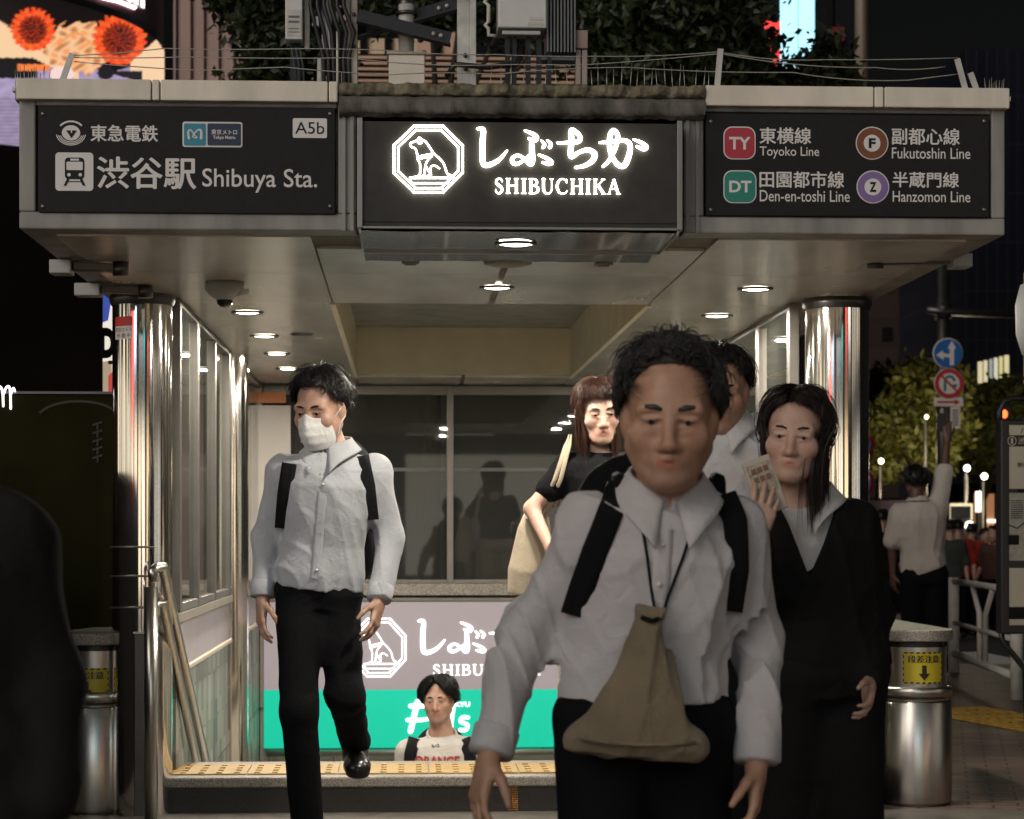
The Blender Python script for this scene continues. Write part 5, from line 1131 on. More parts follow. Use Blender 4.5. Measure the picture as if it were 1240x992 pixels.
across('dark commercial block across the street with red and white lit signs, mirrored in the glass', -22, -6, -15, 8.5, M_DARK, [(-20, -13, 3.2, 6.2, E('sign_red_lit', (1, .1, .08), 2.5), 'red_sign'), (-12, -7, .3, 2.9, E('shop_warm_a', (1, .82, .58), 1.7), 'shop_window'), (-12.5, -8, 4, 8, E('screen_blue', (.6, .75, 1), 3.5), 'video_screen'), (-21, -14, .3, 2.9, E('shop_warm_b', (1, .86, .66), 1.7), 'shop_window')])
across('dark commercial block across the street with a wide white screen, mirrored in the glass', -5.5, 7, -16, 15, M_DARK, [(-4, 3, 4.5, 8.5, E('screen_white', (.85, .92, 1), 3.2), 'video_screen'), (-5, -1, .3, 2.8, E('shop_warm_c', (1, .84, .6), 1.7), 'shop_window'), (0, 6, .3, 2.8, E('shop_warm_d', (1, .9, .74), 1.7), 'shop_window'), (4, 6, 4, 11, E('sign_teal_lit', (.1, .8, .8), 1.5), 'teal_sign')])
across('dark commercial block across the street with amber shop windows, mirrored in the columns', 8, 24, -15, 16, M_DARK, [(9, 15, .3, 2.8, E('shop_warm_e', (1, .75, .45), 1.7), 'shop_window'), (10, 13, 4, 8, E('sign_red_b', (1, .12, .1), 1.5), 'red_sign'), (15, 21, 4.5, 7.5, E('screen_white_b', (1, .95, .9), 1.5), 'video_screen')])
t = thing('street_building', 'dark commercial block right of the street with lit windows added for the right column reflections', 'building', (22, 0, 0)); MB().box(22, 30, -12, 6, -.12, 14).build('wall', M_DARK, t)
for k in range(4):  # unseen lit windows, added for the column sides to mirror
    for q in range(6): MB().box(21.9, 21.98, -11+q*2.8, -9.2+q*2.8, .4+k*3.2, 2.6+k*3.2).build('lit_window', ADDED_WIN[(k+q*2) % 4], t)
t = thing('street_building', 'dark low shop row left of the street with lit windows added for the left column reflections', 'building', (-16, -2, 0)); MB().box(-24, -16, -12, 12.5, -.12, 4.6).build('wall', M_DARK, t)
for q in range(9): MB().box(-15.98, -15.9, -11+q*2.6, -9+q*2.6, .5, 3.0+.8*(q % 2)).build('lit_window', [ADDED_WIN[0], ADDED_WIN[1], E('added_window_cream', (1, .85, .6), 1.3)][q % 3], t)  # unseen lit windows, added to brighten the reflection in the left column
# ================================================================== PEOPLE: one smooth surface per body, per garment
V3 = lambda *a: np.array(a, np.float32)
def npv(v): return np.array((v[0], v[1], v[2]), np.float32)
class Field:
    """signed-distance grid: rounded cones and ellipsoids blended smoothly, meshed by surface nets"""
    def __init__(s, vox): s.vox = vox; s.pr = []
    def rc(s, a, b, ra, rb, k=.02, sq=None):               # rounded cone; sq=(axis, factor) flattens it along an axis
        a = npv(a); b = npv(b); r = max(ra, rb)*(1.0 if sq is None else max(1, 1/sq[1]))
        def f(p):
            ab = b-a; q = p-a
            if sq is not None:
                ax = npv(sq[0]); ax = ax/np.linalg.norm(ax); q = q+(q@ax)[..., None]*ax*(1/sq[1]-1)
            t = np.clip((q@ab)/max(1e-9, float(ab@ab)), 0, 1)
            d = np.linalg.norm(q-t[..., None]*ab, axis=-1)-(ra+(rb-ra)*t)
            return d if sq is None else d*min(1, sq[1])
        s.pr.append((f, np.minimum(a, b)-r, np.maximum(a, b)+r, k, 1)); return s
    def ell(s, c, r, Rm=None, k=.02, op=1):
        c = npv(c); r_ = npv(r); M_ = np.eye(3, dtype=np.float32) if Rm is None else np.array(Rm, np.float32)
        def f(p):
            q = (p-c)@M_; k0 = np.linalg.norm(q/r_, axis=-1); k1 = np.linalg.norm(q/(r_*r_), axis=-1)
            return k0*(k0-1)/np.maximum(k1, 1e-6)
        m = float(max(r)); s.pr.append((f, c-m, c+m, k, op)); return s
    def spine(s, pts, tab, side, k=.03):                   # torso: elliptical sections (rx, ry) along a polyline
        pts = [npv(p) for p in pts]; P_ = np.array(pts); seg = np.linalg.norm(np.diff(P_, axis=0), axis=1); cum = np.concatenate([[0], np.cumsum(seg)]); L = cum[-1]
        side = [npv(x)/np.linalg.norm(npv(x)) for x in side]; tt = [q[0]*L for q in tab]; m = max(max(q[1], q[2]) for q in tab)
        ax = (pts[-1]-pts[0])/np.linalg.norm(pts[-1]-pts[0])
        def f(p):
            h = np.clip((p-pts[0])@ax/((pts[-1]-pts[0])@ax), -.3, 1.3); t = h*L
            c = np.stack([np.interp(t, cum, P_[:, i]) for i in range(3)], -1)
            c = c+np.where((t < 0)[..., None], t[..., None]*ax, 0)+np.where((t > L)[..., None], (t-L)[..., None]*ax, 0)
            sd = side[0]+(side[1]-side[0])*np.clip(h, 0, 1)[..., None]; sd = sd-(sd@ax)[..., None]*ax; sd = sd/np.linalg.norm(sd, axis=-1, keepdims=True); fr = np.cross(sd, ax)
            q = p-c; x = (q*sd).sum(-1); y = (q*fr).sum(-1)
            rx_ = np.interp(t, tt, [q_[1] for q_ in tab]); ry_ = np.interp(t, tt, [q_[2] for q_ in tab])
            e = ((np.abs(x)/rx_)**2.4+(np.abs(y)/ry_)**2.4)**(1/2.4)
            d = (e-1)*np.minimum(rx_, ry_); return np.maximum(d, np.maximum(tt[0]-t, t-tt[-1]))
        s.pr.append((f, P_.min(0)-m, P_.max(0)+m, k, 1)); return s
    def solve(s, disp=None, cut=None):
        vx = s.vox; lo = np.min([q[1] for q in s.pr if q[4] > 0], 0)-3*vx-.012; hi = np.max([q[2] for q in s.pr if q[4] > 0], 0)+3*vx+.012
        n = np.ceil((hi-lo)/vx).astype(int)+1; s.lo = lo; s.n = n
        ax = [lo[i]+vx*np.arange(n[i], dtype=np.float32) for i in range(3)]; g = np.full(n, .5, np.float32)
        for f, a, b_, k, op in s.pr:
            i0 = np.clip(np.floor((a-k*1.2-2*vx-lo)/vx).astype(int), 0, n); i1 = np.clip(np.ceil((b_+k*1.2+2*vx-lo)/vx).astype(int)+1, 0, n)
            if np.any(i1 <= i0): continue
            sl = tuple(slice(i0[i], i1[i]) for i in range(3))
            p = np.stack(np.meshgrid(*[ax[i][sl[i]] for i in range(3)], indexing='ij'), -1); d = f(p).astype(np.float32); G = g[sl]
            if op > 0: h = np.clip(.5+.5*(G-d)/k, 0, 1); g[sl] = G+(d-G)*h-k*h*(1-h)
            else: d = -d; h = np.clip(.5-.5*(G-d)/k, 0, 1); g[sl] = G+(d-G)*h+k*h*(1-h)
        if disp is not None:
            m = np.abs(g) < .04; idx = np.argwhere(m); p = lo+idx*vx; g[m] += disp(p).astype(np.float32)
        if cut is not None:
            m = g < .03; idx = np.argwhere(m); p = (lo+idx*vx).astype(np.float32); g[m] = np.maximum(g[m], cut(p))
        s.g = g; return s
    def net(s):
        g = s.g; lo = s.lo; vx = s.vox; sg = g < 0; nx, ny, nz = g.shape
        c = sum(sg[i:nx-1+i, j:ny-1+j, k:nz-1+k].astype(np.uint8) for i in (0, 1) for j in (0, 1) for k in (0, 1))
        act = (c > 0) & (c < 8); ijk = np.argwhere(act); num = np.full(act.shape, -1, np.int64); num[act] = np.arange(len(ijk))
        acc = np.zeros((len(ijk), 3)); cnt = np.zeros(len(ijk)); I, J, K = ijk.T
        cor = [(i, j, k) for i in (0, 1) for j in (0, 1) for k in (0, 1)]; val = {q: g[I+q[0], J+q[1], K+q[2]] for q in cor}
        for q in cor:
            for a in range(3):
                if q[a] == 0:
                    r = list(q); r[a] = 1; r = tuple(r); v0, v1 = val[q], val[r]; m = (v0 < 0) != (v1 < 0); t = np.where(m, v0/np.where(m, v0-v1, 1), 0)
                    pt = np.zeros((len(ijk), 3)); pt[:] = q; pt[:, a] += t; acc[m] += pt[m]; cnt[m] += 1
        vs = lo+(ijk+acc/cnt[:, None])*vx; fs = []
        for a in range(3):
            b_, c_ = (a+1) % 3, (a+2) % 3; s0 = [slice(None)]*3; s1 = [slice(None)]*3; s0[a] = slice(0, -1); s1[a] = slice(1, None)
            e = sg[tuple(s0)] != sg[tuple(s1)]; e[tuple(slice(0, 1) if q == b_ else slice(None) for q in range(3))] = False; e[tuple(slice(0, 1) if q == c_ else slice(None) for q in range(3))] = False
            E_ = np.argwhere(e)
            ok = np.all(E_ < np.array(act.shape), axis=1); E_ = E_[ok]; flip = sg[tuple(E_.T)]
            db = np.zeros(3, int); db[b_] = 1; dc = np.zeros(3, int); dc[c_] = 1
            q = np.stack([num[tuple((E_-db-dc).T)], num[tuple((E_-dc).T)], num[tuple(E_.T)], num[tuple((E_-db).T)]], 1)
            q = np.where(flip[:, None], q, q[:, ::-1]); fs.append(q[(q >= 0).all(1)])
        return vs, np.concatenate(fs)
    def build(s, name, m, parent, relax=1):
        vs, fs = s.net(); me = bpy.data.meshes.new(name); me.vertices.add(len(vs)); me.vertices.foreach_set('co', vs.astype(np.float32).ravel())
        me.loops.add(len(fs)*4); me.loops.foreach_set('vertex_index', fs.astype(np.int32).ravel()); me.polygons.add(len(fs)); me.polygons.foreach_set('loop_start', np.arange(0, len(fs)*4, 4, dtype=np.int32))
        me.polygons.foreach_set('use_smooth', np.ones(len(fs), bool)); me.update(); me.validate()
        for q in (m if isinstance(m, (list, tuple)) else [m]): me.materials.append(q)
        o = link_mesh(name, me, parent); o['built'] = 1
        if relax: md = o.modifiers.new('smooth', 'SMOOTH'); md.factor = .5; md.iterations = relax
        return o
    def front(s, x, z, back=False):                       # first surface met at (x, z) coming from -y (or +y)
        i = int(round((x-s.lo[0])/s.vox)); k = int(round((z-s.lo[2])/s.vox)); i = min(max(i, 0), s.n[0]-1); k = min(max(k, 0), s.n[2]-1)
        col = s.g[i, :, k]; j = np.where(col < 0)[0]
        if len(j) == 0: return None
        j = j[-1] if back else j[0]
        return float(s.lo[1]+s.vox*j)

def folds(amp, seed, fr=16, vert=1.0, centres=()):
    """cloth folds: warped ridges of two sizes, patchy, stronger near the given centres (elbow, waist, armpit)"""
    g = np.random.default_rng(seed); D = [g.normal(size=3)*np.array([1, 1, vert]) for _ in range(7)]; D = [d/np.linalg.norm(d) for d in D]; ph = g.random(8)*6
    def f(p):
        wv = .9*np.sin(p@D[1]*fr*.9+ph[0])+.6*np.sin(p@D[4]*fr*1.7+ph[4])
        a = p@D[0]*fr*1.5+1.8*wv+ph[1]; b_ = p@D[2]*fr*2.7+1.5*np.sin(p@D[3]*fr*1.3+ph[2])+.8*wv+ph[3]; c_ = p@D[5]*fr*4.3+1.2*np.sin(p@D[6]*fr*2.1+ph[5])+wv
        patch = .5+.5*np.sin(p@D[3]*fr*.8+ph[6])*np.sin(p@D[5]*fr*.7+ph[7])
        n = (1-np.abs(np.sin(a)))**2*.62*(.4+patch)+(1-np.abs(np.sin(b_)))**2.2*.45*(1.2-patch)+(1-np.abs(np.sin(c_)))**2.5*.18-.30; w_ = np.full(len(p), .55)
        for c, r in centres: w_ = w_+1.0*np.exp(-((p-npv(c))**2).sum(-1)/(r*r))
        return -amp*n*np.minimum(w_, 1.5)
    return f

def skin_mat(name, col, lip=(.8, .45, .42)):
    m = bpy.data.materials.new(name); m.use_nodes = True; n = m.node_tree.nodes; l = m.node_tree.links; b_ = n['Principled BSDF']
    a = n.new('ShaderNodeAttribute'); a.attribute_name = 'tint'; t = n.new('ShaderNodeTexNoise'); t.inputs['Scale'].default_value = 40; t.inputs['Detail'].default_value = 4
    tc = n.new('ShaderNodeTexCoord'); l.new(tc.outputs['Object'], t.inputs[0])
    cr = n.new('ShaderNodeValToRGB'); cr.color_ramp.elements[0].position = .3; cr.color_ramp.elements[1].position = .75; cr.color_ramp.elements[0].color = (*[c*k for c, k in zip(col, (.86, .8, .78))], 1); cr.color_ramp.elements[1].color = (*col, 1)
    l.new(t.outputs['Fac'], cr.inputs[0]); mx = n.new('ShaderNodeMixRGB'); mx.blend_type = 'MULTIPLY'; mx.inputs[0].default_value = 1; l.new(cr.outputs[0], mx.inputs[1]); l.new(a.outputs['Color'], mx.inputs[2]); l.new(mx.outputs[0], b_.inputs['Base Color'])
    b_.inputs['Roughness'].default_value = .48; b_.inputs['Subsurface Weight'].default_value = .12; b_.inputs['Subsurface Radius'].default_value = (.012, .005, .003); b_.inputs['Subsurface Scale'].default_value = .5
    bp = n.new('ShaderNodeBump'); bp.inputs['Strength'].default_value = .25; bp.inputs['Distance'].default_value = .004; t2 = n.new('ShaderNodeTexNoise'); t2.inputs['Scale'].default_value = 260; t2.inputs['Detail'].default_value = 6; l.new(tc.outputs['Object'], t2.inputs[0]); l.new(t2.outputs['Fac'], bp.inputs['Height']); l.new(bp.outputs[0], b_.inputs['Normal'])
    MATS[name] = m; return m
def cloth_mat(name, col, rough=.85, noise=.12, bump=.35, bs=420, sheen=.15):
    m = mat(name, col, rough, 0, noise, 7, bump, bs, None, .25); n = m.node_tree.nodes; l = m.node_tree.links; b_ = n['Principled BSDF']; b_.inputs['Sheen Weight'].default_value = sheen if max(col) > .1 else .0
    if max(col) < .1: b_.inputs['Specular IOR Level'].default_value = .12
    tc = n.new('ShaderNodeTexCoord'); t = n.new('ShaderNodeTexNoise'); t.inputs['Scale'].default_value = 17; t.inputs['Detail'].default_value = 2.5; t.inputs['Distortion'].default_value = 1.6; l.new(tc.outputs['Object'], t.inputs[0])
    b2 = n.new('ShaderNodeBump'); b2.inputs['Strength'].default_value = .4; b2.inputs['Distance'].default_value = .012; l.new(t.outputs['Fac'], b2.inputs['Height'])
    for nd in n:
        if nd.type == 'BUMP' and nd != b2: l.new(b2.outputs[0], nd.inputs['Normal'])
    return m
def hair_mat(name, col): 
    m = mat(name, col, .38, 0, .3, 30, 0, 1, None, .4); return m

class Head:
    def __init__(s, c, scale=1.0, yaw=0, pitch=0, roll=0):
        s.c = npv(c); s.k = scale
        s.R = np.array(Matrix.Rotation(R(yaw), 3, 'Z') @ Matrix.Rotation(R(pitch), 3, 'X') @ Matrix.Rotation(R(roll), 3, 'Y'), np.float32)
    def w(s, x, y, z): return s.c+s.R@(V3(x, y, z)*s.k)
    def inv(s, p): return ((np.asarray(p)-s.c)@s.R)/s.k
    def add(s, F, female=False, detail=True, age=0, ears=True):
        k = s.k; W = s.w; e = lambda c, r, kk=.02, op=1: F.ell(W(*c), V3(*r)*k, s.R, kk*k, op); r_ = lambda a, b_, ra, rb, kk=.015: F.rc(W(*a), W(*b_), ra*k, rb*k, kk*k)
        jw = .9 if female else 1.0
        e((0, .012, .034), (.074, .092, .082)); e((0, -.03, -.03), (.060*jw, .058, .078), .03); e((0, -.046, -.078), (.043*jw, .04, .040), .03)
        for sx in (-1, 1):
            r_((sx*.055*jw, .0, -.055), (sx*.02, -.066, -.100), .020, .016, .03); e((sx*.042, -.062, -.030), (.024, .02, .022), .03)       # jaw, cheek
            if ears: e((sx*.074, .012, -.012), (.011, .022, .031), .012)
        e((0, -.077, -.103), (.020*jw, .017, .016), .02)                          # chin
        r_((0, .02, -.07), (0, .036, -.19), .050*(.88 if female else 1), .056*(.9 if female else 1), .035)   # neck
        if not detail: e((0, -.092, -.03), (.012, .016, .024), .012); return
        r_((-.044, -.074, .016), (.044, -.074, .016), .0125 if not female else .009, .0125 if not female else .009, .022)  # brow ridge
        for sx in (-1, 1):
            e((sx*.031, -.094, -.003), (.019, .016, .011), .014, -1)              # eye socket
            e((sx*.031, -.0735, -.004), (.0155, .0135, .0125), .006)                # lids closed over the ball
            r_((sx*.017, -.087, .003), (sx*.045, -.081, .001), .0032, .0028, .004); r_((sx*.018, -.086, -.012), (sx*.044, -.080, -.010), .003, .0026, .005)
            e((sx*.013, -.094, -.046), (.0088, .0095, .0075), .007)
            if age:
                r_((sx*.022, -.084, -.045), (sx*.034, -.074, -.070), .0045, .004, .014); e((sx*.030, -.081, -.020), (.013, .006, .005), .008)
        r_((0, -.084, .006), (0, -.106, -.038), .0075, .0105, .014); e((0, -.106, -.042), (.0115, .011, .0095), .008)            # nose
        e((0, -.083, -.070), (.026, .014, .016), .015)
        r_((-.020, -.085, -.0685), (0, -.0945, -.0655), .0042, .0058, .005); r_((.020, -.085, -.0685), (0, -.0945, -.0655), .0042, .0058, .005)
        r_((-.017, -.086, -.0775), (.017, -.086, -.0775), .0055, .0055, .006); r_((0, -.091, -.0785), (0, -.091, -.0785), .006, .006, .006)
        e((0, -.1005, -.0718), (.022, .004, .0016), .003, -1)
    def paint(s, o, female=False, mask=False):
        me = o.data; co = np.empty(len(me.vertices)*3, np.float32); me.vertices.foreach_get('co', co); co = co.reshape(-1, 3)+np.array(root_of(o).location, np.float32); q = s.inv(co)
        t = np.ones((len(co), 4), np.float32); hd = (q[:, 1] < -.05) & (np.abs(q[:, 0]) < .07)
        lip = np.exp(-((q[:, 0]/.021)**4+((q[:, 2]+.0725)/.0095)**4))*hd; lc = np.array([.82, .50, .48] if not female else [.86, .55, .53])
        chk = np.exp(-(((np.abs(q[:, 0])-.04)/.022)**2+((q[:, 2]+.035)/.022)**2))*hd*.25
        t[:, :3] *= 1-lip[:, None]*(1-lc); t[:, :3] *= 1-chk[:, None]*(1-np.array([1, .78, .76]))
        slit = np.zeros(len(co))
        for sx in (-1, 1): slit = np.maximum(slit, np.exp(-(((q[:, 0]-sx*.031)/.0135)**4+((q[:, 2]+.0045)/.0032)**4))*(q[:, 1] < -.07))
        t[:, :3] *= 1-slit[:, None]*.78
        g = np.random.default_rng(5); mot = np.zeros(len(co))
        for k_ in range(6): v_ = g.normal(size=3)*(38+22*k_); mot += np.sin(q@v_+g.random()*6)/6
        t[:, :3] *= 1+mot[:, None]*np.array([.07, .10, .10])
        eyeb = np.exp(-(((np.abs(q[:, 0])-.030)/.015)**2+((q[:, 2]+.020)/.008)**2))*hd; t[:, :3] *= 1-eyeb[:, None]*np.array([.16, .24, .22])
        if not female:
            beard = np.exp(-((q[:, 0]/.045)**4+((q[:, 2]+.088)/.036)**4))*hd*(1-lip); t[:, :3] *= 1-beard[:, None]*np.array([.20, .17, .12])
        nosr = np.exp(-((q[:, 0]/.016)**2+((q[:, 2]+.040)/.014)**2))*hd; t[:, :3] *= 1-nosr[:, None]*np.array([.0, .12, .12])
        at = me.color_attributes.new('tint', 'FLOAT_COLOR', 'POINT'); at.data.foreach_set('color', t.ravel())
    def brows(s, parent, m, th=.0034):
        mb = MB()
        for sx in (-1, 1): mb.tube([s.w(sx*.014, -.0895, .017), s.w(sx*.026, -.0905, .0215), s.w(sx*.040, -.084, .021), s.w(sx*.050, -.074, .015)], [th*.8*s.k, th*1.15*s.k, th*s.k, th*.3*s.k], 8)
        return mb.build('eyebrow', m, parent)
    def eyes(s, parent):
        mb = MB()
        for sx in (-1, 1):
            mb.grid(lambda u, v: tuple(s.w(sx*.031+.0098*math.cos(2*math.pi*u)*math.sin(math.pi*v*.5), -.0755-.0124*math.cos(math.pi*v*.5), -.0045+.0042*math.sin(2*math.pi*u)*math.sin(math.pi*v*.5))), 14, 5, 0)
            mb.grid(lambda u, v: tuple(s.w(sx*.031+.0046*math.cos(2*math.pi*u)*v, -.0896-.0002*(1-v), -.0043+.0046*math.sin(2*math.pi*u)*v)), 12, 2, 1)
        return mb.build('eye', [mat('eye_white', (.55, .5, .46), .2), mat('eye_iris', (.012, .008, .006), .15)], parent)
    def hair(s, parent, m, name='hair', style='short', seed=0, n=3000, length=.0, part=.0, bangs=0, vol=0, thick=.0014, mess=1.0, back=0):
        """a scalp shell plus many fine tapered strands, gathered in clumps and combed from the crown (or off a parting)"""
        g = np.random.default_rng(seed); cc = V3(0, .016, .034); rr = V3(.0795+vol*.4, .0965+vol*.4, .089+vol*.4)
        def line_(a):                                      # polar angle where the hair ends, by azimuth (0 = face)
            a = np.abs((a+math.pi) % (2*math.pi)-math.pi)
            if style == 'short': return np.interp(a, [0, .55, .8, 1.15, 1.5, 1.75, 2.2, 3.15], [.93, .98, 1.16, 1.58, 1.74, 1.95, 2.1, 2.2])
            if style == 'boy': return np.interp(a, [0, .18, .45, .8, 1.2, 1.5, 1.8, 3.15], [.86, 1.06, 1.40, 1.7, 1.85, 1.95, 2.1, 2.2])
            return np.interp(a, [0, .3, .6, .85, 1.1, 1.4, 3.15], [1.24 if bangs else 1.0, 1.26 if bangs else 1.08, 1.26 if bangs else 1.2, 1.40, 1.8, 2.15, 2.2])
        def sp(th, az, o): return s.c+((cc+(rr+o[..., None])*np.stack([np.sin(th)*np.sin(az), -np.sin(th)*np.cos(az), np.cos(th)], -1))*s.k)@s.R.T
        mb = MB(); mb.grid(lambda u, v: tuple(sp(np.array(max(.001, v*(float(line_(u*2*math.pi))-.07))), np.array(u*2*math.pi), np.array(.0005))), 64, 22)
        nc = max(40, n//22); caz = g.random(nc)*2*math.pi; cu = g.random(nc); cl = g.integers(0, nc, n)
        az = caz[cl]+g.normal(size=n)*.06; e = line_(az)+g.normal(size=n)*.06; a0 = np.abs((az+math.pi) % (2*math.pi)-math.pi); sgn = np.sign((az+math.pi) % (2*math.pi)-math.pi)
        th0 = np.clip(.08+(cu[cl]**.9)*np.maximum(.05, e-.25)+g.normal(size=n)*.08, .02, e-.10)
        longs = style in ('boy', 'long')
        if longs: th0 = np.where(a0 < 1.1, np.minimum(th0, .35+.5*g.random(n)), th0)
        ln = (.32+.4*g.random(n)) if style == 'short' else (.9+.8*g.random(n)); th1 = np.minimum(e+g.normal(size=n)*.05, th0+ln)
        if back: th1 = np.where(a0 < 1.0, np.maximum(th0-.35*back, .05), th1)           # combed back off the forehead
        cd = g.normal(size=nc)*.16*mess; daz = cd[cl]+g.normal(size=n)*.05
        if longs and not bangs: daz = daz+np.where(a0 < 1.2, .6*np.where(((az+math.pi) % (2*math.pi)-math.pi) > part, 1, -1)*(1-a0/1.4), 0)
        co_ = g.random(nc)*.008*mess+vol*.6; off1 = co_[cl]+g.random(n)*.004+np.where(g.random(n) < .05, g.random(n)*.016*mess, 0); K = 8; T = np.linspace(0, 1, K)
        th = th0[:, None]+(th1-th0)[:, None]*T; azs = az[:, None]+daz[:, None]*T**2+.03*np.sin(T*5+cl[:, None]); of = .0005+off1[:, None]*np.sin(np.minimum(1, T*1.35)*math.pi/2)+.003*np.sin(T*math.pi)
        pts = sp(th, azs, of.astype(np.float32)); chunks = [(pts, np.ones((n, K)))]
        if style == 'long' and length:
            m_ = (th1 > e-.30) & (a0 > 1.22); P0 = pts[m_]; nn = len(P0); d = P0[:, -1]-P0[:, -2]; d /= np.linalg.norm(d, axis=1, keepdims=True); L = length*(.80+.28*g.random(nn)); cN = g.normal(size=(nc, 3))*.09; jit = cN[cl[m_]]; ext = [P0[:, -1]]; q = P0[:, -1].copy()
            for j_ in range(11):
                d = d*.62+np.array([0, 0, -1])*.38+jit*.10*math.sin(j_*.9)+g.normal(size=(nn, 3))*.012; d /= np.linalg.norm(d, axis=1, keepdims=True); q = q+d*(L/11)[:, None]; ext.append(q.copy())
            keep = ~m_; chunks = [(pts[keep], None), (np.concatenate([P0, np.stack(ext, 1)[:, 1:]], 1), None)]
        vs = []; fs = []; base = 0
        for pp_, _ in chunks:
            N, k_, _2 = pp_.shape
            if N == 0: continue
            t = np.gradient(pp_, axis=1); t /= np.maximum(1e-9, np.linalg.norm(t, axis=2, keepdims=True)); out = pp_-(s.c+s.R@(cc*s.k)); a = np.cross(t, out); a /= np.maximum(1e-9, np.linalg.norm(a, axis=2, keepdims=True)); b_ = np.cross(a, t)
            r_ = thick*s.k*(.6+.8*g.random((N, 1)))*np.interp(np.linspace(0, 1, k_), [0, .15, .7, 1], [.6, 1, .8, .12])
            ring = np.stack([pp_+(a*math.cos(q)+b_*math.sin(q))*r_[..., None] for q in (0, 2.094, 4.189)], 2); vs.append(ring.reshape(-1, 3))
            I = np.arange(N)[:, None, None]*k_*3+np.arange(k_-1)[None, :, None]*3; J3 = np.arange(3)[None, None, :]; J4 = (J3+1) % 3
            fs.append((base+np.stack([I+J3, I+J4, I+J4+3, I+J3+3], -1)).reshape(-1, 4)); base += N*k_*3
        sv = np.array(mb.v); sf = np.array(mb.f)+base; V_ = np.concatenate(vs+[sv]); Fq = np.concatenate(fs+[sf]).astype(np.int32)
        me = bpy.data.meshes.new(name); me.vertices.add(len(V_)); me.vertices.foreach_set('co', V_.astype(np.float32).ravel()); me.loops.add(len(Fq)*4); me.loops.foreach_set('vertex_index', Fq.ravel()); me.polygons.add(len(Fq)); me.polygons.foreach_set('loop_start', np.arange(0, len(Fq)*4, 4, dtype=np.int32)); me.polygons.foreach_set('use_smooth', np.ones(len(Fq), bool)); me.update(); me.materials.append(m)
        return link_mesh(name, me, parent)

def hand(F, wr, fwd, nrm, side, k=1.0, curl=22, spread=5, tcurl=20, lens=(1, 1, 1, 1)):
    """palm, four fingers and a thumb; fwd = towards the fingertips, nrm = out of the palm, side=+1 when the thumb is at +x of fwd x nrm"""
    f = npv(fwd); f /= np.linalg.norm(f); n_ = npv(nrm); n_ = n_-f*(n_@f); n_ /= np.linalg.norm(n_); x = np.cross(f, n_)*side; wr = npv(wr)
    W = lambda a, b_, c: wr+(x*a+f*b_+n_*c)*k
    F.rc(W(0, -.03, 0), W(0, .02, 0), .026*k, .026*k, .012, (n_, .8))
    mc = [(.030, .088), (.010, .094), (-.010, .090), (-.028, .080)]; fl = (.072, .080, .074, .058); rad = (.0086, .0088, .0083, .0074)
    for (a, b_) in mc: F.rc(W(a*.6, .012, 0), W(a, b_, 0), .0155*k, .0115*k, .014)
    for i, (a, b_) in enumerate(mc):
        p = W(a, b_, 0); an = R(spread*(1.5-i)); c = R(curl*(.55+.12*i)); L = fl[i]*lens[i]*k
        for j, (sh, rr0, rr1) in enumerate(((.45, 1.05, .95), (.32, .95, .86), (.24, .86, .72))):
            d = (f*math.cos(c)+n_*math.sin(c))*math.cos(an)+x*math.sin(an); q = p+d*L*sh; F.rc(p, q, rad[i]*rr0*k, rad[i]*rr1*k, .0035); p = q; c += R(curl*1.15)
    p = W(.024, .022, .004); d0 = x*.72+f*.62+n_*.30; d0 /= np.linalg.norm(d0); q = p+d0*.042*k; F.rc(p, q, .0155*k, .0118*k, .010)
    d1 = x*.35+f*.86+n_*(.25+.01*tcurl); d1 /= np.linalg.norm(d1); r2 = q+d1*.032*k; F.rc(q, r2, .0112*k, .0098*k, .004); d2 = f*.9+n_*(.3+.012*tcurl); d2 /= np.linalg.norm(d2); F.rc(r2, r2+d2*.026*k, .0098*k, .0076*k, .004)

TORSO = [(0, .150, .105), (.12, .155, .108), (.32, .140, .100), (.55, .158, .112), (.76, .172, .114), (.90, .150, .092), (.97, .085, .068), (1.0, .060, .058)]
def torso_tab(sx, sy, off): return [(t, a*sx+off, b_*sy+off) for t, a, b_ in TORSO]
def ribbon(F, pts, width, name, m, parent, thick=.006, lift=.003, back=False):
    """a strap lying on the front (or back) of a garment: pts are (x, z) world pairs"""
    mb = MB(); out = []
    P_ = [Vector((p[0], 0, p[1])) for p in pts]; fine = []
    for i in range(len(P_)-1):
        for j in range(8): fine.append(P_[i].lerp(P_[i+1], j/8))
    fine.append(P_[-1]); last = None; rows_ = []
    for i, p in enumerate(fine):
        d = (fine[min(i+1, len(fine)-1)]-fine[max(i-1, 0)]).normalized(); q = Vector((d.z, 0, -d.x)); row = []
        for s_ in (-.5, -.17, .17, .5):
            w_ = p+q*width*s_; y = F.front(w_.x, w_.z, back)
            if y is None: y = last if last is not None else F.front(p.x, p.z, back)
            if y is None: continue
            last = y; row.append((w_.x, y, w_.z))
        if len(row) == 4: rows_.append(row)
    if len(rows_) < 2: return None
    # smooth the depth along the strap
    Y = np.array([[c[1] for c in r_] for r_ in rows_]); 
    for _ in range(6): Y[1:-1] = (Y[:-2]+2*Y[1:-1]+Y[2:])/4; Y = (Y+Y.mean(1, keepdims=True)*.25)/1.25
    sg = 1 if back else -1; nR = len(rows_); vs = []
    for k in (0, 1):
        for i, r_ in enumerate(rows_):
            for j in range(4): vs.append((r_[j][0], Y[i, j]+sg*(lift+thick*k), r_[j][2]))
    o4 = nR*4; fs = []
    for i in range(nR-1):
        for j in range(3): a = i*4+j; fs.append((a+o4, a+1+o4, a+5+o4, a+4+o4)); fs.append((a, a+4, a+5, a+1))
        fs.append((i*4, i*4+o4, i*4+4+o4, i*4+4)); fs.append((i*4+3, i*4+7, i*4+7+o4, i*4+3+o4))
    mb.add(vs, fs, 0, True); return mb.build(name, m, parent)
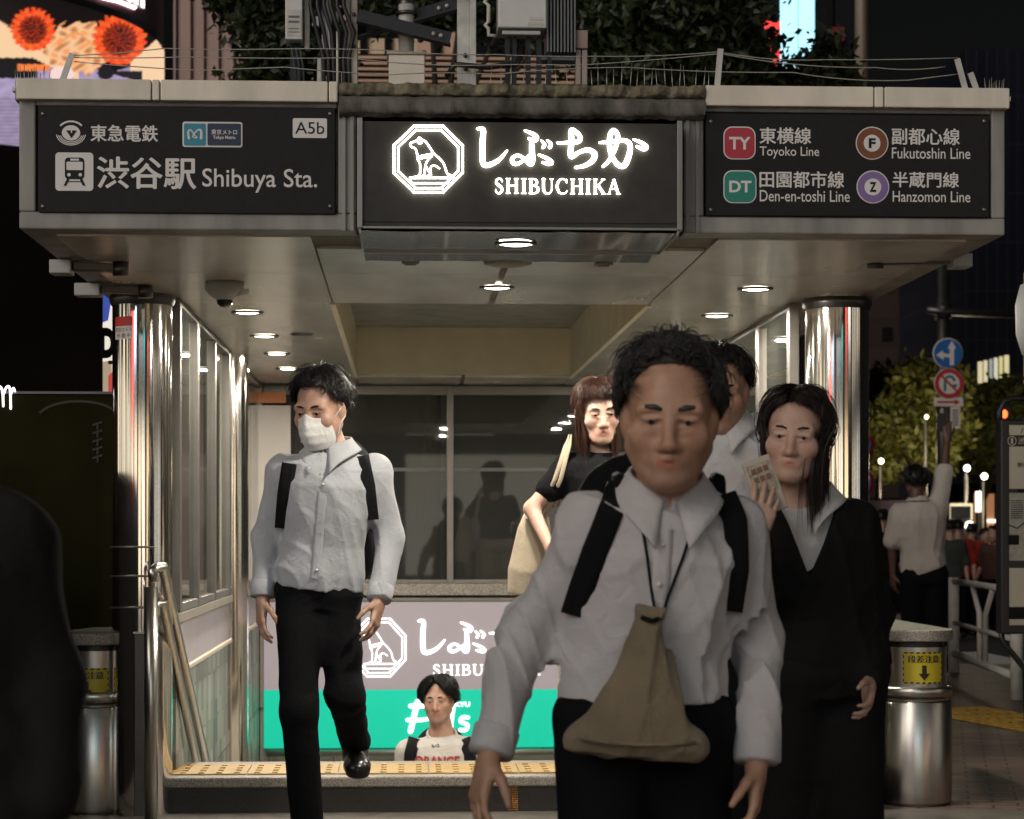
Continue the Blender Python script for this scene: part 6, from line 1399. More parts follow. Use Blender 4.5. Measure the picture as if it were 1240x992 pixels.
def collar(neck, up, fwd, m, parent, r=.066, h=.036, name='collar', openf=.35, drop=.05, k=1.0, spread=.03):
    """turned-down shirt collar round the neck, points at the front"""
    u = npv(up); u /= np.linalg.norm(u); f = npv(fwd); f = f-u*(f@u); f /= np.linalg.norm(f); x = np.cross(f, u); n0 = npv(neck)+u*.022*k; mb = MB()
    def pt(a, v):                                          # a: -pi..pi, 0 = back; v 0 = fold line, 1 = lower edge
        fr = (abs(a)/math.pi)**2.5; rr0 = (r+.005*v+v*v*(.028+.030*fr)+.010*fr)*k; d = -f*math.cos(a)*1.04+x*math.sin(a)
        p = n0+d*rr0+u*(h*.6-(h*1.15+drop*fr**2)*v-.040*fr**1.5)*k+u*.006*math.sin(v*math.pi)
        return tuple(p+x*math.copysign(spread*fr**3*(.25+.75*v), a)+f*.014*fr*math.sin(v*2.2))
    lim = math.pi*.985; mb.grid(lambda s_, v: pt(-lim+2*lim*s_, v), 48, 8)
    def st(a, v): fr = (abs(a)/math.pi)**2.5; rr0 = (r*.97+.010*fr)*k; d = -f*math.cos(a)*1.04+x*math.sin(a); return tuple(n0+d*rr0+u*(h*.6-.040*fr**1.5-h*1.6*(1-v))*k)
    mb.grid(lambda s_, v: st(-lim+2*lim*s_, v), 48, 3)
    o = mb.build(name, m, parent); md = o.modifiers.new('thick', 'SOLIDIFY'); md.thickness = .0035; md.offset = 0; return o
def shoe(name, heel, toe, m, parent, k=1.0, up=(0, 0, 1)):
    F = Field(.006); h = npv(heel); t = npv(toe); u = npv(up); d = (t-h); d /= np.linalg.norm(d)
    F.rc(h+u*.045*k, h+u*.05*k+d*.02, .042*k, .043*k, .02); F.rc(h+u*.04*k, t+u*.03*k-d*.04*k, .042*k, .040*k, .03, (u, .8)); F.rc(t+u*.028*k-d*.06*k, t+u*.026*k-d*.035*k, .043*k, .036*k, .03, (u, .68)); F.rc(h+u*.05*k+d*.03*k, h+u*.1*k+d*.02*k, .04*k, .04*k, .02)
    F.rc(h+u*.008*k, t+u*.008*k-d*.035*k, .038*k, .042*k, .004, (u, .3))
    F.solve(); return F.build(name, m, parent, 1)

SK_OLD = skin_mat('skin_tanned', (.48, .285, .19)); SK_MID = skin_mat('skin_warm', (.50, .31, .225)); SK_LIGHT = skin_mat('skin_light', (.56, .37, .285)); SK_DARK = skin_mat('skin_dark', (.12, .06, .04))
HAIR_B = hair_mat('hair_black', (.010, .009, .009)); HAIR_G = hair_mat('hair_greying', (.045, .042, .04)); HAIR_BR = hair_mat('hair_brown', (.045, .018, .010)); HAIR_DB = hair_mat('hair_dark_brown', (.018, .009, .007))
C_GREY = cloth_mat('shirt_grey', (.55, .53, .53)); C_WHITE = cloth_mat('shirt_white', (.62, .61, .60)); C_PALE = cloth_mat('shirt_pale_blue', (.43, .445, .47)); C_TEE = cloth_mat('tee_white', (.56, .53, .49)); C_BLK = cloth_mat('cloth_black', (.006, .006, .007)); C_SUIT = cloth_mat('suit_black', (.012, .0115, .012), .8); C_NAVY = cloth_mat('trousers_black', (.006, .006, .007)); C_STRAP = cloth_mat('strap_black', (.010, .010, .011), .6, .1, .6, 900)
C_KHAKI = cloth_mat('bag_khaki', (.24, .195, .125), .8, .3, .5, 300); C_CANVAS = cloth_mat('canvas_cream', (.52, .44, .32), .9, .1, .5, 500); LEATHER = mat('shoe_leather', (.012, .011, .010), .28, 0, .2, 20); C_POLO = cloth_mat('polo_white', (.52, .47, .42)); C_REDC = cloth_mat('shirt_red', (.35, .02, .015)); C_BRN = cloth_mat('shirt_brown', (.10, .05, .04)); C_GRN = cloth_mat('cloth_grey_green', (.06, .07, .06))
def fill(J, base, H, yaw=0):
    """missing joints from a standing figure of height H at base, facing the camera turned by yaw"""
    k = H/1.70; M_ = Matrix.Rotation(R(yaw), 3, 'Z'); B = Vector(base)
    T = dict(pelv=(0, 0, .93), neck=(0, 0, 1.43), shA=(-.175, 0, 1.375), shB=(.175, 0, 1.375), elA=(-.225, .02, 1.10), elB=(.225, .02, 1.10), wrA=(-.225, -.03, .86), wrB=(.225, -.03, .86), hipA=(-.085, 0, .90), hipB=(.085, 0, .90), knA=(-.09, -.03, .49), knB=(.09, -.03, .49), anA=(-.095, .02, .085), anB=(.095, .02, .085), toeA=(-.105, -.2, .0), toeB=(.105, -.2, .0))
    o = {q: B+M_@(Vector(v)*k) for q, v in T.items()}; o.update({q: Vector(v) for q, v in J.items()}); return o
def sides(J): return [npv(J['hipB']-J['hipA']), npv(J['shB']-J['shA'])]
def body_field(J, head, vox, sx=1, sy=1, k=1, female=False, detail=True, age=0, hands=('relaxA', 'relaxB'), ears=True, legs=True, curl=24, arm=1.0):
    F = Field(vox); F.spine([J['pelv'], J['neck']], torso_tab(sx*.94, sy*.92, -.014), sides(J), .03)
    for s in 'AB':
        sp_ = J['sh'+s].lerp(J['neck'], .12)+Vector((0, 0, -.022)); F.rc(J['neck']+Vector((0, .01, -.055)), sp_, .034*k, .044*k*arm, .05); F.rc(sp_, J['el'+s], .046*k*arm, .037*k*arm, .04); F.rc(J['el'+s], J['wr'+s], .037*k*arm, .0245*k, .02)
        if legs: F.rc(J['hip'+s], J['kn'+s], .082*k, .052*k, .05); F.rc(J['kn'+s], J['an'+s], .05*k, .034*k, .03)
    head.add(F, female, detail, age, ears)
    F.rc(head.w(0, .03, -.15), J['neck']+Vector((0, 0, -.03)), .052*(.86 if female else 1)*k, .062*k, .04)
    for s, h in zip('AB', hands):
        if h is None: continue
        if isinstance(h, str):
            d = (J['wr'+s]-J['el'+s]).normalized(); sg = 1 if s == 'A' else -1; q = sides(J)[1]; q = Vector(q).normalized()*sg
            hand(F, J['wr'+s]+d*.012, d, q+Vector((0, .35, 0)), 1 if s == 'A' else -1, .98*k, curl)
        else: hand(F, *h)
    return F
def top_field(J, vox, sx=1, sy=1, off=.012, sleeve=1.0, r=(.06, .06, .05), k=1, hem=0.0, flare=0):
    F = Field(vox); tab = torso_tab(sx, sy, off)
    ax = (J['neck']-J['pelv']); p0 = J['pelv']-ax*hem
    if hem: tab = [(0, tab[0][1]+flare, tab[0][2]+flare)]+[((t+hem)/(1+hem), a, b) for t, a, b in tab]
    F.spine([p0, J['neck']+ax*.0], tab, sides(J), .03)
    for s in 'AB':
        sp_ = J['sh'+s].lerp(J['neck'], .12)+Vector((0, 0, -.022)); F.rc(J['neck']+Vector((0, .01, -.058)), sp_, .038*k+off*.5, min(r[0], .046*k+off*.75), .05)
        el = J['el'+s]; F.rc(sp_, el if sleeve > .5 else sp_.lerp(el, sleeve*2), r[0], r[1], .045)
        if sleeve > .5: F.rc(el, el.lerp(J['wr'+s], min(1, (sleeve-.5)*2)), r[1], r[2], .03)
    return F
def trouser_field(J, vox, sx=1, sy=1, k=1, r=(.098, .074, .06), rise=.10):
    F = Field(vox); ax = (J['neck']-J['pelv']); F.spine([J['pelv']-ax*.12, J['pelv']+ax*rise], [(0, .13*sx, .115*sy), (.5, .165*sx, .125*sy), (1, .152*sx, .116*sy)], [sides(J)[0]]*2, .04)
    for s in 'AB':
        F.rc(J['hip'+s], J['kn'+s], r[0]*k, r[1]*k, .05); F.rc(J['kn'+s], J['an'+s]+Vector((0, 0, .0)), r[1]*k, r[2]*k, .03)
    return F
def base_of(J): a = (J['anA']+J['anB'])/2; return Vector((a.x, a.y, min(J['toeA'].z, J['toeB'].z)))
def sleeve_cut(J, more=None, k=.0):
    """flat cuff ends: nothing of the shirt past the wrists"""
    ds = [(npv(J['wr'+q]), npv((J['wr'+q]-J['el'+q]).normalized())) for q in 'AB']
    def f(p):
        r = np.full(len(p), -9., np.float32)
        for w_, d in ds: r = np.where(((p-w_)**2).sum(1) < .11**2, np.maximum(r, (p-w_)@d-k), r)
        return r if more is None else np.maximum(r, more(p))
    return f
def cuffs(J, par, m, r, sd='AB', ln=.055):
    for q in sd:
        w_ = J['wr'+q]; d = (w_-J['el'+q]).normalized(); mb = MB(); a = w_-d*ln
        mb.tube([a, a+d*.004, w_-d*.002, w_+d*.003], [r*.97, r*1.05, r*1.02, r*.98], 28); mb.build('cuff', m, par)
def shoes(t, J, m=None, k=1.0):
    for s in 'AB':
        an, toe = J['an'+s], J['toe'+s]; d = (toe-an); d.z = 0; heel = an-d.normalized()*.03; heel.z = an.z-.085*k; z = toe.z; up = Vector((0, 0, 1)); v = (Vector((toe.x, toe.y, z))-heel).normalized(); x = v.cross(up).normalized(); up2 = x.cross(v)
        shoe('shoe', heel, (toe.x, toe.y, z), m or LEATHER, t, k, up2)
def waist_belt(F, J, t, z, m=LEATHER, y_lift=.004):
    return None
def buttons(F, t, x0, z0, x1, z1, n, m, r=.0055):
    for i in range(n):
        s = i/(n-1); x = x0+(x1-x0)*s; z = z0+(z1-z0)*s; y = F.front(x, z)
        if y is not None: MB().cyl((x, y-.006, z), (x, y-.001, z), r, n=12).build('button', m, t)
M_BTN = mat('shirt_button', (.6, .58, .55), .3)

# ------------------------------------------------------------------ 1 older man walking straight at the viewer
Y0 = 4.47; p = lambda x, y, d=0: P(x, y, Y0+d)
J = fill(dict(pelv=p(778, 872, .06), neck=p(806, 606, .01), shA=p(703, 622, -.01), shB=p(904, 624, .03), elA=p(634, 768, .07), wrA=p(594, 912, -.02), elB=p(921, 772, .10), wrB=p(916, 922, .02),
    hipA=p(728, 880, .06), hipB=p(832, 880, .06)), (p(780, 0).x, Y0+.06, 0), 1.55)
J['knA'] = Vector((J['hipA'].x-.01, Y0-.06, .42)); J['anA'] = Vector((J['hipA'].x-.01, Y0-.16, .085)); J['toeA'] = Vector((J['anA'].x-.03, Y0-.36, .0)); J['knB'] = Vector((J['hipB'].x+.01, Y0+.06, .41)); J['anB'] = Vector((J['hipB'].x+.02, Y0+.27, .11)); J['toeB'] = Vector((J['anB'].x+.03, Y0+.08, .0))
t = thing('person', 'older man in grey long-sleeved shirt walking toward us with a khaki pouch on his chest', 'person', base_of(J)); man1 = t
H = Head(p(811, 502, -.06), 1.19, -7, 9, 2)
F = body_field(J, H, .0038, .92, .92, .98, False, True, 1, ('relaxA', 'relaxB'), curl=26, arm=.62); F.solve(); o = F.build('body', SK_OLD, t, 1); H.paint(o); H.brows(t, HAIR_G, .0042); H.eyes(t); H.hair(t, HAIR_G, seed=11, n=9000, vol=.006, thick=.0011, mess=1.2, back=.25)
F = top_field(J, .0048, .98, 1.0, .016, 1.0, (.054, .056, .045)); 
F.solve(folds(.028, 5, 10, .6, ((J['elA'], .15), (J['elB'], .12), (J['pelv']+Vector((0, -.1, .06)), .16), (J['shA'].lerp(J['pelv'], .2), .12))), sleeve_cut(J, lambda q: (J['pelv'].z+.04)-q[:, 2]-np.clip((np.abs(q[:, 0]-J['pelv'].x)-.17)*50, 0, 9))); shirt = F.build('shirt', C_GREY, t, 1); FS = F; cuffs(J, shirt, C_GREY, .046)
collar(J["neck"]+Vector((0, .006, .018)), H.w(0, .02, 0)-npv(J["neck"]), (0, -1, 0), C_GREY, shirt, .074, .036, k=1.02, drop=.045, spread=.03)
xx = lambda x, y: (p(x, y).x, p(x, y).z)
ribbon(F, [xx(797, 640), xx(794, 700), xx(786, 770), xx(781, 815)], .036, 'placket', C_GREY, shirt, .002, .0035); buttons(F, shirt, *xx(796, 660), *xx(783, 800), 4, M_BTN)
F = trouser_field(J, .007, 1.0, .95, 1.0, (.1, .078, .066), .13); F.solve(folds(.008, 9, 9, .4)); F.build('trousers', C_NAVY, t, 1); shoes(t, J, k=.98)
# his backpack: straps over the shirt, pack behind
bp_ = thing('backpack', 'black backpack on the shoulders of the older man in grey shirt', 'backpack', J['neck']+Vector((0, .2, -.5)))
ribbon(FS, [xx(752, 585), xx(735, 620), xx(716, 668), xx(702, 712), xx(693, 745)], .052, 'strap', C_STRAP, bp_, .010, .003); ribbon(FS, [xx(872, 588), xx(886, 630), xx(888, 690), xx(882, 740)], .050, 'strap', C_STRAP, bp_, .010, .003)
F = Field(.009); c = (J['neck']+J['pelv'])/2+Vector((0, .23, .04)); F.rc(c+Vector((0, 0, .14)), c+Vector((0, 0, -.16)), .16, .17, .03, ((0, 1, 0), .55)); F.solve(folds(.006, 3)); F.build('pack', C_STRAP, bp_)
for s, x in (('A', 752), ('B', 872)):
    a = p(x, 585); y = FS.front(a.x, a.z) or Y0; MB().tube([(a.x, y-.004, a.z-.02), (a.x, y+.015, a.z+.006), (a.x, y+.07, a.z+.012), (a.x, y+.22, a.z-.05)], [.012, .014, .014, .014], 8, 0, True).build('strap', C_STRAP, bp_)
# khaki pouch on a neck cord
bg_ = thing('pouch_bag', 'khaki drawstring pouch hanging in front of the older man on a thin cord', 'bag', p(775, 905, -.17))
F = Field(.005); yb = min(q for q in [FS.front(p(785, z_).x, p(785, z_).z) or 9 for z_ in (740, 780, 820)] if q)-.045; q = lambda x, y, d=0: P(x, y, yb+d)
F.spine([q(768, 912), q(791, 738)], [(0, .112, .030), (.06, .122, .046), (.25, .102, .050), (.55, .064, .040), (.82, .036, .026), (.92, .030, .022), (1, .038, .026)], [(1, 0, .08)]*2, .02); F.rc(q(700, 896), q(840, 902), .020, .020, .05); F.solve(folds(.016, 21, 13, .25, ((q(790, 760), .10),))); F.build('sack', C_KHAKI, bg_)
MB().tube([q(700, 893, -.05), q(735, 899, -.058), q(770, 902, -.06), q(810, 902, -.056), q(842, 899, -.04)], .004, 6).build('bottom_seam', C_KHAKI, bg_)
mb = MB(); 
for (x0, x1) in ((768, 786), (842, 796)):
    pts = []
    for i in range(9):
        s = i/8; x = x0+(x1-x0)*s; y_ = 612+(738-612)*s; a = p(x, y_); yy_ = FS.front(a.x, a.z); pts.append((a.x, min((yy_ or Y0)-.006, yb+.02 if s > .9 else 9), a.z))
    mb = MB(); mb.tube(pts, .0032, 6); mb.build('cord', C_STRAP, bg_)
mb = MB(); mb.tube([q(777, 748, -.02), q(790, 752, -.034), q(802, 748, -.02)], .005, 8); mb.build('drawstring', C_STRAP, bg_)

# ------------------------------------------------------------------ 2 masked man stepping off the entrance step
Y0 = 8.1; p = lambda x, y, d=0: P(x, y, Y0+d)
J = fill(dict(pelv=p(387, 712, .03), neck=p(402, 548, .0), shA=p(333, 566, .0), shB=p(463, 564, .02), elA=p(322, 650, .07), wrA=p(318, 722, .02), elB=p(472, 652, .05), wrB=p(459, 726, -.06), hipA=p(362, 722, .03), hipB=p(408, 722, .03)), (p(390, 0).x, Y0, 0), 1.78)
J['knA'] = p(362, 862, -.18); J['anA'] = Vector((p(372, 0, -.22).x, Y0-.16, .085)); J['toeA'] = Vector((J['anA'].x-.01, Y0-.38, 0)); J['knB'] = p(418, 842, -.06); J['anB'] = p(430, 898, .36); J['toeB'] = p(434, 944, .20)
t = thing('person', 'man in pale shirt and white face mask stepping down off the entrance step', 'person', base_of(J))
H = Head(p(388, 494, -.03), 1.1, -26, 14, 0)
F = body_field(J, H, .0048, .94, .94, 1.02, curl=20, arm=.68); F.solve(); o = F.build('body', SK_MID, t, 1); H.paint(o); H.brows(t, HAIR_B); H.eyes(t); H.hair(t, HAIR_B, seed=4, n=6000, vol=.008, thick=.0014, mess=1.3)
def mask_pt(u, v):
    q = 2*u-1; an = q*1.22*(.72+.28*math.sin(math.pi*(.12+.80*v))); nose = math.exp(-(q/.22)**2)
    return tuple(H.w(.071*math.sin(an), -.018-.084*math.cos(an)-.030*math.exp(-(q/.42)**2)*math.sin(math.pi*min(1, v*.75+.2))+.032*(1-v)**3-.0012*math.cos(v*26)*(1-q*q), -.130+.116*v+.014*nose*v*v-.020*q*q*(v-.35)))
mb = MB(); mb.grid(mask_pt, 36, 24); mk = mb.build('face_mask', cloth_mat('mask_white', (.70, .70, .68), .85, .04, .1, 500), t)
mb = MB()
for sx in (-1, 1): mb.tube([H.w(sx*.066, -.04, -.03), H.w(sx*.078, -.01, -.005), H.w(sx*.082, .018, .012)], .002, 5); mb.tube([H.w(sx*.066, -.04, -.11), H.w(sx*.076, -.01, -.05), H.w(sx*.082, .018, -.03)], .002, 5)
mb.build('ear_loop', M_WHITE, mk)
F = top_field(J, .0062, .98, 1.0, .020, 1.0, (.053, .055, .045)); F.solve(folds(.019, 15, 8, .5, ((J['elA'], .14), (J['elB'], .14), (J['pelv']+Vector((0, -.08, .05)), .18))), sleeve_cut(J, lambda q: (J['pelv'].z-.03)-q[:, 2]-np.clip((np.abs(q[:, 0]-J['pelv'].x)-.19)*50, 0, 9))); shirt = F.build('shirt', C_PALE, t, 1); FS = F; cuffs(J, shirt, C_PALE, .046)
collar(J['neck']+Vector((0, .01, .012)), (0, -.1, 1), (-.3, -1, 0), C_PALE, shirt, .072, .038, spread=.035)
xx = lambda x, y: (p(x, y).x, p(x, y).z)
ribbon(F, [xx(394, 575), xx(388, 640), xx(384, 700)], .036, 'placket', C_PALE, shirt, .002, .0035); buttons(F, shirt, *xx(393, 588), *xx(385, 690), 5, M_BTN)
F = trouser_field(J, .008, .94, .94, 1.0, (.088, .068, .058), .06); F.solve(folds(.010, 19, 8, .4, ((J['knB'], .15), (J['anB'], .15)))); F.build('trousers', C_NAVY, t, 1); shoes(t, J, k=1.05)
bp_ = thing('backpack', 'black backpack worn by the masked man in pale shirt', 'backpack', J['neck']+Vector((0, .2, -.5)))
ribbon(FS, [xx(352, 562), xx(346, 600), xx(342, 640)], .055, 'strap', C_STRAP, bp_, .012, .004); ribbon(FS, [xx(438, 552), xx(446, 590), xx(450, 630)], .055, 'strap', C_STRAP, bp_, .012, .004)
F = Field(.012); c = (J['neck']+J['pelv'])/2+Vector((0.02, .24, .04)); F.rc(c+Vector((0, 0, .13)), c+Vector((0, 0, -.15)), .16, .17, .03, ((0, 1, 0), .55)); F.solve(); F.build('pack', C_STRAP, bp_)

# ------------------------------------------------------------------ 3 young man coming up the stair
Y0 = 11.77; p = lambda x, y, d=0: P(x, y, Y0+d); zf = .155-8*.175
J = fill(dict(neck=p(535, 891), shA=p(492, 909), shB=p(577, 909)), (p(541, 0).x, Y0, zf), 1.66)
t = thing('person', 'young man in white printed T-shirt with centre-parted black hair climbing the stair', 'person', base_of(J))
H = Head(p(531, 847, -.03), 1.0, -12, 2, -2)
F = body_field(J, H, .005, 1, 1, 1.0); F.solve(); o = F.build('body', SK_MID, t, 1); H.paint(o); H.brows(t, HAIR_B); H.eyes(t); H.hair(t, HAIR_B, style='boy', seed=8, n=5000, vol=.014, thick=.0016, part=-.15, mess=1.2)
F = top_field(J, .0065, 1.04, 1.02, .02, .42, (.078, .075, .07), hem=.12); F.solve(folds(.013, 25, 8, .5)); shirt = F.build('shirt', C_TEE, t, 1); FS = F
mb = MB(); q0 = npv(J['neck'])+V3(0, -.005, .0); mb.tube([tuple(q0+V3(.078*math.cos(a), .066*math.sin(a)-.012, .012+.034*math.sin(a))) for a in np.linspace(0, 2*math.pi, 33)], .008, 8); mb.build('neckband', C_TEE, shirt)
def print_on(F, s, box, m, name, par, bold=.02, lift=.003):
    vs, fs, _ = text_xy(s, bold); a = p(box[0], box[3]); b2 = p(box[2], box[1]); out = []
    for u, v in vs:
        x = a.x+(b2.x-a.x)*u; z = a.z+(b2.z-a.z)*v; y = F.front(x, z); out.append((x, (y if y else Y0-.1)-lift, z))
    ys_ = np.array([q[1] for q in out]); co = np.array(out); A_ = np.c_[co[:, 0], co[:, 2], co[:, 0]**2, np.ones(len(co))]; cf = np.linalg.lstsq(A_, ys_, rcond=None)[0]; fit = A_@cf; dl = (ys_-fit).min()
    MB().add([(o_[0], fit[i]+dl-.001, o_[2]) for i, o_ in enumerate(out)], fs).build(name, m, par)
print_on(F, 'ORANGE', (502, 912.5, 556, 926), mat('print_red', (.42, .05, .04), .7), 'red_lettering', shirt, .04)
a = p(527, 901); yy_ = F.front(a.x, a.z) or Y0-.12; mb = MB(); s_ = 1/SC(529, Y0)
for (x0, z0, x1, z1, ww) in ((-4.5, 2, -3, -2, 1.2), (-3, -2, 0, .3, 1), (0, .3, 3, 2.6, 1), (3, 2.6, 4.5, -1.5, 1.2), (-4.5, 2, -1.5, -.6, .9), (1, -.8, 4.5, -1.2, .9), (3.2, -1, 3, -4, 1)):
    mb.tube([(a.x+x0*s_, yy_-.006, a.z+z0*s_), (a.x+x1*s_, yy_-.006, a.z+z1*s_)], ww*s_*.5, 6)
mb.build('chest_emblem', M_BLACKP, shirt)
F = trouser_field(J, .01); F.solve(); F.build('trousers', C_NAVY, t, 1); shoes(t, J)
bp_ = thing('backpack', 'black backpack worn by the young man on the stair', 'backpack', J['neck']+Vector((0, .2, -.45)))
xx = lambda x, y: (p(x, y).x, p(x, y).z)
ribbon(FS, [xx(502, 893), xx(497, 910), xx(495, 940)], .066, 'strap', C_STRAP, bp_, .014, .004); ribbon(FS, [xx(562, 893), xx(568, 910), xx(571, 940)], .066, 'strap', C_STRAP, bp_, .014, .004)
F = Field(.014); c = J['neck']+Vector((0, .24, -.22)); F.rc(c+Vector((0, 0, .11)), c+Vector((0, 0, -.13)), .15, .16, .03, ((0, 1, 0), .55)); F.solve(); F.build('pack', C_STRAP, bp_)

# ------------------------------------------------------------------ 4 woman in black T-shirt behind the older man
Y0 = 9.25; p = lambda x, y, d=0: P(x, y, Y0+d)
J = fill(dict(neck=p(727, 549), shA=p(683, 562, -.02), shB=p(772, 560, .04), elA=p(644, 616, -.03), wrA=p(668, 668, -.16)), (p(728, 0).x, Y0, .155), 1.68)
t = thing('person', 'long-haired woman in black T-shirt half hidden behind the older man', 'person', base_of(J))
H = Head(p(725, 497, -.04), 1.1, 6, 12, -4)
F = body_field(J, H, .005, .86, .9, .88, True); F.solve(); o = F.build('body', SK_LIGHT, t, 1); H.paint(o, True); H.brows(t, HAIR_DB, .0025); H.eyes(t); H.hair(t, HAIR_BR, style='long', seed=3, n=6000, length=.20, bangs=1, vol=.006, thick=.0015)
F = top_field(J, .007, .9, .92, .012, .26, (.058, .058, .062), hem=.1); F.solve(folds(.009, 31, 10, .6)); F.build('shirt', C_BLK, t, 1)
F = trouser_field(J, .01, .98, 1, .95, (.1, .1, .1)); F.solve(folds(.012, 6, 8, .3)); F.build('trousers', cloth_mat('trousers_cream', (.45, .4, .33)), t, 1); shoes(t, J, k=.88)
tb = thing('tote_bag', 'cream canvas tote on the shoulder of the woman in black T-shirt', 'bag', p(640, 720))
F = Field(.007); F.spine([p(634, 722, .06), p(650, 622, .05)], [(0, .07, .05), (.3, .085, .07), (.8, .075, .05), (1, .055, .035)], [(1, .2, 0)]*2, .02); F.solve(folds(.014, 17, 9, .5)); F.build('sack', C_CANVAS, tb)
for dx in (0, 7): MB().tube([p(652+dx, 626, .02), p(672+dx, 580, -.10), p(685+dx*.6, 540, -.085), p(689+dx*.4, 528, -.03), p(688+dx*.3, 535, .05), p(668+dx, 615, .09)], .009, 8, 0, True, .5).build('handle', C_CANVAS, tb)

# ------------------------------------------------------------------ 5 man in white shirt right behind the older man
Y0 = 6.3; p = lambda x, y, d=0: P(x, y, Y0+d)
J = fill(dict(neck=p(874, 518), shA=p(800, 532, .02), shB=p(926, 530, .0), elA=p(790, 640), elB=p(934, 640, .06), wrB=p(928, 735, -.02)), (p(862, 0).x, Y0, 0), 1.72)
t = thing('person', 'man in white short-sleeved shirt whose face shows just past the ear of the older man', 'person', base_of(J))
H = Head(p(872, 472, -.03), 1.0, -10, 10, 0)
F = body_field(J, H, .0055, 1, 1, 1); F.solve(); o = F.build('body', SK_OLD, t, 1); H.paint(o); H.brows(t, HAIR_B); H.eyes(t); H.hair(t, HAIR_B, seed=14, n=5000, vol=.006, thick=.0014)
F = top_field(J, .0062, 1.0, 1.0, .02, .46, (.078, .075, .072), hem=.05); F.solve(folds(.022, 35, 10, .6, ((J['shB'], .16),))); shirt = F.build('shirt', C_WHITE, t, 1)
collar(J['neck']+Vector((0, .01, .014)), (0, -.1, 1), (-.2, -1, 0), C_WHITE, shirt, .070, .036, spread=.035)
F = trouser_field(J, .01); F.solve(); F.build('trousers', C_NAVY, t, 1); shoes(t, J)

# ------------------------------------------------------------------ 6 woman in dark suit with a phone
Y0 = 5.6; p = lambda x, y, d=0: P(x, y, Y0+d)
J = fill(dict(pelv=p(1000, 812, .05), neck=p(980, 606, .03), shA=p(930, 636, -.05), shB=p(1036, 630, .09), elA=p(918, 722, -.03), wrA=p(913, 655, -.275), elB=p(1052, 742, .13), wrB=p(1052, 822, -.05), hipA=p(968, 822, .02), hipB=p(1030, 822, .06)), (p(1000, 0).x, Y0+.04, 0), 1.56, -28)
t = thing('person', 'woman in black suit and white blouse with long dark hair holding up a phone', 'person', base_of(J))
H = Head(p(963, 527, -.03), 1.0, -16, 3, 5)
ph = p(926, 588, -.24)
F = body_field(J, H, .0042, .86, .9, .88, True, True, 0, ((J['wrA'], Vector((.30, .02, 1)), Vector((.1, 1, .1)), 1, .9, 14), 'relaxB'), arm=.7); F.solve(); o = F.build('body', SK_LIGHT, t, 1); H.paint(o, True); H.brows(t, HAIR_DB, .0026); H.eyes(t); H.hair(t, HAIR_DB, style='long', seed=5, n=9000, length=.235, bangs=0, vol=.005, thick=.0012, part=-.25)
F = top_field(J, .0058, .84, .92, .0, .9, (.05, .05, .045)); F.solve(None, lambda q: .55-(q[:, 2]-0)); F.build('blouse', C_WHITE, t, 1); FB = F
VX, VZ = p(972, 700).x, p(972, 700).z
F = top_field(J, .0058, .90, .98, .022, 1.0, (.062, .058, .046), hem=.14, flare=.0)
nk = J['neck']
def vcut(q):                                            # deep V opening of the jacket front
    w_ = np.clip((q[:, 2]-VZ)*.42, 0, 9); s_ = w_-np.abs(q[:, 0]-(VX+(q[:, 2]-VZ)*.02)); return np.where((q[:, 1] < nk.y-.02) & (q[:, 2] > VZ), s_, -1)
F.solve(folds(.016, 45, 9, .5, ((J['elB'], .14), (J['elA'], .12))), vcut); jk = F.build('jacket', C_SUIT, t, 1); FJ = F
mb = MB()
xx = lambda x, y: (p(x, y).x, p(x, y).z)
for pts in ([xx(951, 622), xx(955, 655), xx(970, 704)], [xx(1000, 612), xx(996, 650), xx(975, 704)]): ribbon(F, pts, .05, 'lapel', C_SUIT, jk, .003, .004)
collar(J['neck']+Vector((0, .01, .006)), (0, -.12, 1), (-.4, -1, 0), C_WHITE, t, .058, .034, 'blouse_collar', drop=.05, spread=.045)
F = trouser_field(J, .009, .98, 1, .94, (.098, .082, .078)); F.solve(folds(.010, 47, 8, .3)); F.build('trousers', C_SUIT, t, 1); shoes(t, J, k=.86)
pt = thing('phone', 'phone in a pale printed case held up by the woman in black suit', 'phone', ph+Vector((0, 0, -.05)))
F_ = Matrix.Rotation(R(-20), 3, 'Y'); 
def pbx(nm, w_, h, d0, d1, m_, dz=0):
    mb = MB(); mb.box(-w_/2, w_/2, d0, d1, -h/2+dz, h/2+dz); mb.v = [tuple(ph+F_@Vector(v)) for v in mb.v]; return mb.build(nm, m_, pt, .004)
pbx('case', .074, .142, -.006, .006, mat('case_cream', (.48, .42, .33), .4)); pbx('card', .060, .075, -.0085, -.0055, mat('case_card', (.42, .36, .26), .5, 0, .5, 60), .02)
mb = MB()
for i in range(3):
    for j in range(2): mb.box(-.022+i*.016, -.010+i*.016, -.0105, -.0085, .012+j*.022, .026+j*.022)
mb.v = [tuple(ph+F_@Vector(v)) for v in mb.v]; mb.build('case_print', mat('case_print', (.2, .09, .06), .5), pt)

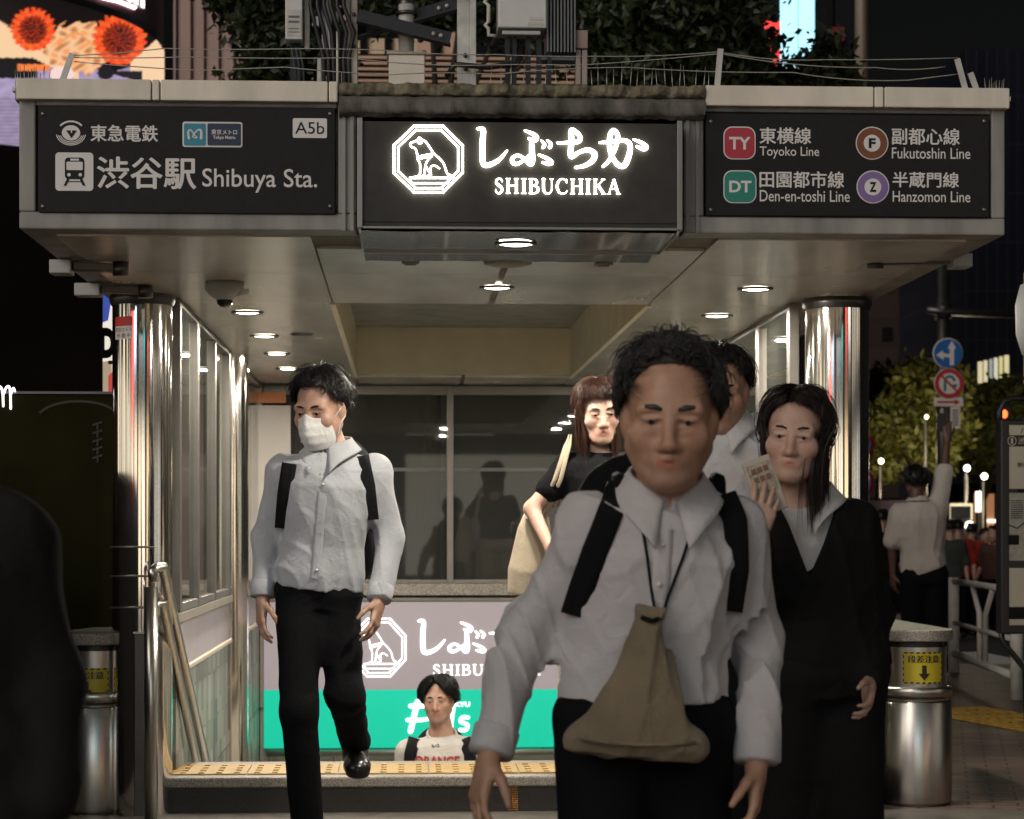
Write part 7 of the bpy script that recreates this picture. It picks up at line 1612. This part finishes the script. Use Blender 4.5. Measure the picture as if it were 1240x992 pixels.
# ------------------------------------------------------------------ 7 man with raised arm on the pavement, seen from behind
Y0 = 17.4; p = lambda x, y, d=0: P(x, y, Y0+d)
J = fill(dict(pelv=p(1119, 696), neck=p(1112, 607), shA=p(1086, 620), shB=p(1138, 614), elA=p(1080, 660, .03), wrA=p(1081, 694, .06), elB=p(1144, 566, .05), wrB=p(1147, 530, .02)), (p(1118, 0).x, Y0, 0), 1.74, 180)
for a, b2 in (('hipA', (1106, 700)), ('hipB', (1131, 700))): J[a] = p(*b2)
J['knA'] = p(1105, 762, .02); J['knB'] = p(1132, 762, .02); J['anA'] = Vector((J['knA'].x, Y0-.02, .085)); J['anB'] = Vector((J['knB'].x+.02, Y0-.02, .085)); J['toeA'] = J['anA']+Vector((-.03, .22, -.085)); J['toeB'] = J['anB']+Vector((.04, .22, -.085))
t = thing('person', 'man in white polo seen from behind stretching one arm up by the kerb', 'person', base_of(J))
H = Head(p(1109, 584, .02), 1.04, 180, 2, 0)
F = body_field(J, H, .008, 1.05, 1.05, 1.05, False, False, 0, ('relaxA', (J['wrB'], (0.02, .1, 1), (0, 1, 0), -1, 1.0, 30)), ears=True); F.solve(); o = F.build('body', SK_DARK, t, 1); H.paint(o); H.hair(t, HAIR_B, seed=2, n=1500, vol=.008, thick=.003)
F = top_field(J, .009, 1.06, 1.08, .024, .44, (.078, .078, .075), hem=.05); F.solve(folds(.022, 51, 8, .6, ((J['pelv'], .3),)), lambda q: (J['pelv'].z+.02+(q[:, 0]-J['pelv'].x)*.35)-q[:, 2]); sh = F.build('shirt', C_POLO, t, 1)
collar(J['neck']+Vector((0, 0, .0)), (0, 0, 1), (0, 1, 0), C_POLO, sh, .068, .034)
F = trouser_field(J, .012, 1.1, 1.05, 1.05, (.105, .085, .075), .16); F.solve(folds(.01, 8, 8, .3)); F.build('trousers', C_NAVY, t, 1); shoes(t, J)
pt = thing('phone', 'dark phone in the raised hand of the man in white polo', 'phone', p(1143, 515)); MB().box(p(1136, 0).x, p(1146, 0).x, Y0+.03, Y0+.04, p(0, 520).z, p(0, 497).z).build('case', M_BLACKP, pt, .004)

# ------------------------------------------------------------------ 8 passer-by in black at the left edge, 9.. the crowd at the crossing
Y0 = 3.5; x0 = P(-98, 0, Y0).x
J = fill({}, (x0, Y0, 0), 1.46, 180); J['elA'] = J['elA']+Vector((.0, .03, .0)); J['wrA'] = J['wrA']+Vector((.0, -.04, .02))
t = thing('person', 'passer-by in black clothes cut off by the left edge', 'person', base_of(J))
H = Head(J['neck']+Vector((0.0, .03, .16)), 1.0, 180, 5, 0); F = body_field(J, H, .009, 1, 1, 1, False, False, 0, (None, None)); F.solve(); o = F.build('body', SK_OLD, t, 1); H.paint(o); H.hair(t, HAIR_B, seed=6, n=800, thick=.003)
F = top_field(J, .007, 1.05, 1.05, .025, 1.0, (.07, .064, .055), hem=.2, flare=.02); F.solve(folds(.03, 61, 9, .6)); F.build('coat', cloth_mat('coat_black', (.020, .019, .018)), t, 1)
F = trouser_field(J, .012); F.solve(); F.build('trousers', C_NAVY, t, 1); shoes(t, J)
crowd = [(1160, 31, 1.68, C_REDC, 170, 'pedestrian in red shirt nearest the van at the crossing'), (1176, 33, 1.70, C_REDC, 150, 'pedestrian in red shirt turned sideways at the crossing'), (1192, 35, 1.66, C_BRN, 20, 'pedestrian in brown top between the red shirts and the triple sign post'), (1204, 32, 1.62, C_BRN, -40, 'pedestrian in brown top closest to the map board'), (1150, 29, 1.6, C_GRN, 180, 'pedestrian in grey-green top beside the guardrail post'), (1068, 27, 1.66, C_BLK, 160, 'pedestrian in black top beside the steel columns at the street')]
for i, (x, y, hgt, cm, yaw, lb) in enumerate(crowd):
    b0 = (P(x, 0, y).x, y, GZ(y)); J = fill({}, b0, hgt, yaw); t = thing('person', lb, 'person', b0, 'people at the far crossing')
    st_ = .18*(1 if i % 2 else -1); fw = Matrix.Rotation(R(yaw), 3, 'Z') @ Vector((0, st_, 0))
    for s, g_ in (('A', 1), ('B', -1)): J['an'+s] = J['an'+s]+fw*g_; J['toe'+s] = J['toe'+s]+fw*g_; J['kn'+s] = J['kn'+s]+fw*.4*g_; J['wr'+s] = J['wr'+s]-fw*g_*.9
    H = Head(J['neck']+Vector((0, 0, .155))+Matrix.Rotation(R(yaw), 3, 'Z') @ Vector((0, -.03, 0)), 1.0, yaw, 5, 0)
    F = body_field(J, H, .016, 1, 1, 1, False, False, 0, (None, None)); F.solve(); o = F.build('body', SK_MID, t, 1); H.paint(o); H.hair(t, HAIR_B, seed=20+i, n=300, thick=.006)
    F = top_field(J, .016, 1.04, 1.04, .024, .45, (.08, .078, .074), hem=.1); F.solve(folds(.012, 70+i, 8)); F.build('shirt', cm, t, 1); F = trouser_field(J, .018); F.solve(); F.build('trousers', C_NAVY, t, 1); shoes(t, J)
